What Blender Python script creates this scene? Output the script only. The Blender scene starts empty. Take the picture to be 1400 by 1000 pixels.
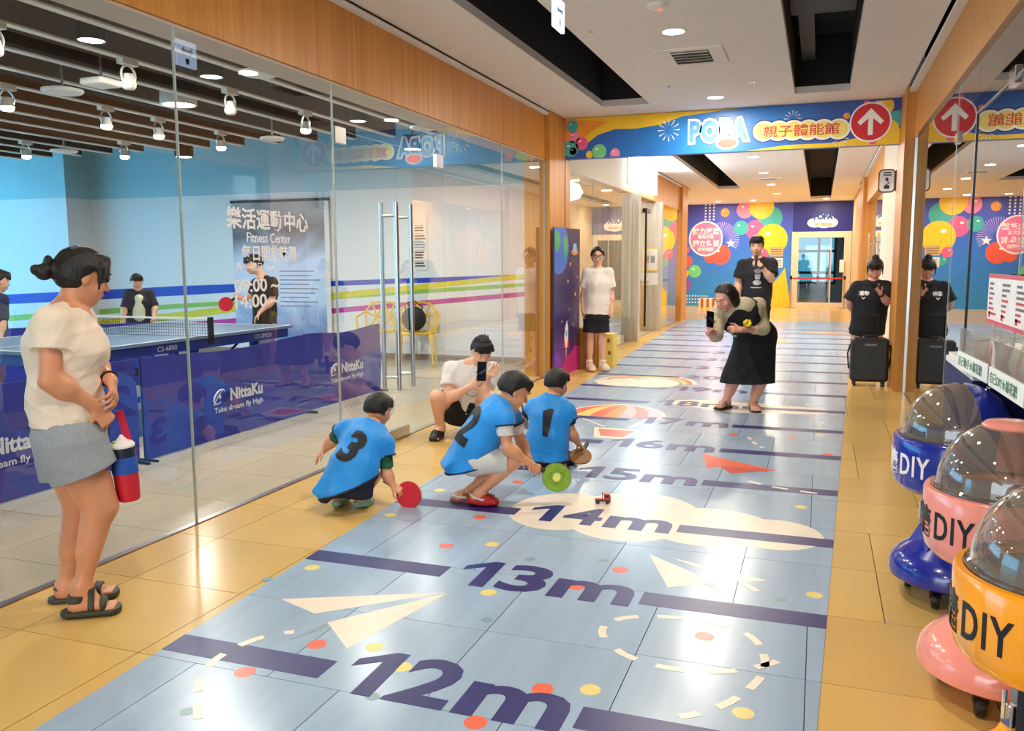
import bpy, bmesh, math, random
import numpy as np
from mathutils import Vector, Matrix
from mathutils.bvhtree import BVHTree
PI = math.pi
random.seed(7)
S = bpy.context.scene
COL = S.collection

# ---------------------------------------------------------------- camera, world, exposure
cam_d = bpy.data.cameras.new('camera')
cam_d.sensor_fit = 'HORIZONTAL'
cam_d.sensor_width = 36.0
cam_d.lens = 36.0 * 1160.0 / 1400.0
cam_d.clip_start = 0.05
cam_d.clip_end = 300
cam_o = bpy.data.objects.new('camera', cam_d)
COL.objects.link(cam_o)
CX = (0.94081605, 0.33888967, -0.00435381)      # camera right axis, world coordinates
CD = (0.03686973, -0.11510979, -0.9926683)      # camera down axis
CF = (-0.33690619, 0.93375775, -0.12079191)     # camera forward axis
cam_o.matrix_world = Matrix(((CX[0], -CD[0], -CF[0], 0.0), (CX[1], -CD[1], -CF[1], 0.0), (CX[2], -CD[2], -CF[2], 1.385), (0, 0, 0, 1)))
S.camera = cam_o
W = bpy.data.worlds.new('daylight')
S.world = W
W.use_nodes = True
_bg = W.node_tree.nodes['Background']
_bg.inputs[0].default_value = (0.80, 0.91, 1.0, 1)
_bg.inputs[1].default_value = 4.2
S.view_settings.view_transform = 'Standard'
S.view_settings.look = 'None'
S.view_settings.gamma = 1.0
S.view_settings.use_curve_mapping = False
S.view_settings.exposure = 0.55
LAMP = 30.0          # watts of one corridor downlight
ROOM_LAMP = 21.0     # watts of one lamp in the table tennis room
try:
    S.cycles.use_denoising = True
    S.cycles.max_bounces = 10
    S.cycles.diffuse_bounces = 4
    S.cycles.glossy_bounces = 5
    S.cycles.transmission_bounces = 8
    S.cycles.transparent_max_bounces = 24
    S.cycles.caustics_reflective = False
    S.cycles.caustics_refractive = False
    S.cycles.sample_clamp_indirect = 4.0
except Exception:
    pass

# ---------------------------------------------------------------- materials
def lin(c):
    return tuple((x / 12.92 if x <= 0.04045 else ((x + 0.055) / 1.055) ** 2.4) for x in (v / 255.0 for v in c)) + (1.0,)
_mats = {}
def new_mat(name):
    m = bpy.data.materials.new(name)
    m.use_nodes = True
    return m, m.node_tree, m.node_tree.nodes['Principled BSDF']
def M(name, rgb=None, rough=0.5, metal=0.0, var=0.05, scale=12.0, bump=0.0, bscale=60.0, spec=0.5, stretch=None, coat=0.0, sheen=0.0):
    if name in _mats:
        return _mats[name]
    m, t, p = new_mat(name)
    c = lin(rgb)
    tc = t.nodes.new('ShaderNodeTexCoord')
    mp = t.nodes.new('ShaderNodeMapping')
    t.links.new(tc.outputs['Object'], mp.inputs[0])
    if stretch:
        mp.inputs['Scale'].default_value = stretch
    n = t.nodes.new('ShaderNodeTexNoise')
    n.inputs['Scale'].default_value = scale
    n.inputs['Detail'].default_value = 4
    t.links.new(mp.outputs[0], n.inputs['Vector'])
    r = t.nodes.new('ShaderNodeValToRGB')
    r.color_ramp.elements[0].position = 0.3
    r.color_ramp.elements[1].position = 0.7
    r.color_ramp.elements[0].color = tuple(max(0, x * (1 - var)) for x in c[:3]) + (1,)
    r.color_ramp.elements[1].color = tuple(min(1, x * (1 + var)) for x in c[:3]) + (1,)
    t.links.new(n.outputs['Fac'], r.inputs[0])
    t.links.new(r.outputs[0], p.inputs['Base Color'])
    p.inputs['Roughness'].default_value = rough
    p.inputs['Metallic'].default_value = metal
    p.inputs['Specular IOR Level'].default_value = spec
    p.inputs['Coat Weight'].default_value = coat
    p.inputs['Sheen Weight'].default_value = sheen
    if bump:
        n2 = t.nodes.new('ShaderNodeTexNoise')
        n2.inputs['Scale'].default_value = bscale
        n2.inputs['Detail'].default_value = 3
        t.links.new(mp.outputs[0], n2.inputs['Vector'])
        b = t.nodes.new('ShaderNodeBump')
        b.inputs['Strength'].default_value = bump
        b.inputs['Distance'].default_value = 0.01
        t.links.new(n2.outputs['Fac'], b.inputs['Height'])
        t.links.new(b.outputs[0], p.inputs['Normal'])
    _mats[name] = m
    return m
def wood(name, a, b, rough=0.35, axis=(26, 26, 0.6)):
    if name in _mats:
        return _mats[name]
    m, t, p = new_mat(name)
    tc = t.nodes.new('ShaderNodeTexCoord')
    mp = t.nodes.new('ShaderNodeMapping')
    mp.inputs['Scale'].default_value = axis
    t.links.new(tc.outputs['Object'], mp.inputs[0])
    n = t.nodes.new('ShaderNodeTexNoise')
    n.inputs['Scale'].default_value = 1.0
    n.inputs['Detail'].default_value = 6
    n.inputs['Roughness'].default_value = 0.65
    t.links.new(mp.outputs[0], n.inputs['Vector'])
    r = t.nodes.new('ShaderNodeValToRGB')
    r.color_ramp.elements[0].position = 0.32
    r.color_ramp.elements[1].position = 0.68
    r.color_ramp.elements[0].color = lin(a)
    r.color_ramp.elements[1].color = lin(b)
    t.links.new(n.outputs['Fac'], r.inputs[0])
    t.links.new(r.outputs[0], p.inputs['Base Color'])
    p.inputs['Roughness'].default_value = rough
    bp = t.nodes.new('ShaderNodeBump')
    bp.inputs['Strength'].default_value = 0.06
    t.links.new(n.outputs['Fac'], bp.inputs['Height'])
    t.links.new(bp.outputs[0], p.inputs['Normal'])
    _mats[name] = m
    return m
def glow(name, rgb, strength):
    if name in _mats:
        return _mats[name]
    m, t, p = new_mat(name)
    p.inputs['Base Color'].default_value = lin(rgb)
    p.inputs['Emission Color'].default_value = lin(rgb)
    p.inputs['Emission Strength'].default_value = strength
    _mats[name] = m
    return m
def glass(name, tint=(1, 1, 1), ior=1.5, gain=1.0):
    """clear pane: see-through with the mirror share of its two faces (real Fresnel law)"""
    if name in _mats:
        return _mats[name]
    m = bpy.data.materials.new(name)
    m.use_nodes = True
    t = m.node_tree
    t.nodes.clear()
    out = t.nodes.new('ShaderNodeOutputMaterial')
    tr = t.nodes.new('ShaderNodeBsdfTransparent')
    tr.inputs[0].default_value = tint + (1,)
    gl = t.nodes.new('ShaderNodeBsdfGlossy')
    gl.inputs['Roughness'].default_value = 0.0
    gl.inputs['Color'].default_value = (0.96, 0.98, 0.98, 1)
    fr = t.nodes.new('ShaderNodeFresnel')
    fr.inputs[0].default_value = ior
    geo = t.nodes.new('ShaderNodeNewGeometry')
    two = t.nodes.new('ShaderNodeMath'); two.operation = 'MULTIPLY'; two.inputs[1].default_value = 2.0 * gain
    one = t.nodes.new('ShaderNodeMath'); one.operation = 'ADD'; one.inputs[1].default_value = 1.0
    dv = t.nodes.new('ShaderNodeMath'); dv.operation = 'DIVIDE'; dv.use_clamp = True
    inv = t.nodes.new('ShaderNodeMath'); inv.operation = 'SUBTRACT'; inv.inputs[0].default_value = 1.0
    mul = t.nodes.new('ShaderNodeMath'); mul.operation = 'MULTIPLY'
    mx = t.nodes.new('ShaderNodeMixShader')
    L = t.links.new
    L(fr.outputs[0], two.inputs[0]); L(fr.outputs[0], one.inputs[0])
    L(two.outputs[0], dv.inputs[0]); L(one.outputs[0], dv.inputs[1])
    L(geo.outputs['Backfacing'], inv.inputs[1])
    L(dv.outputs[0], mul.inputs[0]); L(inv.outputs[0], mul.inputs[1])
    L(mul.outputs[0], mx.inputs[0]); L(tr.outputs[0], mx.inputs[1]); L(gl.outputs[0], mx.inputs[2])
    L(mx.outputs[0], out.inputs[0])
    _mats[name] = m
    return m

# ---------------------------------------------------------------- object helpers
def link(name, me, mat=None, parent=None, loc=None, smooth=False):
    o = bpy.data.objects.new(name, me)
    COL.objects.link(o)
    if mat is not None and not me.materials:
        me.materials.append(mat)
    if parent is not None:
        o.parent = parent
    if loc is not None:
        o.location = loc
    if smooth:
        me.polygons.foreach_set('use_smooth', [True] * len(me.polygons))
    return o
def tag(o, label=None, cat=None, group=None, kind=None):
    if label: o['label'] = label
    if cat: o['category'] = cat
    if group: o['group'] = group
    if kind: o['kind'] = kind
    return o
def thing(name, label, cat, loc=(0, 0, 0), rotz=0.0, group=None):
    o = bpy.data.objects.new(name, None)
    o.empty_display_size = 0.1
    COL.objects.link(o)
    o.location = loc
    o.rotation_euler = (0, 0, rotz)
    return tag(o, label, cat, group)
def copy_tree(o, parent=None):
    c = o.copy()
    COL.objects.link(c)
    if parent is not None:
        c.parent = parent
    for ch in list(o.children):
        copy_tree(ch, c)
    return c
class MB:
    """collects shapes into one mesh"""
    def __init__(s):
        s.v = []; s.f = []
    def add(s, v, f):
        n = len(s.v)
        s.v += [tuple(p) for p in v]
        s.f += [tuple(i + n for i in q) for q in f]
        return s
    def box(s, x0, x1, y0, y1, z0, z1, m=None):
        v = [(x, y, z) for z in (z0, z1) for y in (y0, y1) for x in (x0, x1)]
        if m is not None: v = [tuple(m @ Vector(p)) for p in v]
        return s.add(v, [(0, 2, 3, 1), (4, 5, 7, 6), (0, 1, 5, 4), (2, 6, 7, 3), (0, 4, 6, 2), (1, 3, 7, 5)])
    def tube(s, pts, r, n=8, close=False, caps=True):
        pts = [Vector(p) for p in pts]
        rs = r if isinstance(r, (list, tuple)) else [r] * len(pts)
        rings = []
        up = None
        N = len(pts)
        for i, p in enumerate(pts):
            a = pts[(i - 1) % N] if (i > 0 or close) else p
            b = pts[(i + 1) % N] if (i < N - 1 or close) else p
            d = (b - a)
            d = d.normalized() if d.length > 1e-9 else Vector((0, 0, 1))
            if up is None:
                up = d.orthogonal().normalized()
            x = (up - d * up.dot(d))
            x = x.normalized() if x.length > 1e-6 else d.orthogonal().normalized()
            up = x
            y = d.cross(x)
            rings.append([p + (x * math.cos(2 * PI * k / n) + y * math.sin(2 * PI * k / n)) * rs[i] for k in range(n)])
        v = [q for ring in rings for q in ring]
        f = []
        for i in range(N if close else N - 1):
            j = (i + 1) % N
            for k in range(n):
                f.append((i * n + k, i * n + (k + 1) % n, j * n + (k + 1) % n, j * n + k))
        if caps and not close:
            f.append(tuple(range(n - 1, -1, -1)))
            f.append(tuple((N - 1) * n + k for k in range(n)))
        return s.add(v, f)
    def lathe(s, prof, c=(0, 0, 0), n=32, axis='z', capb=True, capt=True):
        v = []
        for r, z in prof:
            for k in range(n):
                a = 2 * PI * k / n
                p = (r * math.cos(a), r * math.sin(a), z)
                if axis == 'x': p = (p[2], p[0], p[1])
                if axis == 'y': p = (p[1], p[2], p[0])
                v.append((p[0] + c[0], p[1] + c[1], p[2] + c[2]))
        f = []
        for i in range(len(prof) - 1):
            for k in range(n):
                f.append((i * n + k, i * n + (k + 1) % n, (i + 1) * n + (k + 1) % n, (i + 1) * n + k))
        if capb: f.append(tuple(range(n - 1, -1, -1)))
        if capt: f.append(tuple((len(prof) - 1) * n + k for k in range(n)))
        return s.add(v, f)
    def disc(s, c, r, n=20, ry=None, t=0.0005, u=(1, 0, 0), w=(0, 1, 0)):
        return s.prism([(r * math.cos(2 * PI * k / n), (ry or r) * math.sin(2 * PI * k / n)) for k in range(n)], c, u, w, t)
    def prism(s, poly, c, u=(1, 0, 0), w=(0, 1, 0), t=0.001):
        """polygon in the plane (u, w) at c, given thickness t along u x w"""
        u = Vector(u); w = Vector(w); c = Vector(c); nn = u.cross(w).normalized()
        lo = [c + u * a + w * b for a, b in poly]
        hi = [p + nn * t for p in lo]
        n = len(poly)
        f = [tuple(range(n - 1, -1, -1)), tuple(n + i for i in range(n))]
        f += [(i, (i + 1) % n, n + (i + 1) % n, n + i) for i in range(n)]
        return s.add(lo + hi, f)
    def ball(s, c, r, n=16, m=10):
        rx, ry, rz = r if isinstance(r, (list, tuple)) else (r, r, r)
        v = [(c[0], c[1], c[2] - rz)]
        for i in range(1, m):
            a = -PI / 2 + PI * i / m
            for k in range(n):
                b = 2 * PI * k / n
                v.append((c[0] + rx * math.cos(a) * math.cos(b), c[1] + ry * math.cos(a) * math.sin(b), c[2] + rz * math.sin(a)))
        v.append((c[0], c[1], c[2] + rz))
        f = [(0, 1 + (k + 1) % n, 1 + k) for k in range(n)]
        for i in range(m - 2):
            for k in range(n):
                a = 1 + i * n
                f.append((a + k, a + (k + 1) % n, a + n + (k + 1) % n, a + n + k))
        L = len(v) - 1
        a = 1 + (m - 2) * n
        f += [(a + k, a + (k + 1) % n, L) for k in range(n)]
        return s.add(v, f)
    def mesh(s, name):
        me = bpy.data.meshes.new(name)
        me.from_pydata(s.v, [], s.f)
        me.update()
        return me
    def build(s, name, mat, parent=None, loc=None, smooth=False, bevel=0.0):
        me = s.mesh(name)
        if bevel:
            bm = bmesh.new(); bm.from_mesh(me)
            bmesh.ops.bevel(bm, geom=list(bm.edges), offset=bevel, segments=2, affect='EDGES', profile=0.5)
            bm.to_mesh(me); bm.free()
        o = link(name, me, mat, parent, loc)
        if smooth:
            me.polygons.foreach_set('use_smooth', [True] * len(me.polygons))
            try:
                me.set_sharp_from_angle(angle=math.radians(40))
            except Exception:
                pass
        return o
def box(name, mat, x0, x1, y0, y1, z0, z1, parent=None, kind=None, bevel=0.0):
    o = MB().box(x0, x1, y0, y1, z0, z1).build(name, mat, parent, bevel=bevel)
    if kind: o['kind'] = kind
    return o
def text_data(body, bold=0.0, depth=0.0, shear=0.0, spacing=1.0, align='CENTER', line=1.0):
    cu = bpy.data.curves.new('lettering', 'FONT')
    cu.body = body
    cu.size = 1.0
    cu.offset = bold
    cu.extrude = depth
    cu.shear = shear
    cu.align_x = align
    cu.resolution_u = 3
    cu.space_character = spacing
    cu.space_line = line
    o = bpy.data.objects.new('lettering', cu)
    COL.objects.link(o)
    dg = bpy.context.evaluated_depsgraph_get()
    me = bpy.data.meshes.new_from_object(o.evaluated_get(dg))
    bpy.data.objects.remove(o)
    bpy.data.curves.remove(cu)
    me.materials.clear()
    return me
def text_pts(me, w=None, h=None):
    """centred 2-D vertices fitted to width w and / or height h"""
    co = np.zeros(len(me.vertices) * 3)
    me.vertices.foreach_get('co', co)
    co = co.reshape(-1, 3)
    lo, hi = co.min(0), co.max(0)
    c = (lo + hi) / 2
    sx = w / (hi[0] - lo[0]) if w else None
    sy = h / (hi[1] - lo[1]) if h else None
    sx = sx or sy; sy = sy or sx
    co[:, 0] = (co[:, 0] - c[0]) * sx
    co[:, 1] = (co[:, 1] - c[1]) * sy
    return co
def fine_text(me, co, step=0.012):
    """splits flat letters finely enough to bend; returns the finer mesh and its points"""
    bm = bmesh.new(); bm.from_mesh(me)
    for v, c in zip(bm.verts, co): v.co = Vector((c[0], c[1], 0.004 if c[2] > 0 else 0.0))
    bmesh.ops.triangulate(bm, faces=bm.faces)
    for _ in range(6):
        ee = [e for e in bm.edges if e.calc_length() > step]
        if not ee: break
        bmesh.ops.subdivide_edges(bm, edges=ee, cuts=1)
        bmesh.ops.triangulate(bm, faces=bm.faces)
    bm.to_mesh(me); bm.free()
    q = np.zeros(len(me.vertices) * 3); me.vertices.foreach_get('co', q)
    return q.reshape(-1, 3)
def lettering(name, body, mat, c, u, w, width=None, height=None, parent=None, bold=0.0, t=0.0006, shear=0.0, spacing=1.0, line=1.0, align='CENTER'):
    """raised flat letters centred at c, reading along u with up = w"""
    me = text_data(body, bold, 0.5, shear, spacing, align, line)
    co = text_pts(me, width, height)
    u = np.array(u, float); w = np.array(w, float); n = np.cross(u, w)
    n /= np.linalg.norm(n)
    z = np.where(co[:, 2] > 0, t, 0.0)
    P = np.array(c) + co[:, :1] * u + co[:, 1:2] * w + z[:, None] * n
    me.vertices.foreach_set('co', P.ravel())
    me.update()
    me.name = name
    return link(name, me, mat, parent)
# ---------------------------------------------------------------- palette
WOOD = wood('honey wood veneer', (190, 118, 34), (216, 148, 58), 0.38)
WOOD_D = wood('dark wood edge', (110, 66, 30), (140, 86, 44), 0.4)
ASH = wood('whitewashed wood', (168, 156, 138), (206, 198, 184), 0.5, (30, 30, 0.8))
WHITE = M('white paint', (236, 232, 224), 0.6, var=0.02)
CEIL = M('ceiling paint', (244, 238, 230), 0.75, var=0.015, bump=0.05, bscale=160)
CREAM = M('cream paint', (228, 212, 186), 0.55, var=0.02)
BEIGE = M('beige header soffit', (206, 184, 160), 0.6, var=0.03)
ROOMW = M('room white paint', (232, 234, 236), 0.65, var=0.015)
AQUA = M('pale aqua paint', (168, 208, 218), 0.65, var=0.02)
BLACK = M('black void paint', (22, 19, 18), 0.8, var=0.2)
DARKG = M('unlit interior tone', (30, 36, 34), 0.7, var=0.2)
STEEL = M('brushed steel', (196, 194, 190), 0.28, metal=1.0, var=0.05, scale=40, stretch=(1, 1, 0.05))
CHROME = M('polished chrome', (224, 224, 226), 0.1, metal=1.0, var=0.02)
BLACKM = M('black metal', (20, 20, 22), 0.35, metal=0.4)
BLACKP = M('black plastic', (18, 18, 20), 0.4)
GROUT = M('dark grout', (86, 66, 44), 0.9, var=0.1)
def tile_mat(name, rgb, rough, var, sc):
    m, t, p = new_mat(name)
    tc = t.nodes.new('ShaderNodeTexCoord'); n = t.nodes.new('ShaderNodeTexNoise')
    n.inputs['Scale'].default_value = sc; n.inputs['Detail'].default_value = 5
    geo = t.nodes.new('ShaderNodeNewGeometry')
    t.links.new(geo.outputs['Position'], n.inputs['Vector'])
    oi = t.nodes.new('ShaderNodeObjectInfo')
    add = t.nodes.new('ShaderNodeMath'); add.operation = 'MULTIPLY_ADD'; add.inputs[1].default_value = 0.35; 
    t.links.new(oi.outputs['Random'], add.inputs[0]); t.links.new(n.outputs['Fac'], add.inputs[2])
    r = t.nodes.new('ShaderNodeValToRGB'); c = lin(rgb)
    r.color_ramp.elements[0].position = 0.35; r.color_ramp.elements[1].position = 1.0
    r.color_ramp.elements[0].color = tuple(x * (1 - var) for x in c[:3]) + (1,)
    r.color_ramp.elements[1].color = tuple(min(1, x * (1 + var)) for x in c[:3]) + (1,)
    t.links.new(add.outputs[0], r.inputs[0]); t.links.new(r.outputs[0], p.inputs['Base Color'])
    p.inputs['Roughness'].default_value = rough
    return m
TILE = tile_mat('polished beige tile', (218, 180, 106), 0.2, 0.10, 1.3)
TILE_R = tile_mat('pale stone tile', (186, 176, 154), 0.24, 0.06, 1.3)
CLEAR = glass('clear glass', (0.97, 0.985, 0.98))
CLEAR_R = glass('green clear glass', (0.86, 0.92, 0.89), gain=1.0)

# ---------------------------------------------------------------- floor and its tiles
floor = box('floor', GROUT, -13.5, 6.0, -6.0, 32.0, -0.10, -0.004, kind='structure')
def clip(poly, a, b, c):
    """keep the side a*x + b*y <= c"""
    out = []
    for i in range(len(poly)):
        p, q = poly[i], poly[(i + 1) % len(poly)]
        dp = a * p[0] + b * p[1] - c; dq = a * q[0] + b * q[1] - c
        if dp <= 0: out.append(p)
        if (dp < 0 < dq) or (dq < 0 < dp):
            t = dp / (dp - dq)
            out.append((p[0] + (q[0] - p[0]) * t, p[1] + (q[1] - p[1]) * t))
    return out
def area(p): return abs(sum(p[i][0] * p[(i + 1) % len(p)][1] - p[(i + 1) % len(p)][0] * p[i][1] for i in range(len(p)))) / 2
def ml(y): return -2.187 - 0.0456 * (y - 2.32)      # left edge of the printed mat
def mr(y): return 0.043 + 0.0392 * (y - 2.53)       # right edge of the printed mat
TS, T0 = 0.5755, 2.27
MAT_Y0, MAT_Y1 = -1.2, 20.3
G = 0.002
_full = {}
def tile(name, poly, mat, parent, z0=-0.004, z1=0.0):
    cx = sum(p[0] for p in poly) / len(poly); cy = sum(p[1] for p in poly) / len(poly)
    rel = tuple((round(p[0] - cx, 4), round(p[1] - cy, 4)) for p in poly)
    key = (rel, mat.name)
    if key not in _full:
        _full[key] = MB().prism(rel, (0, 0, z0), t=z1 - z0).mesh(name)
    return link(name, _full[key], mat, parent, (cx, cy, 0))
rest = MB()
for k in range(-14, 46):
    y0, y1 = T0 + TS * k, T0 + TS * (k + 1)
    if y0 > 27.25: break
    y1 = min(y1, 27.29)
    near = 1.0 < y0 < 9.6
    xl = [-4.05 if y0 > 20.9 else -3.09, -2.82, -2.25, -1.68, -1.11, -0.54, 0.03] if k < 99 else []
    off = 0.006 if (k // 2) % 2 == 0 else 0.287
    xr = sorted([off + 0.57 * j for j in range(-6, 3)])
    xs_right = [x for x in xr if -0.6 < x < 0.80] + [0.885]
    if y1 <= MAT_Y1:
        for a, b in zip(xl[:-1], xl[1:]):
            p = clip([(a + G, y0 + G), (b - G, y0 + G), (b - G, y1 - G), (a + G, y1 - G)], 1, 0.0456, -2.187 + 0.0456 * 2.32 - 0.001)
            if len(p) > 2 and area(p) > 0.001:
                if near: tile('tile', p, TILE, floor)
                else: rest.prism(p, (0, 0, -0.004), t=0.004)
        for a, b in zip(xs_right[:-1], xs_right[1:]):
            p = clip([(a + G, y0 + G), (b - G, y0 + G), (b - G, y1 - G), (a + G, y1 - G)], -1, 0.0392, -(0.043 - 0.0392 * 2.53) - 0.001)
            if len(p) > 2 and area(p) > 0.001:
                if near: tile('tile', p, TILE, floor)
                else: rest.prism(p, (0, 0, -0.004), t=0.004)
    else:
        xs = [-4.05 if y0 > 20.9 else -3.09] + [-2.82 + 0.57 * j for j in range(0, 7)] + [0.885]
        for a, b in zip(xs[:-1], xs[1:]):
            rest.prism([(a + G, y0 + G), (b - G, y0 + G), (b - G, y1 - G), (a + G, y1 - G)], (0, 0, -0.004), t=0.004)
# shop and far room floors, and what lies beyond the counted tiles
for k in range(-14, 16):
    y0, y1 = T0 + TS * k, min(T0 + TS * (k + 1), 10.9)
    if y0 > 10.8: break
    for j in range(0, 18):
        x1 = -3.11 - 0.57 * j
        x0 = x1 - 0.57
        p = [(x0 + G, y0 + G), (x1 - G, y0 + G), (x1 - G, y1 - G), (x0 + G, y1 - G)]
        if 1.6 < y0 < 9.0 and j < 9: tile('tile', p, TILE_R, floor)
rest_o = rest.build('far_tiles', TILE, floor)
rest_o['kind'] = 'stuff'
rest2 = MB()
for k in range(-14, 16):
    y0, y1 = T0 + TS * k, min(T0 + TS * (k + 1), 10.9)
    if y0 > 10.8: break
    for j in range(0, 18):
        if 1.6 < y0 < 9.0 and j < 9: continue
        x1 = -3.11 - 0.57 * j; x0 = x1 - 0.57
        rest2.prism([(x0 + G, y0 + G), (x1 - G, y0 + G), (x1 - G, y1 - G), (x0 + G, y1 - G)], (0, 0, -0.004), t=0.004)
for k in range(0, 20):
    for j in range(0, 7):
        x1, y0 = -3.12 - 0.57 * j, 11.05 + 0.57 * k
        if y0 > 20.4: break
        rest2.prism([(x1 - .57 + G, y0 + G), (x1 - G, y0 + G), (x1 - G, y0 + .57 - G), (x1 - .57 + G, y0 + .57 - G)], (0, 0, -0.004), t=0.004)
r2 = rest2.build('far_stone_tiles', TILE_R, floor)
r2['kind'] = 'stuff'

# ---------------------------------------------------------------- building shell
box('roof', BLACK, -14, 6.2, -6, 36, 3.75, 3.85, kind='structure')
cl = MB()
for x0, x1 in ((-3.06, -2.41), (-1.87, -0.316), (0.226, 0.78)):
    cl.box(x0, x1, -6, 9.77, 3.15, 3.22)
cl.box(-3.06, 0.78, 9.77, 11.3, 3.15, 3.22)
for x0, x1 in ((-3.06, -2.41), (-1.87, -0.316), (0.226, 0.80)):
    cl.box(x0, x1, 11.3, 21.7, 3.15, 3.22)
for x0, x1 in ((-4.1, -0.316), (0.226, 0.86)):
    cl.box(x0, x1, 21.7, 26.0, 3.15, 3.22)
cl.box(-4.1, 0.86, 26.0, 27.3, 3.15, 3.22)
cl.box(-2.41, -1.87, -6, -2.5, 3.15, 3.22)
cl.box(-0.316, 0.226, -6, -2.5, 3.15, 3.22)
ceiling = cl.build('ceiling', CEIL)
ceiling['kind'] = 'structure'
# shafts above the open ceiling slots
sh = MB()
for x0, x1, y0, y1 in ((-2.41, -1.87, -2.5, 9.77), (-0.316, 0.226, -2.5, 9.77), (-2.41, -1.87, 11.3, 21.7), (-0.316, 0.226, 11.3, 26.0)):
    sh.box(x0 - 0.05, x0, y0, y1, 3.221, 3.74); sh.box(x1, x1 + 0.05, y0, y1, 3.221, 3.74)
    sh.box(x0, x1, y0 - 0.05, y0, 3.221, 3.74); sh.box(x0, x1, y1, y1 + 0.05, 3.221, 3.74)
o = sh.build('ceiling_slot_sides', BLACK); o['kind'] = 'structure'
du = MB().box(-0.30, 0.20, 7.3, 7.75, 3.42, 3.70).box(-0.25, -0.12, -2, 9.6, 3.45, 3.58)
o = du.build('ceiling_duct', M('dull duct', (52, 50, 44), 0.6, metal=0.3)); tag(o, 'dark air duct seen through the right ceiling slot', 'duct')
# cove trims under the ceiling edge
box('trim_1', WHITE, -3.09, -3.045, -6, 9.74, 3.095, 3.125, kind='structure')
box('trim_2', WHITE, 0.80, 0.862, -6, 9.78, 3.095, 3.125, kind='structure')
box('trim_3', WHITE, -3.09, -3.045, 16.9, 20.1, 3.095, 3.125, kind='structure')
box('trim_4', WHITE, 0.80, 0.862, 10.62, 20.0, 3.095, 3.125, kind='structure')
# wooden headers above the glass fronts
box('trim_5', WOOD, -3.32, -3.09, -6, 9.74, 2.59, 3.22, kind='structure')
box('trim_6', BEIGE, -3.32, -3.105, -6, 9.74, 2.572, 2.59, kind='structure')
box('trim_7', WOOD, 0.862, 1.1, -6, 9.78, 2.635, 3.22, kind='structure')
# corridor pillars
box('pillar', WOOD, -3.35, -3.03, 9.74, 10.62, 0, 3.15, kind='structure')
box('pillar_groove', WOOD_D, -3.031, -3.026, 10.36, 10.40, 0, 2.65, kind='structure')
box('pillar.001', WOOD, 0.775, 1.0, 9.78, 10.60, 0, 3.15, kind='structure')
box('pillar_edge_strip', STEEL, 0.872, 0.888, 9.765, 9.78, 0, 2.635, kind='structure')
box('pillar.002', WOOD, -3.35, -3.03, 20.1, 20.9, 0, 3.2, kind='structure')
# left shop front beyond the pillar
box('wall_left_header', M('warm grey header', (214, 204, 190), 0.55, var=0.02), -3.3, -3.1, 10.62, 14.25, 2.565, 3.2, kind='structure')
box('trim_8', WOOD, -3.3, -3.1, 14.25, 20.1, 2.565, 3.2, kind='structure')
box('wall_left', CREAM, -4.25, -4.08, 20.9, 27.3, 0, 3.2, kind='structure')
box('wall_left_return', CREAM, -4.25, -3.35, 20.9, 21.0, 0, 3.2, kind='structure')
# right side beyond the pillar
box('wall_right', CREAM, 0.86, 1.0, 10.6, 14.2, 0, 3.2, kind='structure')
box('trim_9', WOOD, 0.86, 1.0, 14.2, 19.2, 2.56, 3.2, kind='structure')
box('pillar.003', WOOD, 0.79, 1.0, 19.2, 20.2, 0, 3.2, kind='structure')
box('wall_right_far', wood('pale veneer', (222, 186, 130), (232, 200, 150), 0.45), 0.87, 1.0, 20.2, 27.3, 0, 3.2, kind='structure')
box('trim_10', WOOD_D, 0.862, 0.87, 22.0, 22.12, 0, 2.3, kind='structure')
# far end wall with a doorway
ew = MB().box(-4.25, -0.70, 27.3, 27.45, 0, 3.2).box(-0.70, 0.75, 27.3, 27.45, 2.13, 3.2).box(0.75, 1.0, 27.3, 27.45, 0, 3.2)
o = ew.build('wall_far', M('end wall blue', (40, 62, 168), 0.5, var=0.05)); o['kind'] = 'structure'
# room shell of the table tennis hall
FY = 10.9
wb = MB().box(-13.4, -3.36, FY, FY + 0.1, 0, 2.43).box(-13.4, -11.2, 10.39, FY, 0, 2.43)
wall_back = wb.build('wall_back', ROOMW); wall_back['kind'] = 'structure'
wu = MB().box(-13.4, -3.36, FY, FY + 0.1, 2.432, 3.75).box(-13.4, -11.2, 10.39, FY, 2.432, 3.75)
o = wu.build('wall_back_upper', AQUA); o['kind'] = 'structure'
box('baseboard_back', M('taupe skirting', (150, 128, 104), 0.5), -11.2, -3.36, FY - 0.015, FY, 0, 0.09, kind='structure')
box('wall_room_front', ROOMW, -13.4, -3.36, -2.1, -2.0, 0, 3.75, kind='structure')
# the hall's daylight side: tall glazing with frames
fr = MB()
for y in (-2.0, 0.4, 2.8, 5.2, 7.6, 10.0, 10.38):
    fr.box(-13.4, -13.3, y - 0.04, y + 0.04, 0, 3.3)
for z in (0.03, 1.0, 2.4, 3.27):
    fr.box(-13.4, -13.3, -2, 10.39, z - 0.03, z + 0.03)
o = fr.build('window_1', M('window frame grey', (120, 124, 128), 0.4)); o['kind'] = 'structure'
MB().box(-13.36, -13.35, -2, 10.39, 0, 3.3).build('window_pane', glass('sky blue tinted glass', (.5, .84, 1.0)), o)
box('wall_window_head', ROOMW, -13.4, -13.3, -2, 10.39, 3.3, 3.75, kind='structure')
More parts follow.
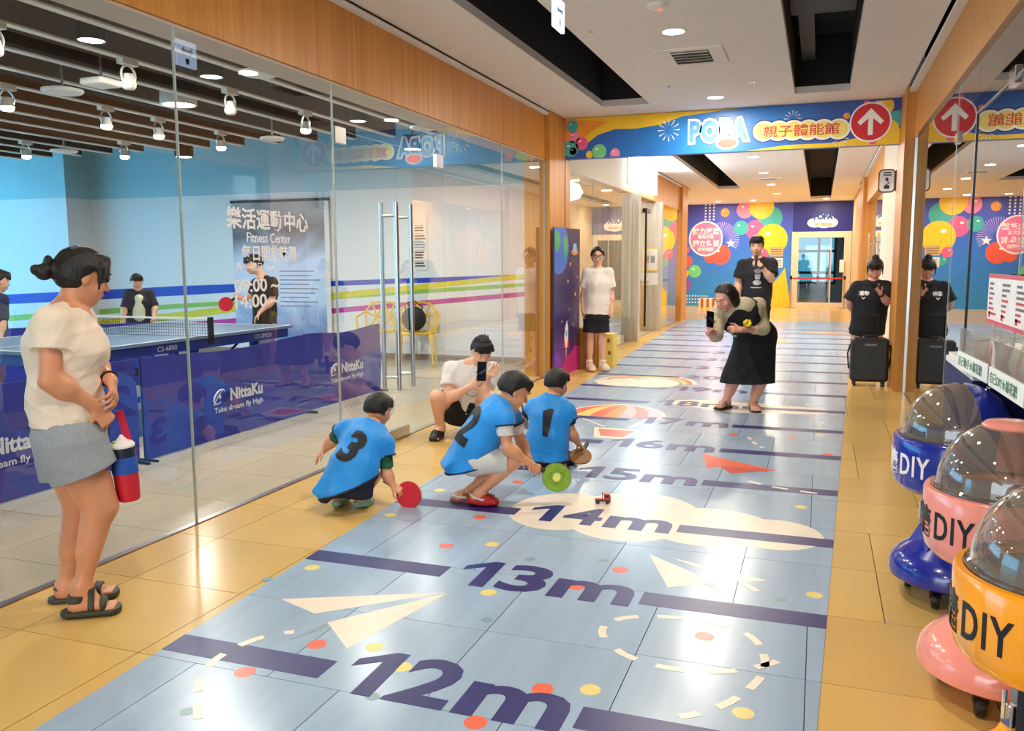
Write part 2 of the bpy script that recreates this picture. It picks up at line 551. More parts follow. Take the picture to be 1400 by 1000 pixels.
# unlit shop behind the right glass; its darkness is put into the colours
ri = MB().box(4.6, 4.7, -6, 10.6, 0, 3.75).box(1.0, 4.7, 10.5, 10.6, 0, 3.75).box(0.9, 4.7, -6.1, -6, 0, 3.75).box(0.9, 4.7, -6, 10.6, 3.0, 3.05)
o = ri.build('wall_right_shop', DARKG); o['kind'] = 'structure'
o = box('floor_right_shop', M('unlit shop floor tone', (60, 62, 58), 0.6), 0.9, 4.6, -6, 10.5, -0.003, 0.0, kind='structure')
# behind the left shop front
box('wall_shop_side', CREAM, -7.2, -3.36, 10.93, 11.03, 0, 3.75, kind='structure')
box('wall_shop_back', M('shop yellow wall', (246, 196, 30), 0.55), -7.3, -7.2, 10.93, 20.9, 0, 3.75, kind='structure')
box('wall_shop_end', M('shop pale wall', (226, 220, 210), 0.6), -7.2, -3.36, 20.8, 20.9, 0, 3.75, kind='structure')
box('ceiling_shop', CEIL, -7.2, -3.3, 11.03, 20.8, 2.95, 3.0, kind='structure')
# room beyond the far doorway
fb = MB().box(-4.2, -4.1, 27.45, 34.0, 0, 3.2).box(3.0, 3.1, 27.45, 34.0, 0, 3.2).box(-4.2, 3.1, 27.45, 34.0, 3.2, 3.25)
fb.box(-4.2, -1.6, 34, 34.1, 0, 3.2).box(0.55, 3.1, 34, 34.1, 0, 3.2).box(-1.6, 0.55, 34, 34.1, 0, 0.55).box(-1.6, 0.55, 34, 34.1, 2.3, 3.2)
o = fb.build('wall_far_room', M('far room teal grey', (96, 120, 128), 0.6)); o['kind'] = 'structure'
box('floor_far_room', M('far room grey floor', (110, 118, 126), 0.12), -4.1, 3.0, 27.46, 34.0, -0.003, 0.001, kind='structure')
fw = MB()
for x in (-1.58, -0.05, 0.53): fw.box(x - 0.05, x + 0.05, 33.98, 34.04, 0.55, 2.3)
for z in (0.57, 0.95, 1.75, 2.28): fw.box(-1.6, 0.55, 33.98, 34.04, z - 0.05, z + 0.05)
o = fw.build('window_2', BLACKM); o['kind'] = 'structure'
MB().box(-1.58, 0.53, 34.0, 34.01, 0.55, 2.3).build('window_pane', glass('sky dimming teal glass', (.12, .26, .30)), o)  # teal tint is added to tone down the overbright sky

# ---------------------------------------------------------------- glass fronts
def pane(name, mat, x, y0, y1, z0, z1, parent=None):
    return MB().box(x - 0.005, x + 0.005, y0, y1, z0, z1).build(name, mat, parent)
EDGE = M('polished glass edge', (176, 190, 186), 0.25, var=0.05)
n = 3
def front(x, y0, y1, z1, mat, joint=EDGE, jw=0.0035):
    global n
    o = pane('window_%d' % n, mat, x, y0 + 0.004, y1 - 0.004, 0.005, z1)
    o['kind'] = 'structure'
    MB().box(x - 0.007, x + 0.007, y1 - jw, y1 + jw, 0.0, z1).build('glass_joint', joint, o)
    n += 1
    return o
for a, b in ((-6, -2.2), (-2.2, 0.6), (0.6, 2.1), (2.1, 3.588), (3.588, 5.07), (6.84, 8.305), (8.305, 9.74)):
    front(-3.1, a, b, 2.572, CLEAR)
o = pane('window_%d' % n, CLEAR, -3.1, 5.075, 6.835, 2.28, 2.572); o['kind'] = 'structure'; n += 1
tr = box('trim_11', STEEL, -3.12, -3.08, -6, 9.74, -0.003, 0.006, kind='structure')
box('trim_12', WOOD_D, -3.085, -3.075, -6, 9.74, -0.003, 0.004, kind='structure')
# the glass double door into the hall
def door_leaf(num, y0, y1, hinge):
    d = pane('door_%d' % num, CLEAR, -3.1, y0, y1, 0.015, 2.272); d['kind'] = 'structure'
    yy = (y0 + 0.005, y0 + 0.14) if hinge < 0 else (y1 - 0.14, y1 - 0.005)
    MB().box(-3.118, -3.082, yy[0], yy[1], 2.19, 2.30).build('patch_fitting', STEEL, d, bevel=0.003)
    MB().box(-3.118, -3.082, yy[0], yy[1], 0.012, 0.10).build('patch_fitting', STEEL, d, bevel=0.003)
    return d
d1 = door_leaf(1, 5.078, 5.950, -1)
d2 = door_leaf(2, 5.956, 6.832, 1)
MB().box(-3.125, -3.075, 5.74, 6.08, 0.008, 0.085).build('lock_box', STEEL, d1, bevel=0.004)
def pull(parent, y, label=None):
    for sx in (-3.165, -3.035):
        m = MB().tube([(sx, y, 0.40), (sx, y, 1.84)], 0.016, 12)
        for z in (0.50, 1.74):
            m.tube([(sx, y, z), (-3.1, y, z)], 0.011, 8)
        m.tube([(sx, y, 1.40), (sx, y, 1.84)], 0.0175, 12)
        m.build('handle', STEEL, parent, smooth=True)
pull(d1, 5.84); pull(d2, 6.08)
# right hand glass front with its door
for a, b in ((-6, -1.5), (-1.5, 1.4), (1.4, 3.4), (3.4, 4.6)):
    front(0.89, a, b, 2.635, CLEAR_R)
front(0.89, 6.05, 6.89, 2.635, CLEAR_R); front(0.89, 6.89, 9.78, 2.635, CLEAR_R)
o = pane('window_%d' % n, CLEAR_R, 0.89, 4.606, 6.044, 2.30, 2.635); o['kind'] = 'structure'; n += 1
d3 = pane('door_3', CLEAR_R, 0.89, 4.62, 6.03, 0.012, 2.28); d3['kind'] = 'structure'
MB().box(0.878, 0.902, 6.03, 6.048, 0.0, 2.285).build('black_gasket', BLACKM, d3)
MB().box(0.878, 0.902, 4.62, 6.04, 2.28, 2.292).build('black_gasket', BLACKM, d3)
MB().box(0.868, 0.912, 4.9, 5.04, 2.25, 2.34).build('patch_fitting', CHROME, d3, bevel=0.004)
MB().box(0.868, 0.912, 6.75, 6.87, 2.2, 2.28).build('patch_fitting', CHROME, d3, bevel=0.004)
box('trim_13', STEEL, 0.87, 0.91, -6, 9.78, -0.003, 0.006, kind='structure')
# left shop front panes, whitewashed panels and its door
for a, b in ((10.62, 12.05), (12.05, 14.55), (17.25, 20.1)):
    front(-3.1, a, b, 2.562, CLEAR)
box('trim_14', ASH, -3.36, -2.945, 14.62, 14.78, 0, 2.56, kind='structure')
box('trim_15', ASH, -3.30, -2.97, 17.02, 17.18, 0, 2.56, kind='structure')
d4 = pane('door_4', CLEAR, -3.2, 14.85, 17.0, 0.012, 2.5); d4['kind'] = 'structure'
m = MB().tube([(-3.13, 16.2, 0.15), (-3.13, 16.2, 2.36)], 0.02, 8)
m.box(-3.16, -3.08, 16.0, 16.4, 2.30, 2.38)
m.build('handle', BLACKM, d4)
# right glass door between wood panels
d5 = pane('door_5', CLEAR, 0.93, 14.25, 19.15, 0.012, 2.55); d5['kind'] = 'structure'
for y in (15.6, 17.3):
    MB().tube([(0.84, y, 0.3), (0.84, y, 1.9)], 0.02, 8).tube([(0.84, y, 0.5), (0.93, y, 0.5)], 0.012).tube([(0.84, y, 1.7), (0.93, y, 1.7)], 0.012).build('handle', STEEL, d5)
box('wall_right_store', M('store warm wall', (226, 178, 108), 0.6), 1.9, 2.0, 13.9, 19.4, 0, 3.2, kind='structure')
box('ceiling_store', CEIL, 1.0, 1.9, 14.2, 19.2, 3.1, 3.15, kind='structure')
box('wall_right_store_end', CREAM, 1.0, 1.9, 19.2, 19.3, 0, 3.2, kind='structure')
box('wall_right_store_side', CREAM, 1.0, 1.9, 14.1, 14.2, 0, 3.2, kind='structure')
# far doorway: cream frame, pane, kick rail
fd = MB().box(-0.82, -0.62, 27.22, 27.30, 0, 2.26).box(0.66, 0.86, 27.22, 27.30, 0, 2.26).box(-0.62, 0.66, 27.22, 27.30, 2.08, 2.26).box(-0.62, 0.66, 27.22, 27.30, 0, 0.14)
o = fd.build('door_6', CREAM); o['kind'] = 'structure'
MB().box(-0.62, 0.30, 27.28, 27.29, 0.14, 2.08).build('pane', CLEAR, o)
MB().box(0.28, 0.32, 27.25, 27.29, 0.0, 2.1).build('door_edge', STEEL, o)
MB().tube([(0.26, 27.22, 0.3), (0.26, 27.22, 1.7)], 0.018).build('handle', STEEL, o)
MB().box(0.55, 0.68, 27.15, 27.20, 1.05, 1.42).build('notice', M('white card', (240, 238, 232), 0.5), o)
# ---------------------------------------------------------------- printed race mat on the floor
NAVY = M('mat navy print', (30, 28, 104), 0.36, var=0.08, scale=8)
MATB = M('mat pale blue vinyl', (156, 180, 204), 0.23, var=0.09, scale=1.0, stretch=(9, 0.6, 1))
P_CREAM = M('mat cream print', (238, 226, 206), 0.3, var=0.03)
P_RED = M('mat coral print', (238, 108, 76), 0.3, var=0.04)
P_YEL = M('mat yellow print', (232, 214, 120), 0.3, var=0.04)
P_TEAL = M('mat teal print', (126, 160, 166), 0.3, var=0.04)
P_GREY = M('mat grey print', (140, 158, 168), 0.3, var=0.04)
P_ORNG = M('mat orange print', (240, 160, 74), 0.3, var=0.04)
P_DRED = M('mat dark coral print', (214, 84, 62), 0.3, var=0.04)
P_PINK = M('mat pink print', (236, 184, 186), 0.3, var=0.04)
mat = thing('floor_mat', 'long pale blue printed floor mat marked off in metres', 'floor mat')
ZP = 0.0016
far_mat = MB()
for k in range(-6, 32):
    y0, y1 = T0 + TS * k, T0 + TS * (k + 1)
    off = 0.006 if (k // 2) % 2 == 0 else 0.287
    xs = [off + 0.57 * j for j in range(-7, 3)]
    for a, b in zip(xs[:-1], xs[1:]):
        g = 0.0016
        p = [(a + g, y0 + g), (b - g, y0 + g), (b - g, y1 - g), (a + g, y1 - g)]
        p = clip(p, -1, -0.0456, 2.187 - 0.0456 * 2.32)
        if len(p) < 3: continue
        p = clip(p, 1, -0.0392, 0.043 - 0.0392 * 2.53)
        if len(p) < 3 or area(p) < 0.001: continue
        if 1.0 < y0 < 9.6:
            tile('mat_panel', p, MATB, mat, -0.003, ZP)
        else:
            far_mat.prism(p, (0, 0, -0.003), t=0.003 + ZP)
o = far_mat.build('far_mat_panels', MATB, mat); o['kind'] = 'stuff'
def pr(name, polys, m, layer=1):
    b = MB()
    for p in polys:
        if sum(p[i][0] * p[(i + 1) % len(p)][1] - p[(i + 1) % len(p)][0] * p[i][1] for i in range(len(p))) < 0: p = p[::-1]
        b.prism(p, (0, 0, ZP), t=0.0004 * layer)
    return b.build(name, m, mat)
def ell(cx, cy, rx, ry, a0=0, a1=2 * PI, n=36):
    return [(cx + rx * math.cos(a0 + (a1 - a0) * i / n), cy + ry * math.sin(a0 + (a1 - a0) * i / n)) for i in range(n + (0 if abs(a1 - a0 - 2 * PI) < 1e-6 else 1))]
for k in range(11, 29):
    yb = 2.315 + 0.981 * (k - 12)
    q = [(ml(yb), yb), (-1.535, yb), (-1.535, yb + 0.13), (ml(yb + 0.13), yb + 0.13)]
    pr('distance_bar', [q], NAVY, 2)
    q = [(-0.645, yb - 0.01), (mr(yb), yb - 0.01), (mr(yb + 0.12), yb + 0.12), (-0.645, yb + 0.12)]
    pr('distance_bar', [q], NAVY, 2)
    if k < 25:
        y0 = yb - .051
        def glyph(ch, x0, x1, h):
            me = text_data(ch, 0.03, 0.5)
            co = text_pts(me, x1 - x0, h)
            z = np.where(co[:, 2] > 0, ZP + 0.0011, ZP)
            me.vertices.foreach_set('co', np.stack([co[:, 0] + (x0 + x1) / 2, co[:, 1] + y0 + h / 2, z], 1).ravel()); me.update()
            link('distance_number', me, NAVY, mat)
        def one(x):
            pr('distance_number', [[(x + a, y0 + b) for a, b in ((.094, 0), (.164, 0), (.158, .308), (.110, .308), (0, .224), (0, .168), (.090, .232))]], NAVY, 2.7)
        if k < 20: one(-1.473)
        else: glyph('2', -1.490, -1.295, .31)
        if k % 10 == 1: one(-1.255)
        else: glyph(str(k % 10), -1.271, -1.058, .312)
        glyph('m', -1.030, -0.678, .212)
for i, e in enumerate([(-1.3, 4.45, .30, .36), (-0.92, 4.49, .37, .46), (-0.5, 4.42, .36, .33), (-0.17, 4.40, .24, .25)]):
    pr('cloud_puff', [ell(*e)], P_CREAM, 0.6 + 0.1 * i)
for i, e in enumerate([(-0.6, 8.25, .5, .30), (-0.25, 8.25, .4, .22), (-1.0, 8.35, .35, .24)]):
    pr('cloud_puff', [ell(*e)], P_CREAM, 0.6 + 0.1 * i)
pr('paper_plane', [[(-2.052, 2.85), (-1.838, 2.769), (-1.433, 3.141)], [(-1.744, 2.714), (-1.556, 2.541), (-1.424, 3.135)]], P_CREAM, 1)
pr('paper_plane_fold', [[(-1.744, 2.712), (-1.715, 2.672), (-1.80, 2.52)]], P_GREY, 1)
pr('paper_plane', [[(-0.716, 3.896), (-0.561, 3.504), (-0.376, 3.63)], [(-0.60, 3.874), (-0.161, 3.723), (-0.296, 3.667)]], P_CREAM, 1)
pr('paper_plane_fold', [[(-0.43, 3.592), (-0.335, 3.512), (-0.376, 3.63)]], P_GREY, 1)
pr('red_paper_plane', [[(-0.746, 6.135), (-0.667, 5.698), (-0.58, 5.80), (-0.228, 5.784)]], P_RED, 1)
pr('red_paper_plane_fold', [[(-0.60, 5.80), (-0.50, 5.608), (-0.228, 5.784)]], P_DRED, 2)
pr('orange_paper_plane', [[(-1.25, 16.0), (-0.55, 15.2), (-0.45, 15.8)]], P_ORNG, 1)
pr('orange_paper_plane', [[(-0.35, 17.6), (0.35, 17.0), (0.50, 17.6)]], P_ORNG, 1)
def dashes(path, closed=False, w=0.030, ln=0.10, gap=0.075):
    pts = [Vector((x, y)) for x, y in path]
    # smooth the path
    for _ in range(2):
        q = []
        N = len(pts)
        for i in range(N if closed else N - 1):
            a, b = pts[i], pts[(i + 1) % N]
            q += [a * .75 + b * .25, a * .25 + b * .75]
        pts = q
    polys = []; d = 0.0; last = -9
    N = len(pts)
    for i in range(N if closed else N - 1):
        a, b = pts[i], pts[(i + 1) % N]
        L = (b - a).length
        t = 0.0
        while t < L:
            ph = (d + t) % (ln + gap)
            if ph < ln:
                e = min(L - t, ln - ph)
                u = (b - a) / L; nn = Vector((-u.y, u.x)) * w / 2
                p, r = a + u * t, a + u * (t + e)
                idx = int((d + t) // (ln + gap))
                if idx == last and polys:
                    h = len(polys[-1]) // 2
                    polys[-1] = polys[-1][:h] + [tuple(r - nn), tuple(r + nn)] + polys[-1][h:]
                else:
                    polys.append([tuple(p - nn), tuple(r - nn), tuple(r + nn), tuple(p + nn)])
                last = idx
                t += e + 1e-5
            else:
                t += ln + gap - ph + 1e-5
        d += L
    return polys
for q in dashes([(-.681, 2.897), (-.734, 3.004), (-.700, 3.116), (-.574, 3.188), (-.393, 3.214), (-.237, 3.171), (-.152, 3.082), (-.115, 2.87), (-.18, 2.671), (-.27, 2.531), (-.40, 2.44)]): pr('dash', [q], P_CREAM, 3)
for q in dashes([(-.66, 2.88), (-.595, 2.817), (-.452, 2.77), (-.302, 2.79), (-.197, 2.842), (-.10, 2.93), (-.02, 3.05)]): pr('dash', [q], P_CREAM, 3)
for q in dashes([(-1.60, 1.75), (-1.719, 1.955), (-1.800, 2.045), (-1.895, 2.162), (-1.955, 2.303), (-1.94, 2.45), (-1.88, 2.56), (-1.78, 2.62)]): pr('dash', [q], P_CREAM, 3)
for q in dashes([(-.30, 3.66), (-.22, 3.62), (-.15, 3.5)]): pr('dash', [q], P_CREAM, 3)
for q in dashes([(-.45, 5.50), (-.25, 5.35), (.0, 5.28), (.16, 5.25)]): pr('dash', [q], P_CREAM, 3)
for q in dashes([(-.05, 7.9), (.06, 7.8), (.08, 7.55), (.0, 7.45)]): pr('dash', [q], P_CREAM, 3)
for q in dashes([(-.52, 7.0), (-.42, 6.6), (-.3, 6.4)]): pr('dash', [q], P_CREAM, 3)
dots = [(-1.678, 3.685, 'r'), (-0.798, 3.642, 'r'), (-0.932, 3.384, 'r'), (-1.678, 2.536, 'r'), (-1.792, 2.272, 'r'), (-0.8, 2.498, 'r'), (-0.353, 3.07, 'r'), (-0.93, 2.237, 'r'), (-1.70, 4.18, 'r'),
        (-2.133, 3.208, 'y'), (-1.264, 3.199, 'y'), (-1.467, 2.585, 'y'), (-1.302, 2.482, 'y'), (-0.652, 2.545, 'y'), (-0.171, 2.561, 'y'), (-1.472, 3.78, 'y'), (-2.138, 4.61, 'y'), (-2.179, 4.053, 'y'), (-0.05, 4.95, 'y'), (0.03, 3.62, 'y'),
        (-1.228, 3.644, 't'), (-1.30, 2.27, 't'), (-1.80, 2.00, 't'), (-1.17, 2.94, 't'), (-2.24, 3.02, 't'), (-0.10, 3.53, 't'), (-0.03, 3.38, 't'), (-0.9, 3.74, 't'), (-2.05, 5.2, 'y'), (-0.6, 6.9, 'r'), (-0.15, 6.95, 'r'), (0.05, 7.1, 'y'), (0.1, 6.4, 'r'), (-0.4, 8.9, 'r'), (-0.05, 8.6, 'y'), (-1.75, 4.95, 'r'), (-0.2, 9.6, 'r')]
for x, y, c in dots:
    r = {'r': .036, 'y': .034, 't': .024}[c]
    pr('dot', [ell(x, y, r, r * 1.05, n=18)], {'r': P_RED, 'y': P_YEL, 't': P_TEAL}[c], 1.1)
# hot air balloon at 17 m
bx, by, brx, bry = -1.72, 7.36, 0.45, 0.66
pr('balloon_outline', [ell(bx, by, brx + .035, bry + .04, 0, PI) + [(bx - brx - .035, by - .02), (bx - .12, by - .48), (bx + .20, by - .48), (bx + brx + .035, by - .02)][0:1]], P_CREAM, 1)
cols = [P_RED, P_YEL, P_RED, P_ORNG, P_PINK, P_RED, P_PINK]
N = len(cols)
for i in range(N):
    a, b = -1 + 2 * i / N, -1 + 2 * (i + 1) / N
    L = [(bx + a * brx * math.sin(t), by + bry * math.cos(t)) for t in np.linspace(0.02, PI / 2, 12)]
    Rr = [(bx + b * brx * math.sin(t), by + bry * math.cos(t)) for t in np.linspace(PI / 2, 0.02, 12)]
    pr('balloon_stripe', [L + Rr], cols[i], 2)
pr('balloon_rope', [[(bx - .36, by), (bx - .33, by), (bx + .07, by - .45), (bx + .04, by - .45)], [(bx + .33, by), (bx + .36, by), (bx + .27, by - .45), (bx + .24, by - .45)]], P_CREAM, 1)
pr('balloon_basket', [[(-1.74, 6.86), (-1.33, 6.86), (-1.38, 6.45), (-1.64, 6.45)]], P_CREAM, 1)
pr('balloon_basket', [[(-1.69, 6.80), (-1.38, 6.80), (-1.42, 6.52), (-1.60, 6.52)]], P_RED, 2)
# rainbow near 20 m
for i, c in enumerate([P_CREAM, P_RED, P_YEL, P_TEAL, P_CREAM]):
    r0 = 0.60 - 0.055 * i
    pr('rainbow_band', [ell(-1.85, 9.55, r0, r0 * 1.3, 0.1, PI, 24) + ell(-1.85, 9.55, r0 - .052, (r0 - .052) * 1.3, PI, 0.1, 24)], c, 1 + i)
pr('cloud_puff', [ell(-2.05, 9.55, .35, .3)], P_CREAM, 6)
pr('cloud_puff', [ell(-1.75, 9.6, .3, .36)], P_CREAM, 6.2)
# ---------------------------------------------------------------- ceiling fittings
LAMP_ON = glow('lit lamp face', (255, 244, 222), 14.0)
def downlight(x, y, z, r, power, label, group, up=False):
    t = thing('downlight', label, 'ceiling light', (x, y, z), 0, group)
    MB().lathe([(r * 1.0, -0.004), (r * 1.22, -0.004), (r * 1.25, 0.0), (r * 1.0, 0.0)], n=28, capb=False, capt=False).build('trim_ring', WHITE, t, smooth=True)
    MB().lathe([(r * 1.0, -0.003), (r * 0.5, -0.006)], n=28, capb=False).build('diffuser', LAMP_ON, t, smooth=True)
    ld = bpy.data.lights.new('lamp', 'AREA')
    ld.shape = 'DISK'; ld.size = r * 2; ld.energy = power; ld.color = (1.0, 0.90, 0.76)
    lo = bpy.data.objects.new('lamp', ld); COL.objects.link(lo); lo.parent = t; lo.location = (0, 0, -0.012)
    return t
for i, (y, s) in enumerate([(-1.9, 'behind the view'), (1.2, 'just overhead'), (4.0, 'above the boys'), (6.84, 'bright in front of the air vent'), (9.66, 'just before the printed banner')]):
    downlight(-1.13, y, 3.15, 0.085, LAMP * (1.0 if y < 9 else 1.3), 'round corridor downlight ' + s, 'corridor downlights')
for i, (y, s) in enumerate([(12.5, 'first beyond the banner'), (15.3, 'second beyond the banner'), (18.1, 'third beyond the banner'), (20.9, 'fourth beyond the banner'), (23.7, 'nearest the painted end wall')]):
    downlight(-1.13, y, 3.15, 0.085, LAMP * 1.35, 'round corridor downlight ' + s, 'corridor downlights')
for i, (x, y, z, s) in enumerate([(-4.3, 12.6, 2.95, 'inside the left shop, nearer'), (-4.3, 15.9, 2.95, 'inside the left shop, middle'), (-4.4, 18.6, 2.95, 'inside the left shop, furthest'), (1.4, 16.5, 3.1, 'inside the right store')]):  # added lamps that brighten the shop interiors
    downlight(x, y, z, 0.09, 45, 'added round warm downlight ' + s, 'added shop downlights')
for i, (x, s) in enumerate([(-2.9, 'left'), (-1.9, 'middle'), (0.1, 'right')]):
    downlight(x, 26.1, 3.15, 0.08, 24, 'round downlight washing the mural, %s one' % s, 'mural downlights')
downlight(-0.3, 30.2, 3.2, 0.1, 30, 'round downlight in the room beyond the far doorway', None)
# ---------------------------------------------------------------- table tennis hall behind the left glass
BAFFLE = wood('dark brown baffle', (62, 46, 38), (80, 60, 50), 0.6, (2, 2, 8))
ch = box('ceiling_hall', BLACK, -13.3, -3.36, -2.0, 10.88, 3.70, 3.745, kind='structure')
STRIPW = M('pale baffle edge', (226, 220, 208), 0.5)
sl = MB().box(-0.03, 0.03, -1.95, 8.5, 2.76, 3.16).mesh('slat')
ed = MB().box(-0.032, 0.032, -1.95, 8.5, 2.748, 2.76).mesh('slat_edge')
for k in range(18):
    x = -3.94 - 0.4935 * k
    a = link('slat', sl, BAFFLE, ch, (x, 0, 0))
    link('slat_edge', ed, STRIPW, a)
HALL_ON = glow('lit hall lamp face', (255, 240, 214), 22.0)
def spot(x, y, lit, label):
    t = thing('spotlight', label, 'spotlight', (x, y, 2.748), 0, 'hall spotlights')
    MB().box(-0.03, 0.03, -0.07, 0.07, -0.035, 0.0).build('track_adapter', WHITE, t, bevel=0.004)
    MB().tube([(0, 0.062 * math.sin(a), -0.098 + 0.062 * math.cos(a)) for a in np.linspace(0, 2 * PI, 21)[:-1]], 0.008, 6, close=True).build('ring_bracket', STEEL if lit else WHITE, t, smooth=True)
    MB().lathe([(0.030, 0.0), (0.045, -0.055), (0.050, -0.07)], (0, 0, -0.09), 18).build('lamp_head', WHITE, t, smooth=True)
    MB().lathe([(0.048, 0.0), (0.046, -0.016), (0.034, -0.030), (0.0, -0.036)], (0, 0, -0.160), 18, capb=False, capt=False).build('lens', HALL_ON if lit else WHITE, t, smooth=True)
for x, y, w in [(-5.914, 5.0, 'leftmost of the lit ring mounted ones'), (-5.914, 5.97, 'second lit one from the left in its row'), (-5.914, 6.6, 'third lit one from the left in its row'), (-5.914, 7.49, 'fourth lit one, above the sports poster'), (-4.4335, 6.8, 'lit one near the glass door top'), (-8.3815, 7.28, 'lowest lit one at the far left'), (-7.3945, 7.7, 'small lit one near the baffle ends')]:
    spot(x, y, True, 'white ceiling spotlight, ' + w)
for x, y, w in [(-4.4335, 3.69, 'at the far left'), (-4.4335, 4.69, 'beside the hanging sign reflection'), (-4.4335, 5.75, 'nearest the glass doors')]:
    spot(x, y, False, 'unlit white ring spotlight ' + w)
def can(x, y, r, label, power):
    t = thing('downlight', label, 'ceiling light', (x, y, 2.72), 0, 'hall downlights')
    MB().lathe([(r, 0.0), (r * 1.15, 0.0), (r * 1.15, 0.16), (r, 0.16)], n=26, capb=False).build('housing', WHITE if r > .12 else BLACKM, t, smooth=True)
    MB().tube([(0, 0, .16), (0, 0, .985)], .012).build('stem', STEEL, t)
    MB().lathe([(r, 0.006), (0.0, 0.004)], n=26, capb=False, capt=False).build('diffuser', HALL_ON, t)
    ld = bpy.data.lights.new('lamp', 'AREA'); ld.shape = 'DISK'; ld.size = 2 * r; ld.energy = power; ld.color = (1.0, 0.95, 0.88)
    lo = bpy.data.objects.new('lamp', ld); COL.objects.link(lo); lo.parent = t; lo.location = (0, 0, -0.01)
for x, y, r, w in [(-4.18, 4.14, .075, 'under the first baffle, far left'), (-4.18, 5.22, .075, 'under the first baffle, middle'), (-4.18, 7.3, .075, 'under the first baffle, near the doors'), (-5.16, 6.01, .13, 'widest, beside a glass joint'),
                   (-7.9, 5.0, .1, 'added deep in the hall, behind the woman'), (-10.3, 7.4, .1, 'added deep in the hall, far corner'), (-7.6, 8.9, .1, 'added deep in the hall, before the striped wall'), (-4.6, 9.3, .1, 'added above the yellow chairs'), (-6.2, 2.0, .1, 'added out of view at the left'), (-10, 2.5, .1, 'added out of view further left')]:  # lamps in this row are added to light the hall
    can(x, y, r, 'round lit hall downlight ' + w, ROOM_LAMP)
def puck(x, y, label, r=0.14):
    t = thing('ceiling_speaker', label, 'ceiling speaker', (x, y, 2.62), 0, 'round white ceiling speakers')
    MB().lathe([(r * .5, 0.03), (r, 0.012), (r, 0.0), (r * .9, -0.012)], n=28).build('grille', WHITE, t, smooth=True)
    MB().tube([(0, 0, 0.02), (0, 0, 1.085)], 0.009).build('stem', STEEL, t)
puck(-5.17, 4.83, 'white round ceiling disc at far left'); puck(-3.5, 4.85, 'white round ceiling disc just inside the glass, left', .12); puck(-7.87, 7.32, 'white round ceiling disc far back over the table'); puck(-3.5, 7.3, 'white round ceiling disc just inside the glass, right', .12); puck(-5.19, 7.36, 'white round ceiling disc above the sports poster', .12)
t = thing('access_point', 'white rounded square box on the hall ceiling', 'wireless box', (-4.7, 4.72, 2.62))
MB().box(-.1, .1, -.1, .1, -.02, .03).build('casing', WHITE, t, bevel=.02); MB().tube([(0, 0, .02), (0, 0, 1.085)], .009).build('stem', STEEL, t)
# hall wall stripes
SB = M('stripe blue', (18, 62, 190), 0.5); SG = M('stripe green', (150, 196, 76), 0.5); SY = M('stripe yellow', (222, 208, 40), 0.5); SM = M('stripe magenta', (196, 44, 158), 0.5)
def stripe(m, pts, y, lay):
    b = MB()
    up = [(x, z1) for x, z0, z1 in pts]; dn = [(x, z0) for x, z0, z1 in pts]
    b.prism(dn + up[::-1], (0, y, 0), (1, 0, 0), (0, 0, 1), 0.001 * lay)
    return b.build('stripe', m, wall_back)
for y, xa, xb in ((FY - 0.001, -11.19, -3.37), (10.389, -13.3, -11.2)):
    for m, tab, lay in ((SB, ((-13.3, .70, .86), (-9.45, .889, 1.039), (-6.64, 1.054, 1.128), (-3.37, 1.170, 1.235)), 1), (SG, ((-13.3, .40, .50), (-9.45, .69, .762), (-6.64, .86, .92), (-3.37, 1.085, 1.135)), 2),
                        (SY, ((-13.3, .10, .26), (-9.45, .52, .635), (-6.64, .871, .957), (-3.37, 1.206, 1.266)), 3), (SM, ((-13.3, -.0, .14), (-9.45, .333, .45), (-6.64, .656, .731), (-3.37, .962, 1.021)), 4)):
        X = [a[0] for a in tab]
        xs = [xa] + [q for q in X if xa < q < xb] + [xb]
        stripe(m, [(x, float(np.interp(x, X, [a[1] for a in tab])), float(np.interp(x, X, [a[2] for a in tab]))) for x in xs], y, lay)
# hanging sports poster
def art(name, cols, sc, axis=2):
    m, t, p = new_mat(name)
    tc = t.nodes.new('ShaderNodeTexCoord'); sep = t.nodes.new('ShaderNodeSeparateXYZ'); n_ = t.nodes.new('ShaderNodeTexNoise')
    n_.inputs['Scale'].default_value = sc; n_.inputs['Detail'].default_value = 5; n_.inputs['Distortion'].default_value = 1.4
    t.links.new(tc.outputs['Object'], n_.inputs['Vector']); t.links.new(tc.outputs['Generated'], sep.inputs[0])
    a = t.nodes.new('ShaderNodeMath'); a.operation = 'MULTIPLY_ADD'; a.inputs[1].default_value = 0.45; a.inputs[2].default_value = -0.22
    b = t.nodes.new('ShaderNodeMath'); b.operation = 'ADD'
    t.links.new(n_.outputs['Fac'], a.inputs[0]); t.links.new(sep.outputs[axis], b.inputs[0]); t.links.new(a.outputs[0], b.inputs[1])
    r = t.nodes.new('ShaderNodeValToRGB')
    while len(r.color_ramp.elements) < len(cols): r.color_ramp.elements.new(0.5)
    for e, (ps, c) in zip(r.color_ramp.elements, cols): e.position = ps; e.color = lin(c)
    t.links.new(b.outputs[0], r.inputs[0]); t.links.new(r.outputs[0], p.inputs['Base Color']); p.inputs['Roughness'].default_value = 0.4
    return m
POST = art('sports poster print', [(0.02, (120, 136, 186)), (0.18, (158, 178, 218)), (0.3, (214, 226, 248)), (0.56, (206, 218, 242)), (0.68, (160, 160, 176)), (0.82, (104, 92, 90)), (0.97, (168, 162, 164))], 1.2)
t = thing('hanging_poster', 'tall grey blue printed poster hanging on the striped wall', 'poster', (-7.6, FY - 0.03, 0.24))
MB().box(-.84, .84, -.006, 0, 0, 2.05).build('sheet', POST, t)
MB().box(.78, .86, -.008, -.006, 0.02, 2.04).build('border', WHITE, t)
MB().box(-.86, .86, -.012, .012, 2.05, 2.09).build('top_bar', BLACKM, t)
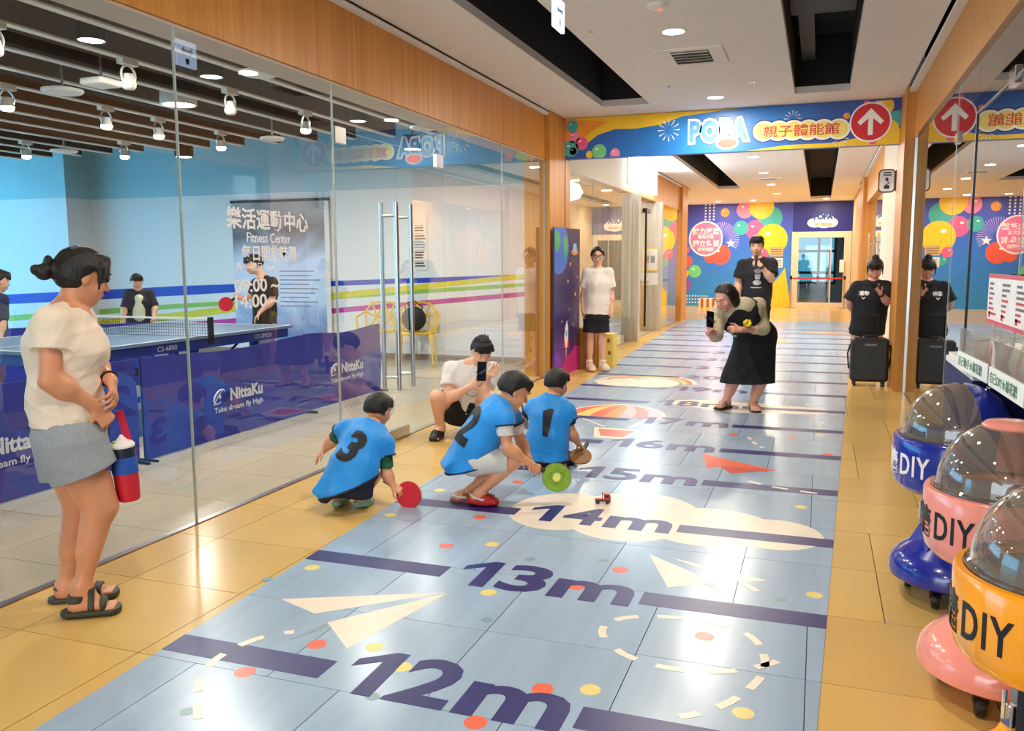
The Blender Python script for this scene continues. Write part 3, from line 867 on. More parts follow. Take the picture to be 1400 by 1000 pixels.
for i in range(9):
    w = random.uniform(.5, .8)
    MB().box(-.02, -.02 + w, -.0075, -.006, 1.02 - .065 * i, 1.035 - .065 * i).build('text_line', M('poster text grey', (120, 124, 140), 0.5), t)
t = thing('wall_notice', 'narrow white notice with black text right of the door handles', 'notice', (-5.29, FY - 0.012, 1.28))
MB().box(-.10, .10, -.002, 0, 0, .78).build('sheet', WHITE, t)
for i in range(16):
    MB().box(-.085, .085 * random.uniform(.4, 1), -.003, -.002, .62 - .038 * i, .62 - .038 * i + random.choice((.006, .006, .02))).build('text_line', M('notice text', (70, 70, 74), .6), t)
# wording on the glass
LW = M('white vinyl lettering', (248, 242, 240), 0.5)
gp = [o for o in bpy.data.objects if o.name.startswith('window_') and o.type == 'MESH' and 'pane' not in o.name and any(abs(v.co.y - 3.592) < 1e-3 and abs(v.co.x + 3.105) < 1e-3 for v in o.data.vertices)][0]
for body, yc, zc, w, h, bold in [('樂活運動中心', 4.335, 1.640, .80, .125, .022), ('Fitness Center', 4.325, 1.535, .43, .058, .01), ('每日開放時間', 4.325, 1.445, .54, .095, .02), ('週一~週日 Open', 4.19, 1.363, .38, .052, .01), ('09:00 ~', 4.19, 1.258, .42, .078, .02), ('14:00 ~', 4.19, 1.168, .42, .078, .02)]:
    lettering('lettering', body, LW, (-3.0945, yc, zc), (0, 1, 0), (0, 0, 1), w, h, gp, bold)
# table tennis table
TBLUE = M('table top slate blue', (98, 122, 150), 0.4, var=0.04)
TAPR = M('table apron blue', (22, 54, 140), 0.4)
t = thing('table_tennis_table', 'blue table tennis table with net behind the glass', 'table', (-5.635, 5.75, 0))
MB().box(-.765, .765, -1.37, 1.37, .755, .78).build('tabletop', TBLUE, t)
MB().box(-.765, -.745, -1.37, 1.37, .78, .781).box(.745, .765, -1.37, 1.37, .78, .781).box(-.745, .745, -1.37, -1.35, .78, .781).box(-.745, .745, 1.35, 1.37, .78, .781).box(-.003, .003, -1.35, 1.35, .78, .781).build('white_lines', WHITE, t)
ap = MB().box(-.74, .74, -1.33, -1.30, .67, .755).box(-.74, .74, 1.30, 1.33, .67, .755).box(-.74, -.71, -1.3, 1.3, .67, .755).box(.71, .74, -1.3, 1.3, .67, .755).build('apron', TAPR, t)
lettering('lettering', 'CS-6800', LW, (.7405, -.32, .713), (0, 1, 0), (0, 0, 1), .22, .04, ap)
lettering('lettering', 'COCAMECH', LW, (.7405, .93, .713), (0, 1, 0), (0, 0, 1), .26, .04, ap)
for sx in (-.62, .62):
    for sy in (-.95, -.12, .12, .95):
        b = MB().box(sx - .03, sx + .03, sy - .03, sy + .03, .05, .68)
        b.lathe([(.04, -.02), (.05, 0), (.04, .02)], (sx, sy, .05), 12, 'x')
        b.build('leg', TAPR, t)
    for s in (-1, 1):
        MB().tube([(sx, s * .16, .35), (sx, s * .75, .68)], .012, 6).build('brace', BLACKM, t)
        MB().box(sx - .02, sx + .02, s * .12, s * .95, .30, .34).build('rail', TAPR, t)
nm = MB()
for i in range(73): nm.box(-.90 + .025 * i - .0011, -.90 + .025 * i + .0011, -.0011, .0011, .782, .925)
for i in range(6): nm.box(-.90, .90, -.0011, .0011, .782 + .025 * i, .7842 + .025 * i)
nt = nm.build('net', M('dark net', (30, 32, 42), .9), t); nt['kind'] = 'stuff'
MB().box(-.90, .90, -.007, .007, .925, .94).build('net_tape', WHITE, nt)
for sx in (-.91, .91):
    MB().box(sx - .015, sx + .015, -.02, .02, .72, .945).build('net_post', BLACKM, t)
# blue barrier screens
BARR = M('barrier cloth royal blue', (40, 48, 158), 0.75, var=0.14, scale=3)
BARE = M('barrier white print', (214, 216, 232), .6)
def barrier(x, y, rot, L, label, mark=True):
    t = thing('barrier_screen', label, 'barrier', (x, y, 0), rot, 'blue court barriers')
    H_, N = 0.735, 24
    b = MB(); v = []
    for i in range(N + 1):
        u = -L / 2 + L * i / N
        dz = -.035 * math.sin(PI * i / N) ** 2
        dx = .012 * math.sin(i * 1.1)
        for k in range(5):
            v.append((dx * (1 - abs(k - 2) / 2) + .004, u, .01 + (H_ + dz - .01) * k / 4))
        for k in range(5):
            v.append((dx * (1 - abs(k - 2) / 2) - .004, u, .01 + (H_ + dz - .01) * (4 - k) / 4))
    f = []
    for i in range(N):
        for k in range(10):
            f.append((i * 10 + k, (i + 1) * 10 + k, (i + 1) * 10 + (k + 1) % 10, i * 10 + (k + 1) % 10))
    b.add(v, f); b.build('cloth', BARR, t, smooth=True)
    for s in (-1, 1):
        MB().tube([(-.012, s * (L / 2 - .01), 0), (-.012, s * (L / 2 - .01), H_)], .009, 8).tube([(-.14, s * (L / 2 - .01), .01), (.10, s * (L / 2 - .01), .01)], .009, 8).build('leg_frame', BLACKM, t)
    if mark:
        c = (.020, .10, .345)
        lettering('lettering', 'NittaKu', BARE, c, (0, 1, 0), (0, 0, 1), .42, .10, t, .035, t=.001)
        lettering('lettering', 'Take dream fly High', BARE, (.020, 0, .235), (0, 1, 0), (0, 0, 1), .62, .058, t, .012, t=.001)
        MB().tube([(.02, -.24 + .05 * math.cos(a) * 1.2 + .03 * math.sin(a), .345 + .055 * math.sin(a)) for a in np.linspace(.6, 5.4, 14)], [.002 + .006 * math.sin(PI * i / 13) for i in range(14)], 6).tube([(.02, -.31, .285), (.02, -.25, .36), (.02, -.19, .40)], .004, 6).ball((.02, -.235, .345), (.004, .016, .018), 8, 6).build('emblem', BARE, t)
    return t
barrier(-4.42, 5.66, 0, 2.05, 'long blue barrier screen beside the table with white lettering')
barrier(-4.46, 7.42, 0, 1.42, 'blue barrier screen between long screen and door handles')
barrier(-4.42, 3.55, 0, 2.05, 'blue barrier screen behind the standing woman')
barrier(-7.75, 7.55, -PI / 2, 1.4, 'small blue barrier end-on behind the table')
barrier(-8.35, 6.3, -PI / 2 + .3, 1.4, 'blue barrier screen at the far left edge')
MB().box(-7.7, -6.75, 5.25, 5.95, 0, .006).build('rubber_mat', M('grey rubber mat', (112, 116, 122), .8), None)
tag(bpy.data.objects['rubber_mat'], 'dark grey rubber floor mat at the left edge', 'mat')
# yellow lattice chairs
YEL = M('chair yellow lacquer', (236, 196, 30), .35)
def lattice_chair(x, y, rz, label):
    t = thing('lattice_chair', label, 'chair', (x, y, 0), rz, 'yellow lattice chairs')
    A = {  # back and seat node points, x across, y depth (front is -y)
        'fl': (-.22, -.24, .44), 'fm': (0, -.27, .44), 'fr': (.22, -.24, .44), 'ml': (-.27, -.02, .45), 'mr': (.27, -.02, .45), 'c1': (-.09, -.06, .42), 'c2': (.09, -.06, .42),
        'bl': (-.22, .18, .44), 'bm': (0, .20, .43), 'br': (.22, .18, .44), 'al': (-.30, .02, .63), 'ar': (.30, .02, .63), 'hl': (-.26, .24, .70), 'hr': (.26, .24, .70),
        'tl': (-.17, .29, .82), 'tm': (0, .31, .84), 'tr': (.17, .29, .82), 'k1': (-.09, .25, .62), 'k2': (.09, .25, .62)}
    E_seat = 'fl-fm fm-fr fl-ml fr-mr ml-bl mr-br bl-bm bm-br fl-c1 fm-c1 fm-c2 fr-c2 c1-c2 ml-c1 mr-c2 c1-bl c1-bm c2-bm c2-br'.split()
    E_back = 'bl-hl br-hr hl-tl hr-tr tl-tm tm-tr al-hl ar-hr al-ml ar-mr k1-k2 k1-hl k2-hr k1-tl k1-tm k2-tm k2-tr k1-bl k1-bm k2-bm k2-br'.split()
    for nm, E in (('seat', E_seat), ('backrest', E_back)):
        b = MB()
        for e in E:
            p, q = e.split('-'); b.tube([A[p], A[q]], .014, 6)
        b.build(nm, YEL, t, smooth=True)
    for p, q in (('fl', (-.25, -.28, 0)), ('fr', (.25, -.28, 0)), ('bl', (-.25, .26, 0)), ('br', (.25, .26, 0))):
        MB().tube([A[p], q], [.018, .014], 8).build('leg', YEL, t, smooth=True)
lattice_chair(-5.16, 10.45, .35, 'yellow lattice chair holding a black bag')
lattice_chair(-5.78, 10.45, .1, 'yellow lattice chair half hidden by the door handles')
t = thing('shoulder_bag', 'black bag lying on the yellow chair', 'bag', (-5.18, 10.42, .455), .35)
b = MB(); b.ball((0, .02, .17), (.17, .09, .17), 16, 10); b.build('body', M('black nylon', (26, 26, 32), .6, bump=.3, bscale=20), t, smooth=True)
MB().tube([(-.1, .02, .28), (-.13, .0, .36), (.0, .02, .42), (.12, .02, .33), (.1, .02, .25)], .01, 6).build('strap', BLACKP, t, smooth=True)
# ---------------------------------------------------------------- corridor signs, boards and fittings
def flat(name, polys, m, parent, y, lay=1.0, u=(1, 0, 0), w=(0, 0, 1), org=None):
    """print on a face: polygons in (u, w) coordinates"""
    b = MB()
    for p in polys:
        if sum(p[i][0] * p[(i + 1) % len(p)][1] - p[(i + 1) % len(p)][0] * p[i][1] for i in range(len(p))) < 0: p = p[::-1]
        b.prism(p, org or (0, y, 0), u, w, 0.0008 * lay)
    return b.build(name, m, parent)
B_BLUE = art('banner blue', [(0.0, (34, 84, 178)), (0.45, (36, 130, 206)), (1.0, (52, 70, 158))], 1.2, 0)
B_YEL = M('banner yellow', (246, 202, 34), .4); B_ORG = M('banner orange', (242, 156, 40), .4)
B_TEAL = M('balloon teal', (64, 176, 172), .4); B_PINK = M('balloon pink', (240, 96, 152), .4); B_PINK2 = M('balloon rose', (244, 140, 176), .4)
B_RED = M('sign red', (214, 30, 46), .4); B_WHITE = M('print white', (250, 248, 244), .45); B_LETB = M('letter blue', (84, 152, 226), .4); B_LETN = M('letter navy', (36, 66, 150), .4)
B_PUR = M('balloon violet', (140, 96, 196), .4); B_GRN = M('balloon green', (118, 214, 140), .4); B_CORAL = M('balloon coral', (242, 98, 84), .4)
B_OUT = M('print outline navy', (40, 36, 84), .5)
bn = thing('overhead_banner', 'wide printed banner spanning the corridor with red arrow', 'banner', (0, 10.45, 0))
MB().box(-3.03, .772, -.06, .06, 2.655, 3.145).build('board', B_BLUE, bn)
yb = -.0601
flat('yellow_wave', [[(-3.03, 2.72), (-2.80, 2.80), (-2.62, 2.93), (-2.40, 2.99), (-2.15, 2.98), (-1.85, 3.01), (-1.6, 3.09), (-1.2, 3.125), (-.9, 3.145), (-3.03, 3.145)]], B_YEL, bn, yb)
flat('orange_wave', [[(-3.03, 2.78), (-2.85, 2.86), (-2.66, 3.0), (-2.50, 3.08), (-3.03, 3.145)]], B_ORG, bn, yb, 1.5)
flat('yellow_wave', [[(-.85, 2.655), (-.4, 2.70), (.1, 2.70), (.45, 2.76), (.772, 2.82), (.772, 2.655)]], B_YEL, bn, yb)
flat('teal_patch', [[(.60, 2.86), (.772, 2.84), (.772, 3.02), (.66, 3.0)]], B_TEAL, bn, yb, 1.2)
for x, z, r, m in [(-2.94, 3.05, .075, B_TEAL), (-2.92, 2.92, .07, B_PINK2), (-2.82, 2.84, .08, B_PINK), (-2.96, 2.78, .10, B_TEAL), (-2.93, 2.75, .045, B_YEL), (-2.72, 2.70, .045, B_YEL), (.60, 3.07, .10, B_YEL), (.66, 2.82, .10, B_YEL), (.50, 2.70, .04, B_PINK), (.22, 2.985, .035, B_ORG), (.42, 3.12, .03, B_PINK), (-2.60, 2.73, .09, B_GRN), (-2.40, 2.70, .06, B_PINK2)]:
    flat('balloon', [[p for p in ell(x, z, r, r, n=20) if p[1] >= 2.656 and p[1] <= 3.144]], m, bn, yb, 2)
    flat('highlight', [ell(x - r * .3, z + r * .35, r * .22, r * .13, n=10)], B_WHITE, bn, yb, 2.4) if z + r * .5 < 3.13 else None
for cx, cz, R_ in ((-1.75, 2.94, .13), (-.35, 2.99, .09), (.16, 2.74, .09)):
    for i in range(12):
        a = 2 * PI * i / 12
        flat('firework_ray', [[(cx + R_ * .35 * math.cos(a), cz + R_ * .35 * math.sin(a)), (cx + R_ * math.cos(a + .05), cz + R_ * math.sin(a + .05)), (cx + R_ * math.cos(a - .05), cz + R_ * math.sin(a - .05))]], B_WHITE, bn, yb, 1.2)
def popa(parent, cx, cz, w, h, y):
    base = text_data('POPA', .05, .5, 0, 1.16)
    n0 = len(base.vertices); c0 = np.zeros(n0 * 3); base.vertices.foreach_get('co', c0); c0 = c0.reshape(-1, 3)
    lo, hi = c0.min(0), c0.max(0); mid = (lo + hi) / 2; sx, sy = w * .84 / (hi[0] - lo[0]), h * .74 / (hi[1] - lo[1])
    bpy.data.meshes.remove(base)
    for off, m, t in ((.16, B_OUT, .0015), (.135, B_WHITE, .0024), (.045, B_LETB, .0034)):
        me = text_data('POPA', off, .5, 0, 1.16)
        co = np.zeros(len(me.vertices) * 3); me.vertices.foreach_get('co', co); co = co.reshape(-1, 3)
        P = np.stack([(co[:, 0] - mid[0]) * sx + cx, np.where(co[:, 2] > 0, y - t, y), (co[:, 1] - mid[1]) * sy + cz], 1)
        me.vertices.foreach_set('co', P.ravel()); me.update()
        link('logo_letters', me, m, parent)
popa(bn, -1.17, 2.905, .80, .34, yb)
flat('logo_cloud', [ell(-1.07, 2.755, .13, .075)], B_WHITE, bn, yb, 4.4)
flat('logo_badge', [ell(-1.07, 2.755, .105, .052)], B_CORAL, bn, yb, 5)
for lay, g, m in ((2, .022, B_OUT), (3.5, .010, B_WHITE), (4.5, -.012, M('label pale yellow', (250, 226, 120), .4))):
    for i in range(6):
        flat('label_cloud', [ell(-.66 + .16 * i, 2.868 - .004 * i, .115 + g, .105 + g, n=28)], m, bn, yb, lay + .05 * i)
lettering('lettering', '親子體能館', M('label red', (214, 70, 60), .4), (-.26, yb - .0041, 2.858), (1, 0, 0), (0, 0, 1), .82, .13, bn, .012)
flat('arrow_disc', [ell(.468, 2.905, .215, .215, n=40)], B_WHITE, bn, yb, 3)
flat('arrow_disc', [ell(.468, 2.905, .198, .198, n=40)], B_RED, bn, yb, 4)
flat('arrow', [[(.445, 2.765), (.495, 2.765), (.495, 2.945), (.575, 2.875), (.605, 2.91), (.47, 3.055), (.335, 2.91), (.365, 2.875), (.445, 2.945)]], B_WHITE, bn, yb, 5)
# hanging direction sign
hs = thing('hanging_sign', 'small lit white direction sign hanging from ceiling', 'sign', (-1.63, 5.31, 2.86))
MB().box(-.012, .012, 0, .21, 0, .19).build('panel', glow('lit sign face', (205, 222, 255), 2.2), hs, bevel=.003)
MB().tube([(0, .03, .19), (0, .03, .29)], .004).tube([(0, .18, .19), (0, .18, .29)], .004).build('hanger', STEEL, hs)
CY = M('sign cyan', (40, 150, 220), .5)
for sx, uy in ((.0125, 1), (-.0125, -1)):
    c = .105
    for (a, b_) in ((.04, .17),):
        P = [(a, .115), (.07, .145), (.07, .125), (.14, .125), (.14, .145), (b_, .115), (.14, .085), (.14, .105), (.07, .105), (.07, .085)]
        MB().prism([((p - c) * 1, z) for p, z in P], (sx, c, 0), (0, uy, 0), (0, 0, 1), .001).build('arrow', CY, hs)
    MB().prism([(-.02, .02), (.02, .02), (.02, .06), (-.02, .06)], (sx, c, 0), (0, uy, 0), (0, 0, 1), .001).build('pictogram', CY, hs)
# ceiling air vents, smoke detector, sprinklers
def vent(x0, x1, y0, y1, label, nl=5):
    t = thing('air_vent', label, 'air vent', ((x0 + x1) / 2, (y0 + y1) / 2, 3.15), 0, 'ceiling air vents')
    w, d = (x1 - x0) / 2, (y1 - y0) / 2
    b = MB()
    for a in ((-w, w, -d, -d + .07), (-w, w, d - .07, d), (-w, -w + .12, -d + .07, d - .07), (w - .12, w, -d + .07, d - .07)): b.box(a[0], a[1], a[2], a[3], -.018, 0)
    b.build('frame', CEIL, t, bevel=.003)
    MB().box(-w + .12, w - .12, -d + .07, d - .07, -.002, 0).build('duct_mouth', M('vent dark', (90, 86, 80), .7), t)
    for i in range(nl):
        yy = -d + .1 + (2 * d - .2) * i / (nl - 1)
        m = Matrix.Translation((0, yy, -.016)) @ Matrix.Rotation(.7, 4, 'X')
        MB().box(-w + .125, w - .125, -.02, .02, -.0025, .0025, m).build('slat', M('vent slat', (206, 200, 190), .5), t)
vent(-1.38, -.82, 7.36, 7.96, 'white ceiling air vent with slats between two downlights')
vent(-1.40, -.84, 13.7, 14.1, 'white ceiling air vent first beyond the banner')
vent(-1.40, -.84, 19.2, 19.6, 'white ceiling air vent far down the corridor')
sd = thing('smoke_detector', 'small round white detector with red light on ceiling', 'smoke detector', (-1.12, 6.1, 3.15))
MB().lathe([(.075, 0), (.075, -.012), (.055, -.03), (.0, -.034)], n=24, capb=False, capt=False).build('base', CEIL, sd, smooth=True)
MB().ball((.02, 0, -.036), .009, 8, 6).build('indicator', glow('red indicator', (255, 60, 40), 3.0), sd)
for x, y, w_ in ((-1.72, 6.6, 'beside the long dark slot'), (-1.5, 8.9, 'left of the second downlight'), (-.7, 9.0, 'right of the second downlight')):
    s_ = thing('sprinkler', 'tiny sprinkler head in the ceiling ' + w_, 'sprinkler', (x, y, 3.15), 0, 'sprinkler heads')
    MB().lathe([(.03, 0), (.03, -.004), (.008, -.006), (.008, -.02), (.016, -.022), (.016, -.025)], n=14).build('head', CHROME, s_)
# lit sign box over the shop
ls = thing('lit_sign_box', 'blank glowing white sign box over the left shop', 'sign', (-3.1, 14.3, 2.68))
MB().box(.03, .06, .0, 2.5, 0, .46).build('face', glow('lit white sign', (222, 238, 255), 22.0), ls)
MB().box(0.0, .03, .0, 2.5, 0, .46).build('casing', WHITE, ls)
# standing space board by the pillar
SPACE = art('space print', [(0.0, (150, 40, 150)), (0.14, (96, 44, 150)), (0.3, (58, 40, 110)), (0.7, (52, 44, 96)), (1.0, (44, 36, 84))], 2.2)
sb = thing('standing_board', 'tall purple outer space board leaning by wood pillar', 'display board', (-3.000, 9.76, 0), -.095)
MB().box(0, .02, 0, .86, 0, 1.80).build('panel', SPACE, sb)
U, Wz = (0, 1, 0), (0, 0, 1)
def sbp(name, polys, m, lay=1.0): return flat(name, polys, m, sb, 0, lay, U, Wz, (.0201, 0, 0))
def cut(p, x0=.003, x1=.857, z0=.003, z1=1.797): return clip(clip(clip(clip(p, -1, 0, -x0), 1, 0, x1), 0, -1, -z0), 0, 1, z1)
sbp('earth', [cut(ell(.14, 1.56, .33, .32))], M('print earth blue', (58, 110, 206), .4))
sbp('earth_land', [cut([(.02, 1.77), (.16, 1.74), (.20, 1.62), (.10, 1.50), (.02, 1.55)]), cut([(.30, 1.70), (.42, 1.68), (.44, 1.52), (.34, 1.40), (.30, 1.52)])], M('print earth green', (70, 170, 110), .4), 2)
sbp('saucer', [ell(.68, 1.51, .12, .04)], M('print saucer orange', (224, 130, 80), .4), 1)
sbp('saucer_dome', [ell(.68, 1.56, .065, .06)], M('print saucer cyan', (120, 200, 230), .4), 2)
for x, z, r in ((.53, 1.36, .03), (.70, .98, .035), (.78, 1.2, .02), (.62, .60, .02), (.72, .70, .015), (.25, .66, .02), (.5, .8, .018), (.45, 1.15, .03)):
    sbp('star', [[(x + (r if i % 2 == 0 else r * .42) * math.sin(PI * i / 5), z + (r if i % 2 == 0 else r * .42) * math.cos(PI * i / 5)) for i in range(10)]], M('print star', (250, 214, 120), .4))
sbp('rocket', [[(.36, .32), (.33, .46), (.36, .58), (.42, .66), (.46, .57), (.46, .44), (.43, .32)]], B_WHITE, 1)
sbp('rocket_window', [ell(.40, .50, .03, .035)], M('print saucer cyan', (120, 200, 230), .4), 2)
sbp('rocket_fin', [[(.33, .44), (.28, .32), (.36, .34)]], B_RED, 2); sbp('rocket_fin', [[(.46, .44), (.50, .32), (.43, .34)]], B_RED, 2)
sbp('rocket_flame', [[(.37, .31), (.42, .31), (.39, .18)]], B_ORG, 2)
sbp('cloud_bank', [cut([(0, 0), (0, .10), (.12, .16), (.25, .08), (.40, .20), (.55, .24), (.72, .34), (.86, .30), (.86, 0)])], M('print magenta', (206, 44, 140), .4), 1)
sbp('cloud_bank', [cut([(0, 0), (0, .24), (.10, .30), (.20, .20), (.24, .06), (.2, 0)])], M('print violet', (128, 60, 190), .4), 2)
sbp('moon_rock', [cut([(.60, .34), (.70, .52), (.80, .60), (.86, .58), (.86, .30)])], M('print rock', (70, 52, 80), .4), 1)
# cardboard boxes
CARD = M('cardboard', (178, 126, 62), .8, var=.06)
def carton(x, y, w, d, h, m, label, rz=0):
    t = thing('cardboard_box', label, 'box', (x, y, 0), rz, None)
    MB().box(-w / 2, w / 2, -d / 2, d / 2, 0, h).build('body', m, t, bevel=.004)
    MB().box(-w / 2 - .002, w / 2 + .002, -.03, .03, h, h + .002).build('tape', M('brown tape', (150, 100, 50), .4), t)
    MB().box(-w / 2, -.001, -d / 2, d / 2, h + .002, h + .006).box(.001, w / 2, -d / 2, d / 2, h + .002, h + .006).build('flaps', m, t)
    return t
carton(-2.86, 10.84, .30, .28, .52, CARD, 'plain brown cardboard box behind the standing girl')
c2 = carton(-2.60, 10.95, .20, .24, .44, M('yellow carton', (236, 206, 96), .7), 'pale yellow patterned box right of the brown box')
for x, z in ((-.04, .1), (.05, .2), (-.05, .3), (.04, .36)):
    flat('brown_spot', [ell(x, z, .022, .03, n=10)], M('spot brown', (150, 96, 40), .7), c2, -.1205)
# shop interior
box('shop_screen', ASH, -4.35, -3.40, 14.85, 14.95, 0, 2.55); tag(bpy.data.objects['shop_screen'], 'tall whitewashed wooden screen inside the left shop', 'screen')
ct = thing('glass_counter', 'low glass display counter inside the left shop window', 'display counter', (-3.42, 13.75, 0))
MB().box(-.26, .26, -.75, .75, 0, .12).build('plinth', WHITE, ct); MB().box(-.25, .25, -.74, .74, .12, .56).build('glass_case', glass('case glass', (.86, .93, .92)), ct); MB().box(-.26, .26, -.75, .75, .56, .575).build('top_frame', STEEL, ct)
MB().box(-.22, .22, -.7, .7, .32, .33).build('shelf', WHITE, ct)
bk = thing('plush_toy', 'small white toy on the glass counter', 'toy', (-3.40, 13.95, .576))
b = MB(); b.ball((0, 0, .07), (.06, .06, .07)); b.ball((0, 0, .17), (.05, .05, .05)); b.ball((-.03, 0, .22), (.015, .015, .035)); b.ball((.03, 0, .22), (.015, .015, .035)); b.build('body', WHITE, bk, smooth=True)
yc = thing('yellow_counter', 'yellow counter with grey top behind the shop glass', 'counter', (-3.6, 18.6, 0))
MB().box(-.3, .3, -1.2, 1.2, 0, .95).build('front', M('counter yellow', (246, 200, 40), .5), yc); MB().box(-.33, .33, -1.22, 1.22, .95, .99).build('worktop', M('counter grey', (130, 130, 136), .4), yc)
yb2 = thing('yellow_board', 'yellow sign board with white letters inside the shop', 'sign board', (-5.0, 16.3, 0))
MB().box(-1.2, 1.2, 0, .05, 0, 2.4).build('panel', M('board yellow', (250, 204, 30), .5), yb2)
lettering('lettering', 'ol', LW, (.75, -.001, 1.95), (1, 0, 0), (0, 0, 1), .3, .28, yb2, .03)
rl = thing('ring_lamp', 'round glowing white lamp inside the left shop', 'lamp', (-4.0, 14.0, 2.55))
MB().lathe([(.02, .18), (.16, .12), (.22, 0), (.16, -.10), (.02, -.14)], n=24).build('globe', glow('warm globe', (255, 246, 230), 4.0), rl, smooth=True); MB().tube([(0, 0, .15), (0, 0, .42)], .01).build('stem', STEEL, rl)
for z0, ps in ((1.15, [(-3.135, 15.3, .22, .45)]),):
    t = thing('door_notice', 'yellow and white notice taped on the shop door', 'notice', (-3.188, 15.35, 1.20))
    MB().box(0, .002, 0, .5, 0, .50).build('sheet', WHITE, t); MB().box(.002, .003, .03, .47, .27, .47).build('picture', B_YEL, t); MB().box(.002, .003, .03, .47, .05, .12).build('band', B_YEL, t)
t = thing('panel_notice', 'white framed notice on the whitewashed panel', 'notice', (-3.24, 17.015, 1.20))
MB().box(0, .20, -.002, 0, 0, .45).build('sheet', B_YEL, t); MB().box(.015, .185, -.003, -.002, .02, .43).build('paper', WHITE, t); MB().box(.06, .14, -.004, -.003, .16, .30).build('picture', M('ink grey', (150, 150, 156), .5), t)
t = thing('panel_notice', 'small white notice with red dot under the framed one', 'notice', (-3.27, 17.015, .92))
MB().box(0, .24, -.002, 0, 0, .24).build('paper', WHITE, t); MB().disc((.03, -.003, .06), .03, 14, u=(1, 0, 0), w=(0, 0, 1)).build('red_dot', B_RED, t)
# painted end wall
FWY = 27.3
MUR = art('mural blue', [(0.0, (52, 160, 240)), (0.4, (54, 130, 226)), (0.75, (62, 88, 200)), (1.0, (76, 80, 184))], .5)
mu = thing('wall_mural', 'blue balloon mural covering the far corridor wall', 'mural', (0, FWY, 0))
MB().box(-4.05, -.80, -.02, 0, 0, 3.2).build('sheet', MUR, mu)
ym = -.0201
def mx(px): return -4.04 + (px - 937) * .02114
def mz(py): return (418.5 - py) * .02262
def mp(name, polys, m, lay=1.0): return flat(name, [clip(clip(clip(p, 1, 0, -.805), 0, -1, -.003), -1, 0, 4.045) for p in polys], m, mu, ym, lay * 4)
mp('yellow_wave', [[(mx(1052), 0), (mx(1052), mz(400)), (mx(1060), mz(392)), (mx(1072), mz(380)), (mx(1081), mz(366)), (-.8, 0)]], B_YEL, 1)
for px, py, r, m, lay in [(1023, 288, 11.5, B_PINK2, 1), (1046, 284, 17, B_YEL, 1.2), (1058, 300, 17, B_TEAL, 1.1), (1018, 312, 10, B_TEAL, 1.3), (1038, 315, 13, B_PINK, 1.2), (1062, 328, 21, B_YEL, 1.4), (995, 291, 6, B_ORG, 1), (1050, 347, 7, B_PINK, 1.6), (1055, 358, 6, B_TEAL, 1.5),
                          (940, 341, 5, B_PINK, 1), (941, 357, 8, B_CORAL, 1.2), (953, 371, 9, B_GRN, 1.1), (938, 374, 6, B_YEL, 1.3), (940, 390, 9, B_PUR, 1.2), (990, 348, 14, B_CORAL, 1), (975, 352, 8, B_CORAL, 1.1)]:
    mp('balloon', [ell(mx(px), mz(py), r * .0216, r * .0222, n=30)], m, lay)
    mp('highlight', [ell(mx(px) - r * .006, mz(py) + r * .008, r * .004, r * .0026, n=12)], B_WHITE, lay + .08)
mp('label_ring', [ell(mx(968), mz(326), .52, .545, n=44)], B_WHITE, 2)
mp('label_disc', [ell(mx(968), mz(326), .475, .50, n=44)], M('label pink', (244, 126, 180), .4), 2.2)
for s_, py, h in (('腦力激盪', 316, .20), ('尋找方法', 323.5, .12), ('獨立學習', 332.5, .20), ('解決問題', 340.5, .12)):
    lettering('lettering', s_, B_WHITE, (mx(968), ym - .0072, mz(py)), (1, 0, 0), (0, 0, 1), None, h, mu, .02, .001)
for i in range(20):
    a = -.5 + 2.4 * i / 19
    c = (mx(990), mz(328))
    mp('firework_ray', [[(c[0] + .12 * math.cos(a), c[1] + .12 * math.sin(a)), (c[0] + .55 * math.cos(a + .02), c[1] + .55 * math.sin(a + .02)), (c[0] + .55 * math.cos(a - .02), c[1] + .55 * math.sin(a - .02))]], M('firework lilac', (200, 180, 236), .4), 1.0)
mp('star', [[(mx(1004) + (.14 if i % 2 == 0 else .06) * math.sin(PI * i / 5), mz(333) + (.14 if i % 2 == 0 else .06) * math.cos(PI * i / 5)) for i in range(10)]], B_WHITE, 1.3)
for i in range(3):
    for j in range(6):
        mp('dot', [ell(mx(967 + 6 * i), mz(280 + 4 * j), .03, .03, n=8)], B_WHITE, 1)
for i in range(9):
    for j in range(3):
        mp('dot', [ell(mx(938 + 4.2 * i), mz(405 + 4.5 * j), .025, .025, n=8)], B_WHITE, 1)
for px0, py0, c in ((1059, 338, M('kraft card', (206, 170, 126), .7)), (1059, 353, WHITE)):
    t = thing('wall_notice', 'brown card notice on the mural by the doorway' if py0 == 338 else 'white notice below the brown card on mural', 'notice', (mx(px0), FWY - .0272, mz(py0 + 13)))
    MB().box(0, .40, -.004, 0, 0, .29).build('sheet', c, t)
    for q in range(3): MB().box(.04, .36, -.005, -.004, .06 + .07 * q, .08 + .07 * q).build('text_line', M('notice text', (70, 70, 74), .6), t)
ds = thing('door_sign_panel', 'navy sign panel with white cloud logo above far doorway', 'sign', (0, FWY, 0))
MB().box(-.79, .86, -.03, 0, 2.27, 3.19).build('panel', M('panel navy', (36, 40, 138), .4), ds)
for i, (x, z, rx, rz) in enumerate([(-.18, 2.52, .22, .14), (.08, 2.50, .24, .14), (.28, 2.52, .18, .14), (.05, 2.62, .30, .16)]):
    flat('logo_cloud', [ell(x, z, rx, rz)], B_WHITE, ds, -.0301, 1 + .1 * i)
lettering('logo_letters', 'POPA', B_LETN, (.05, -.0325, 2.70), (1, 0, 0), (0, 0, 1), .55, .19, ds, .07, .002)
lettering('lettering', '親子體能館', B_ORG, (.06, -.0325, 2.47), (1, 0, 0), (0, 0, 1), .48, .09, ds, .015, .002)
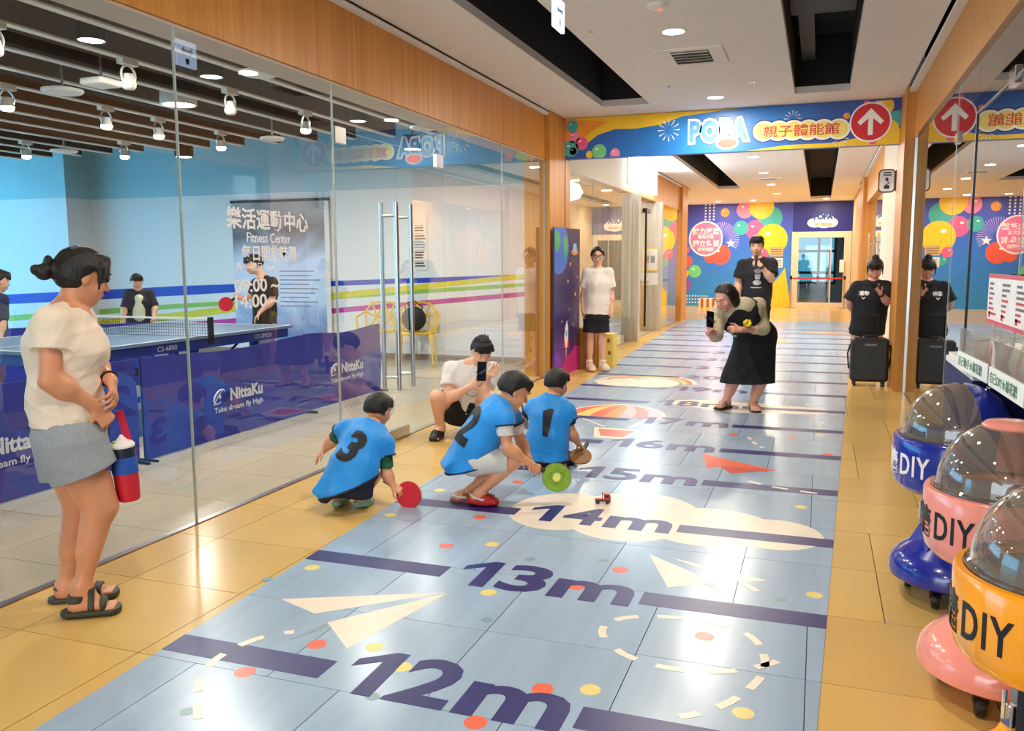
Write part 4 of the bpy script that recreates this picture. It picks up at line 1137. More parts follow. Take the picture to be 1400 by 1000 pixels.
# belt barrier before the far doorway
for x, w in ((-.79, 'left'), (.70, 'right')):
    t = thing('belt_post', 'thin steel belt barrier post, %s one of the pair' % w, 'barrier post', (x, 26.7, 0))
    MB().lathe([(.16, 0), (.16, .012), (.05, .03)], n=20).build('base', STEEL, t); MB().tube([(0, 0, .02), (0, 0, .92)], .025).build('pole', STEEL, t); MB().tube([(0, 0, .84), (0, 0, .95)], .034).build('belt_head', BLACKP, t)
b = MB().box(-.752, .662, 26.69, 26.71, .85, .90).build('barrier_belt', M('belt red', (200, 40, 30), .5)); tag(b, 'red belt stretched between two steel posts', 'belt')
# striped seat box before the mural
bx_ = thing('striped_box', 'white box with brown stripes before the mural', 'box', (mx(978), 26.6, 0))
MB().box(-.27, .27, -.2, .2, 0, .26).build('body', WHITE, bx_, bevel=.006)
for x in (-.17, .0, .17): MB().box(x - .04, x + .04, -.203, -.2, .0, .262).build('stripe', M('stripe brown', (176, 110, 50), .6), bx_)
# projecting sign on the right
ps = thing('projecting_sign', 'rounded white sign with dark red rim on right wall', 'sign', (.70, 11.0, 2.31))
rr = [(sx * (.075 - .04 * (1 - math.cos(a))) , 0) for sx in (1,) for a in (0,)]
def rrect(w, h, r, n_=6):
    out = []
    for cx, cz, a0 in ((w - r, h - r, 0), (-w + r, h - r, PI / 2), (-w + r, -h + r, PI), (w - r, -h + r, 1.5 * PI)):
        out += [(cx + r * math.cos(a0 + PI / 2 * i / n_), cz + r * math.sin(a0 + PI / 2 * i / n_)) for i in range(n_ + 1)]
    return out
MB().prism(rrect(.092, .135, .05), (0, .02, 0), (1, 0, 0), (0, 0, 1), .04).build('rim', M('sign dark red', (110, 40, 38), .4), ps)
MB().prism(rrect(.078, .120, .04), (0, -.0201, 0), (1, 0, 0), (0, 0, 1), .002).build('face', B_WHITE, ps)
MB().box(.09, .165, -.012, .012, -.12, .12).build('bracket', M('sign dark red', (110, 40, 38), .4), ps)
MB().box(-.04, .05, -.0235, -.0221, .06, .075).box(-.04, .05, -.0235, -.0221, .085, .10).build('text_line', BLACKP, ps)
MB().ball((.0, -.0225, .02), (.018, .002, .018), 10, 6).box(-.03, .03, -.0235, -.0221, -.09, -.05).tube([(0, -.0225, 0), (.03, -.0225, -.02), (-.02, -.0225, -.06)], .006, 6).build('pictogram', BLACKP, ps)
POSE={
 'W1':{'B':(-2.770,2.536),'botB':(.166,.093,.433),'botT':(.156,.081,.685),'strT':(.155,.080,.802),'strB':(.178,.120,.591),'brc':(.056,.136,.932),'head':(.042,.046,1.332),'neck':(.008,.008,1.207),'chest':(-.010,-.011,1.076),'waist':(-.016,-.018,.873),'pelvis':(-.012,-.013,.720),'shR':(.076,-.139,1.164),'elR':(.093,-.180,.958),'wrR':(.149,-.030,.837),'haR':(.177,.016,.753),'shL':(-.090,.138,1.156),'elL':(-.039,.150,.981),'wrL':(.147,.056,.926),'haL':(.211,.008,.846),'hipR':(.055,-.066,.676),'knR':(.124,-.012,.430),'anR':(.066,-.076,.115),'heR':(.037,-.107,.045),'toR':(.169,-.008,.014),'hipL':(-.083,.035,.645),'knL':(-.053,.060,.390),'anL':(-.121,.016,.066),'heL':(-.142,-.006,.008),'toL':(.037,.114,.017),'hf':(.449,.865,-.223),'side':(-.667,.745,.000),'u':(.675,.738,.000),'v':(-.738,.675,.000)},
 'C3':{'B':(-2.466,4.118),'pad':(.310,.116,.070),'padh':(.249,.091,.101),'head':(.045,.260,.518),'neck':(.057,.174,.455),'chest':(.043,.084,.360),'waist':(.030,-.005,.251),'pelvis':(.008,-.053,.168),'shR':(.157,.117,.357),'elR':(.174,.104,.194),'wrR':(.219,.096,.123),'haR':(.270,.103,.091),'shL':(-.086,.112,.428),'elL':(-.184,.123,.354),'wrL':(-.225,.099,.299),'haL':(-.251,.083,.270),'hipR':(.040,-.011,.152),'knR':(.039,.210,.141),'anR':(.047,.028,.040),'heR':(.052,-.015,.014),'toR':(.066,.109,-.007),'hipL':(-.045,-.027,.170),'knL':(-.092,.248,.143),'anL':(-.081,.010,.046),'heL':(-.070,-.042,.026),'toL':(-.098,.116,.002),'hf':(.127,.931,-.342),'side':(-.990,.103,.100),'bn':(.107,-.839,.533),'u':(.858,.514,.000),'v':(-.514,.858,.000)},
 'C2':{'B':(-1.822,4.417),'pad':(.458,.103,.169),'padh':(.393,.075,.208),'head':(.189,.132,.648),'neck':(.122,.094,.583),'chest':(.078,.065,.483),'waist':(.015,.028,.370),'pelvis':(-.025,.011,.268),'shR':(.194,-.028,.514),'elR':(.215,-.052,.358),'wrR':(.334,.030,.248),'haR':(.385,.072,.209),'shL':(.140,.242,.477),'elL':(.178,.290,.315),'wrL':(.234,.259,.237),'haL':(.265,.250,.175),'hipR':(.033,-.051,.260),'knR':(.232,.031,.266),'anR':(.035,-.029,.071),'heR':(-.008,-.036,.031),'toR':(.139,.003,.012),'hipL':(-.044,.090,.240),'knL':(.140,.188,.215),'anL':(-.105,.021,.028),'heL':(-.137,.008,-.006),'toL':(-.022,.077,-.010),'hf':(.728,.517,-.450),'side':(-.240,.971,.000),'u':(.924,.381,.000),'v':(-.381,.924,.000)},
 'C1':{'B':(-1.670,5.378),'pad':(.182,.119,.068),'padh':(.190,.185,.111),'head':(.013,.109,.557),'neck':(.005,.064,.467),'chest':(-.005,.030,.347),'waist':(-.014,-.004,.202),'pelvis':(-.018,-.026,.096),'shR':(.102,.053,.394),'elR':(.128,.071,.237),'wrR':(.162,.134,.150),'haR':(.186,.162,.116),'shL':(-.130,.064,.405),'elL':(-.230,.075,.290),'wrL':(-.227,.191,.233),'haL':(-.218,.246,.202),'hipR':(.028,.009,.066),'knR':(.087,.257,-.000),'anR':(.070,.043,.011),'heR':(.067,-.000,.010),'toR':(.055,.164,-.003),'hipL':(-.072,-.002,.066),'knL':(-.109,.280,.001),'anL':(-.074,.019,.005),'heL':(-.065,-.041,.004),'toL':(-.080,.122,-.004),'hf':(.236,.938,-.252),'side':(-.992,.069,.103),'bn':(.194,-.951,.241),'u':(.955,.296,.000),'v':(-.296,.955,.000)},
 'M1':{'B':(-2.697,6.166),'ph':(.286,-.170,.555),'head':(.207,.036,.684),'neck':(.113,.049,.574),'chest':(.088,.060,.448),'waist':(.031,.101,.320),'pelvis':(-.007,.128,.193),'shR':(-.034,-.037,.543),'elR':(-.006,-.134,.324),'wrR':(.186,-.159,.430),'haR':(.266,-.145,.500),'shL':(.236,.169,.517),'elL':(.229,-.009,.323),'wrL':(.267,.008,.497),'haL':(.336,.038,.566),'hipR':(-.054,.085,.186),'knR':(-.079,-.209,.344),'anR':(-.102,-.099,.078),'heR':(-.136,-.027,.008),'toR':(-.079,-.275,.002),'hipL':(.056,.177,.177),'knL':(.271,.009,.316),'anL':(.155,.090,.059),'heL':(.124,.164,-.012),'toL':(.266,-.047,.003),'hf':(.543,-.736,-.405),'side':(.818,.576,.000),'u':(.916,.401,.000),'v':(-.401,.916,.000)},
 'G':{'B':(-2.650,10.524),'head':(.007,.002,1.452),'neck':(.006,.012,1.287),'chest':(.014,.004,1.112),'waist':(.007,.002,.890),'pelvis':(-.001,-.000,.695),'shR':(-.112,-.028,1.251),'elR':(-.174,-.023,.982),'wrR':(-.160,-.071,.780),'haR':(-.157,-.081,.688),'shL':(.142,.036,1.250),'elL':(.176,.065,.982),'wrL':(.189,.017,.771),'haL':(.193,.007,.679),'hipR':(-.068,-.017,.657),'knR':(-.075,-.019,.386),'anR':(-.082,-.021,.113),'heR':(-.094,.028,.031),'toR':(.008,-.184,.013),'hipL':(.067,.017,.658),'knL':(.069,.017,.387),'anL':(.081,.020,.114),'heL':(.060,.067,.032),'toL':(.179,-.110,.020),'hf':(.291,-.953,-.080),'side':(.970,.244,.000),'u':(.970,.244,.000),'v':(-.244,.970,.000)},
 'W2':{'B':(-.681,8.134),'ph':(-.213,-.489,.876),'flo':(.091,-.273,.835),'head':(-.103,-.310,1.063),'neck':(-.013,-.222,.981),'chest':(.024,-.098,.888),'waist':(.093,.058,.771),'pelvis':(.142,.152,.682),'shR':(-.161,-.214,.926),'elR':(-.180,-.296,.725),'wrR':(-.235,-.441,.755),'haR':(-.221,-.460,.815),'shL':(.159,-.037,.981),'elL':(.213,-.082,.777),'wrL':(.037,-.298,.776),'haL':(-.035,-.344,.785),'hipR':(.040,.124,.613),'knR':(-.039,-.023,.293),'anR':(-.104,.011,.077),'heR':(-.089,.073,.033),'toR':(-.170,-.115,.037),'hipL':(.223,.159,.628),'knL':(.204,-.003,.287),'anL':(.137,.011,.054),'heL':(.134,.071,.017),'toL':(.182,-.145,.000),'hf':(-.534,-.714,-.452),'side':(.919,.394,.000),'u':(.997,.083,.000),'v':(-.083,.997,.000)},
 'M2':{'B':(-.721,11.146),'mic0':(-.018,-.252,1.344),'mic1':(-.022,-.172,1.451),'head':(-.032,-.002,1.571),'neck':(-.016,.019,1.416),'chest':(-.011,.019,1.233),'waist':(-.013,.019,1.012),'pelvis':(-.026,.018,.837),'shR':(-.190,-.012,1.343),'elR':(-.246,-.016,1.104),'wrR':(-.227,-.065,.903),'haR':(-.224,-.075,.811),'shL':(.154,.010,1.351),'elL':(.157,-.110,1.163),'wrL':(.037,-.218,1.335),'haL':(-.017,-.222,1.406),'hipR':(-.103,-.007,.791),'knR':(-.092,-.006,.401),'anR':(-.092,-.006,.082),'heR':(-.094,.044,.019),'toR':(-.083,-.206,.003),'hipL':(.057,.004,.793),'knL':(.068,.004,.404),'anL':(.087,.006,.087),'heL':(.086,.056,.025),'toL':(.119,-.193,.010),'hf':(-.015,-.995,-.099),'side':(.998,.065,.000),'u':(.998,.065,.000),'v':(-.065,.998,.000)},
 'W3':{'B':(.574,10.643),'ph':(.022,-.262,1.138),'head':(.024,-.041,1.291),'neck':(.014,-.001,1.140),'chest':(.006,-.000,.963),'waist':(-.016,.001,.752),'pelvis':(-.033,.002,.582),'shR':(-.163,.009,1.071),'elR':(-.234,.033,.891),'wrR':(-.185,.150,.757),'haR':(-.133,.187,.704),'shL':(.155,-.008,1.082),'elL':(.165,-.089,.910),'wrL':(.084,-.205,1.013),'haL':(.026,-.242,1.080),'hipR':(-.109,.006,.537),'knR':(-.122,.007,.279),'anR':(-.137,.007,.054),'heR':(-.133,.057,.004),'toR':(-.179,-.161,-.021),'hipL':(.047,-.003,.541),'knL':(.058,-.003,.286),'anL':(.052,-.003,.063),'heL':(.057,.047,.014),'toL':(.047,-.173,-.017),'hf':(-.046,-.847,-.530),'side':(.999,-.054,.000),'u':(.999,-.054,.000),'v':(.054,.999,.000)},
 'P1':{'B':(-5.894,8.000),'pad':(-.360,-.116,.933),'padh':(-.288,-.039,.996),'head':(-.022,-.041,1.372),'neck':(.044,.032,1.233),'chest':(.051,.038,1.062),'waist':(.045,.033,.857),'pelvis':(.039,.029,.676),'shR':(-.111,.117,1.157),'elR':(-.172,.122,.999),'wrR':(-.237,.011,.995),'haR':(-.288,-.051,1.013),'shL':(.211,-.044,1.171),'elL':(.205,-.048,.977),'wrL':(.094,-.129,.843),'haL':(.042,-.168,.763),'hipR':(-.034,.074,.647),'knR':(-.062,.054,.381),'anR':(-.057,.057,.129),'heR':(-.033,.075,.060),'toR':(-.168,-.025,.059),'hipL':(.117,-.013,.656),'knL':(.096,-.029,.361),'anL':(.107,-.021,.095),'heL':(.130,-.004,.028),'toL':(.002,-.123,.030),'hf':(-.694,-.703,-.154),'side':(.510,-.860,.000),'u':(.805,.593,.000),'v':(-.593,.805,.000)},
 'P2':{'B':(-7.909,8.200),'head':(.056,.054,1.164),'neck':(.050,.076,1.056),'chest':(.051,.077,.930),'waist':(.044,.070,.751),'pelvis':(.039,.066,.625),'shR':(-.014,-.014,1.023),'elR':(-.021,-.090,.848),'wrR':(.053,-.199,.715),'haR':(.093,-.244,.666),'shL':(.151,.146,1.019),'elL':(.227,.150,.857),'wrL':(.312,.023,.741),'haL':(.333,-.027,.691),'hipR':(-.003,.025,.600),'knR':(.002,.002,.367),'anR':(-.007,-.007,.141),'heR':(-.043,.028,.090),'toR':(.096,-.130,.087),'hipL':(.080,.105,.596),'knL':(.085,.082,.362),'anL':(.082,.080,.134),'heL':(.046,.114,.083),'toL':(.196,-.034,.079),'hf':(.754,-.640,-.148),'side':(.720,.694,.000),'u':(.720,.694,.000),'v':(-.694,.720,.000)},
 'P3':{'B':(-7.471,5.900),'head':(.085,.108,1.225),'neck':(.058,.073,1.107),'chest':(.044,.056,.947),'waist':(.037,.046,.772),'pelvis':(.030,.038,.618),'shR':(-.065,-.001,1.053),'elR':(-.087,-.030,.859),'wrR':(.069,-.073,.748),'haR':(.128,-.063,.714),'shL':(.170,.054,1.053),'elL':(.165,.048,.845),'wrL':(.194,-.012,.683),'haL':(.207,-.029,.615),'hipR':(-.016,.012,.591),'knR':(-.012,-.015,.319),'anR':(-.022,-.028,.085),'heR':(-.031,-.040,.030),'toR':(.098,-.037,.022),'hipL':(.071,.057,.589),'knL':(.044,.055,.312),'anL':(.034,.043,.077),'heL':(.020,.026,.022),'toL':(.150,.029,.014),'hf':(.319,.933,-.164),'side':(-.941,.340,.000),'u':(.620,.785,.000),'v':(-.785,.620,.000)},
}
# ---------------------------------------------------------------- figures: one continuous surface per body
V3 = lambda *a: np.array(a, float)
def unit(v):
    v = np.asarray(v, float); return v / max(1e-9, np.linalg.norm(v))
class Field:
    """a distance field built from tapered limbs, meshed as one skin"""
    def __init__(s): s.p = []
    def _add(s, fn, lo, hi, k, op): s.p.append((fn, np.asarray(lo, float), np.asarray(hi, float), k, op)); return s
    def limb(s, a, b, ra, rb, k=0.02, cut=(), op='u'):
        a = np.asarray(a, float); b = np.asarray(b, float); d = b - a; L2 = max(1e-9, d @ d)
        def fn(P):
            t = np.clip(((P - a) @ d) / L2, 0, 1)
            q = P - a - t[..., None] * d
            r = np.sqrt((q * q).sum(-1)) - (ra + (rb - ra) * t)
            for c, n_ in cut: r = np.maximum(r, (P - c) @ n_)
            return r
        m = max(ra, rb)
        return s._add(fn, np.minimum(a, b) - m, np.maximum(a, b) + m, k, op)
    def slab(s, a, b, wa, wb, side, k=0.03, cut=(), op='u', flat=False):
        """limb with an oval section: (half width along side, half depth); flat = no rounded ends"""
        a = np.asarray(a, float); b = np.asarray(b, float); d = b - a; L = np.linalg.norm(d); z = d / max(L, 1e-9)
        x = np.asarray(side, float); x = unit(x - z * (x @ z)); y = np.cross(z, x)
        def fn(P):
            q = P - a
            h = q @ z
            t = np.clip(h / L, 0, 1)
            e = h - t * L
            w = wa[0] + (wb[0] - wa[0]) * t; dd = wa[1] + (wb[1] - wa[1]) * t
            mn = np.minimum(w, dd)
            ex = (q @ x) / w; ey = (q @ y) / dd
            if flat:
                k0 = np.sqrt(ex * ex + ey * ey) + 1e-9
                k1 = np.sqrt((ex / w) ** 2 + (ey / dd) ** 2) + 1e-9
                r = k0 * (k0 - 1) / k1
                r = np.maximum(r, np.abs(h - L / 2) - L / 2)
            else:
                ez = e / mn
                k0 = np.sqrt(ex * ex + ey * ey + ez * ez) + 1e-9
                k1 = np.sqrt((ex / w) ** 2 + (ey / dd) ** 2 + (ez / mn) ** 2) + 1e-9
                r = k0 * (k0 - 1) / k1
            for c, n_ in cut: r = np.maximum(r, (P - c) @ n_)
            return r
        m = max(wa + wb)
        return s._add(fn, np.minimum(a, b) - m, np.maximum(a, b) + m, k, op)
    def oval(s, c, r, ax=None, k=0.02, cut=(), op='u'):
        c = np.asarray(c, float); r = np.asarray(r, float)
        A = np.eye(3) if ax is None else np.array([unit(v) for v in ax])
        def fn(P):
            q = ((P - c) @ A.T)
            k0 = np.sqrt(((q / r) ** 2).sum(-1)) + 1e-9
            k1 = np.sqrt(((q / (r * r)) ** 2).sum(-1)) + 1e-9
            d = k0 * (k0 - 1) / k1
            for cc, n_ in cut: d = np.maximum(d, (P - cc) @ n_)
            return d
        return s._add(fn, c - r.max(), c + r.max(), k, op)
    def plane(s, c, n_):
        c = np.asarray(c, float); n_ = unit(n_)
        return s._add(lambda P: (P - c) @ n_, V3(-1e3, -1e3, -1e3), V3(1e3, 1e3, 1e3), 0, 'i')
    def grid(s, res):
        us = [p for p in s.p if p[4] == 'u']
        lo = np.min([p[1] for p in us], 0) - 3 * res - 0.01; hi = np.max([p[2] for p in us], 0) + 3 * res + 0.01
        n_ = np.ceil((hi - lo) / res).astype(int) + 1
        D = np.full(n_, 0.2, np.float32)
        for fn, a, b, k, op in s.p:
            m = k + 2.5 * res
            i0 = np.maximum(0, np.floor((a - m - lo) / res).astype(int)); i1 = np.minimum(n_, np.ceil((b + m - lo) / res).astype(int) + 1)
            if np.any(i1 <= i0): continue
            ax = [lo[j] + res * np.arange(i0[j], i1[j]) for j in range(3)]
            P = np.stack(np.meshgrid(*ax, indexing='ij'), -1)
            d = fn(P).astype(np.float32)
            sl = tuple(slice(i0[j], i1[j]) for j in range(3))
            o = D[sl]
            if op == 'u':
                if k > 0:
                    h = np.clip(.5 + .5 * (o - d) / k, 0, 1); D[sl] = o + (d - o) * h - k * h * (1 - h)
                else: D[sl] = np.minimum(o, d)
            elif op == 's':
                if k > 0:
                    h = np.clip(.5 - .5 * (o + d) / k, 0, 1); D[sl] = o + (-d - o) * h + k * h * (1 - h)
                else: D[sl] = np.maximum(o, -d)
            else: D[sl] = np.maximum(o, d)
        return D, lo
    def surface(s, res, smooth=1):
        D, lo = s.grid(res)
        sg = D < 0
        nx, ny, nz = D.shape
        c = [sg[i:nx - 1 + i, j:ny - 1 + j, k:nz - 1 + k] for i in (0, 1) for j in (0, 1) for k in (0, 1)]
        al = np.logical_and.reduce(c); an = np.logical_or.reduce(c)
        act = an & ~al
        I = np.argwhere(act)
        idx = -np.ones(act.shape, np.int64); idx[tuple(I.T)] = np.arange(len(I))
        off = np.array([(i, j, k) for i in (0, 1) for j in (0, 1) for k in (0, 1)])
        vals = np.stack([D[tuple((I + o).T)] for o in off], 1)
        acc = np.zeros((len(I), 3)); cnt = np.zeros(len(I))
        for a in range(8):
            for b in range(a + 1, 8):
                if np.abs(off[a] - off[b]).sum() != 1: continue
                m = (vals[:, a] < 0) != (vals[:, b] < 0)
                t = np.where(m, vals[:, a] / np.where(m, vals[:, a] - vals[:, b], 1), 0)
                acc += np.where(m[:, None], off[a] + t[:, None] * (off[b] - off[a]), 0); cnt += m
        Vt = lo + res * (I + acc / cnt[:, None])
        Q = []
        for ax in range(3):
            u, w = [(1, 2), (2, 0), (0, 1)][ax]
            s0 = [slice(None)] * 3; s1 = [slice(None)] * 3
            s0[ax] = slice(0, -1); s1[ax] = slice(1, None)
            A, B = sg[tuple(s0)], sg[tuple(s1)]
            E = np.argwhere(A != B)
            E = E[(E[:, u] > 0) & (E[:, w] > 0) & (E[:, u] < D.shape[u] - 1) & (E[:, w] < D.shape[w] - 1)]
            inside = A[tuple(E.T)]
            e = [E.copy() for _ in range(4)]
            e[0][:, u] -= 1; e[0][:, w] -= 1; e[1][:, w] -= 1; e[3][:, u] -= 1
            q = np.stack([idx[tuple(x.T)] for x in e], 1)
            q = np.where(inside[:, None], q, q[:, ::-1])
            Q.append(q)
        Q = np.concatenate(Q)
        Q = Q[(Q >= 0).all(1)]
        for _ in range(smooth):
            sm = np.zeros_like(Vt); n_ = np.zeros(len(Vt))
            for i in range(4):
                j = (i + 1) % 4
                np.add.at(sm, Q[:, i], Vt[Q[:, j]]); np.add.at(n_, Q[:, i], 1)
            Vt = .4 * Vt + .6 * sm / np.maximum(n_, 1)[:, None]
        return Vt, Q
def folds(Vt, Q, amp, sc=9.0, seed=1, ax=None):
    """cloth creases: push along the normal by a few crossing waves"""
    r = np.random.RandomState(seed)
    nrm = np.zeros_like(Vt)
    fn = np.cross(Vt[Q[:, 2]] - Vt[Q[:, 0]], Vt[Q[:, 3]] - Vt[Q[:, 1]])
    for i in range(4): np.add.at(nrm, Q[:, i], fn)
    nrm /= np.maximum(1e-9, np.linalg.norm(nrm, axis=1))[:, None]
    h = np.zeros(len(Vt))
    for i in range(7):
        k = r.normal(size=3) * sc * r.uniform(.6, 1.9)
        if ax is not None: k = k - unit(ax) * (k @ unit(ax)) * .8
        w = Vt @ k + r.uniform(0, 6) + 1.2 * np.sin(Vt @ (r.normal(size=3) * sc * .5))
        h += (1 - np.abs(np.sin(w))) ** 2 - .4
    return Vt + nrm * (amp * h / 2.2)[:, None]
def skin_obj(name, F, res, mat, parent, smooth=1, fold=0, seed=1, ax=None, sc=9.0):
    Vt, Q = F.surface(res, smooth)
    if fold: Vt = folds(Vt, Q, fold, sc, seed, ax)
    me = bpy.data.meshes.new(name)
    me.vertices.add(len(Vt)); me.vertices.foreach_set('co', Vt.astype(np.float32).ravel())
    me.loops.add(len(Q) * 4); me.loops.foreach_set('vertex_index', Q.astype(np.int32).ravel())
    me.polygons.add(len(Q)); me.polygons.foreach_set('loop_start', np.arange(0, len(Q) * 4, 4, dtype=np.int32))
    try: me.polygons.foreach_set('loop_total', np.full(len(Q), 4, np.int32))
    except Exception: pass
    me.update(calc_edges=True); me.validate()
    me.polygons.foreach_set('use_smooth', [True] * len(me.polygons))
    o = link(name, me, mat, parent)
    return o
# ---- head, hands, feet
def head_axes(J):
    f = unit(J['hf'])
    l = unit(np.cross(V3(0, 0, 1), f)); u = np.cross(f, l)
    return f, l, u
def add_head(F, C, f, l, u, h, child=False, ears=True):
    ax = (l, f, u)
    at = lambda a, b, c: C + l * a * h + f * b * h + u * c * h
    F.oval(at(0, -.04, .13), (.335 * h, .415 * h, .365 * h), ax, .02)
    F.oval(at(0, .10, -.14), (.275 * h, .285 * h, .31 * h), ax, .05 * h + .015)
    F.oval(at(0, .22, -.37), (.12 * h, .11 * h, .09 * h), ax, .10 * h)
    for s in (-1, 1):
        F.oval(at(.17 * s, .24, -.13), (.11 * h, .10 * h, .11 * h), ax, .08 * h)
        if ears:
            F.oval(at(.335 * s, -.03, -.03), (.035 * h, .075 * h, .115 * h), (l + f * .25 * s, f - l * .25 * s, u), .012)
        F.oval(at(.145 * s, .405, .035), (.085 * h, .05 * h, .05 * h), ax, .03 * h, op='s')
    F.limb(at(-.16, .37, .115), at(.16, .37, .115), .045 * h, .045 * h, .05 * h)
    F.limb(at(0, .385, .03), at(0, .455, -.115), .026 * h, .050 * h, .035 * h)
    for s in (-1, 1): F.oval(at(.05 * s, .40, -.125), (.035 * h, .04 * h, .03 * h), ax, .02 * h)
    F.oval(at(0, .375, -.235), (.105 * h, .035 * h, .028 * h), ax, .02 * h)
    F.oval(at(0, .365, -.285), (.085 * h, .035 * h, .026 * h), ax, .02 * h)
    F.limb(at(-.10, .415, -.258), at(.10, .415, -.258), .008 * h, .008 * h, .008 * h, op='s')
IRIS = M('dark iris', (26, 16, 12), .15); EYEW = M('eye white', (232, 226, 220), .25); BROW = M('dark eyebrow', (34, 24, 20), .8); LIPS = M('lips', (190, 104, 92), .4)
def face_parts(parent, C, f, l, u, h, lids=.5):
    at = lambda a, b, c: Vector(C + l * a * h + f * b * h + u * c * h)
    R3 = Matrix((l, f, u)).transposed()
    def ov(name, c, r, m, tilt=0):
        b = MB().ball((0, 0, 0), r, 12, 8)
        b.v = [tuple(R3 @ (Matrix.Rotation(tilt, 3, 'Y') @ Vector(p)) + c) for p in b.v]
        return b.build(name, m, parent, smooth=True)
    for s in (-1, 1):
        e = ov('eye', at(.145 * s, .362, .032), (.058 * h, .030 * h, .030 * h * lids * 1.6), EYEW)
        i = ov('iris', at(.145 * s, .384, .028), (.026 * h, .012 * h, .026 * h * min(1, lids * 1.6)), IRIS); i.parent = e
        ov('eyebrow', at(.15 * s, .412, .145), (.085 * h, .016 * h, .014 * h), BROW, -.12 * s)
    ov('mouth', at(0, .398, -.258), (.088 * h, .020 * h, .030 * h), LIPS)
def add_hand(F, W, fd, pn, side, L, curl=(.3, .35, .4, .5), spread=1.0, thumb=(.75, .5), r=None):
    """palm and five fingers from the wrist W; fd = finger direction, pn = direction the palm faces, side = +1 / -1 thumb side along pn x fd"""
    W = np.asarray(W, float); fd = unit(fd); pn = unit(np.asarray(pn, float) - fd * (np.asarray(pn, float) @ fd)); lt = np.cross(pn, fd) * side
    r = r or .047 * L
    F.slab(W + fd * .04 * L, W + fd * .46 * L, (.17 * L, .085 * L), (.225 * L, .075 * L), lt, .012)
    def rot(v, a):
        return v * math.cos(a) + pn * math.sin(a)
    for q, (o, ln) in enumerate(((.165, .41), (.055, .46), (-.055, .42), (-.16, .33))):
        b = W + fd * (.47 - .03 * abs(q - 1)) * L + lt * o * L
        d0 = unit(fd + lt * (o * .55 * spread))
        a = 0.0; p = b
        for seg, (fr_, bend) in enumerate(((.44, 1.15), (.31, 1.5), (.25, 1.0))):
            a += curl[q] * bend
            d = unit(d0 * math.cos(a) + pn * math.sin(a))
            e = p + d * ln * L * fr_
            F.limb(p, e, r * (1.06 - .12 * seg), r * (.97 - .12 * seg), .004)
            p = e
    b = W + fd * .14 * L + lt * .15 * L + pn * .03 * L
    d = unit(fd * .55 + lt * thumb[0] + pn * thumb[1] * .5)
    e = b + d * .27 * L
    F.limb(b, e, r * 1.5, r * 1.12, .012)
    d2 = unit(fd * .9 + lt * thumb[0] * .35 + pn * thumb[1])
    F.limb(e, e + d2 * .22 * L, r * 1.1, r * .88, .005)
def P_(J):
    J = {k: np.array(v, float) for k, v in J.items()}
    for q in 'LR':                      # soles on the floor
        J['he' + q][2] = min(J['he' + q][2], .016); J['to' + q][2] = min(max(J['to' + q][2], .008), .016)
    return J
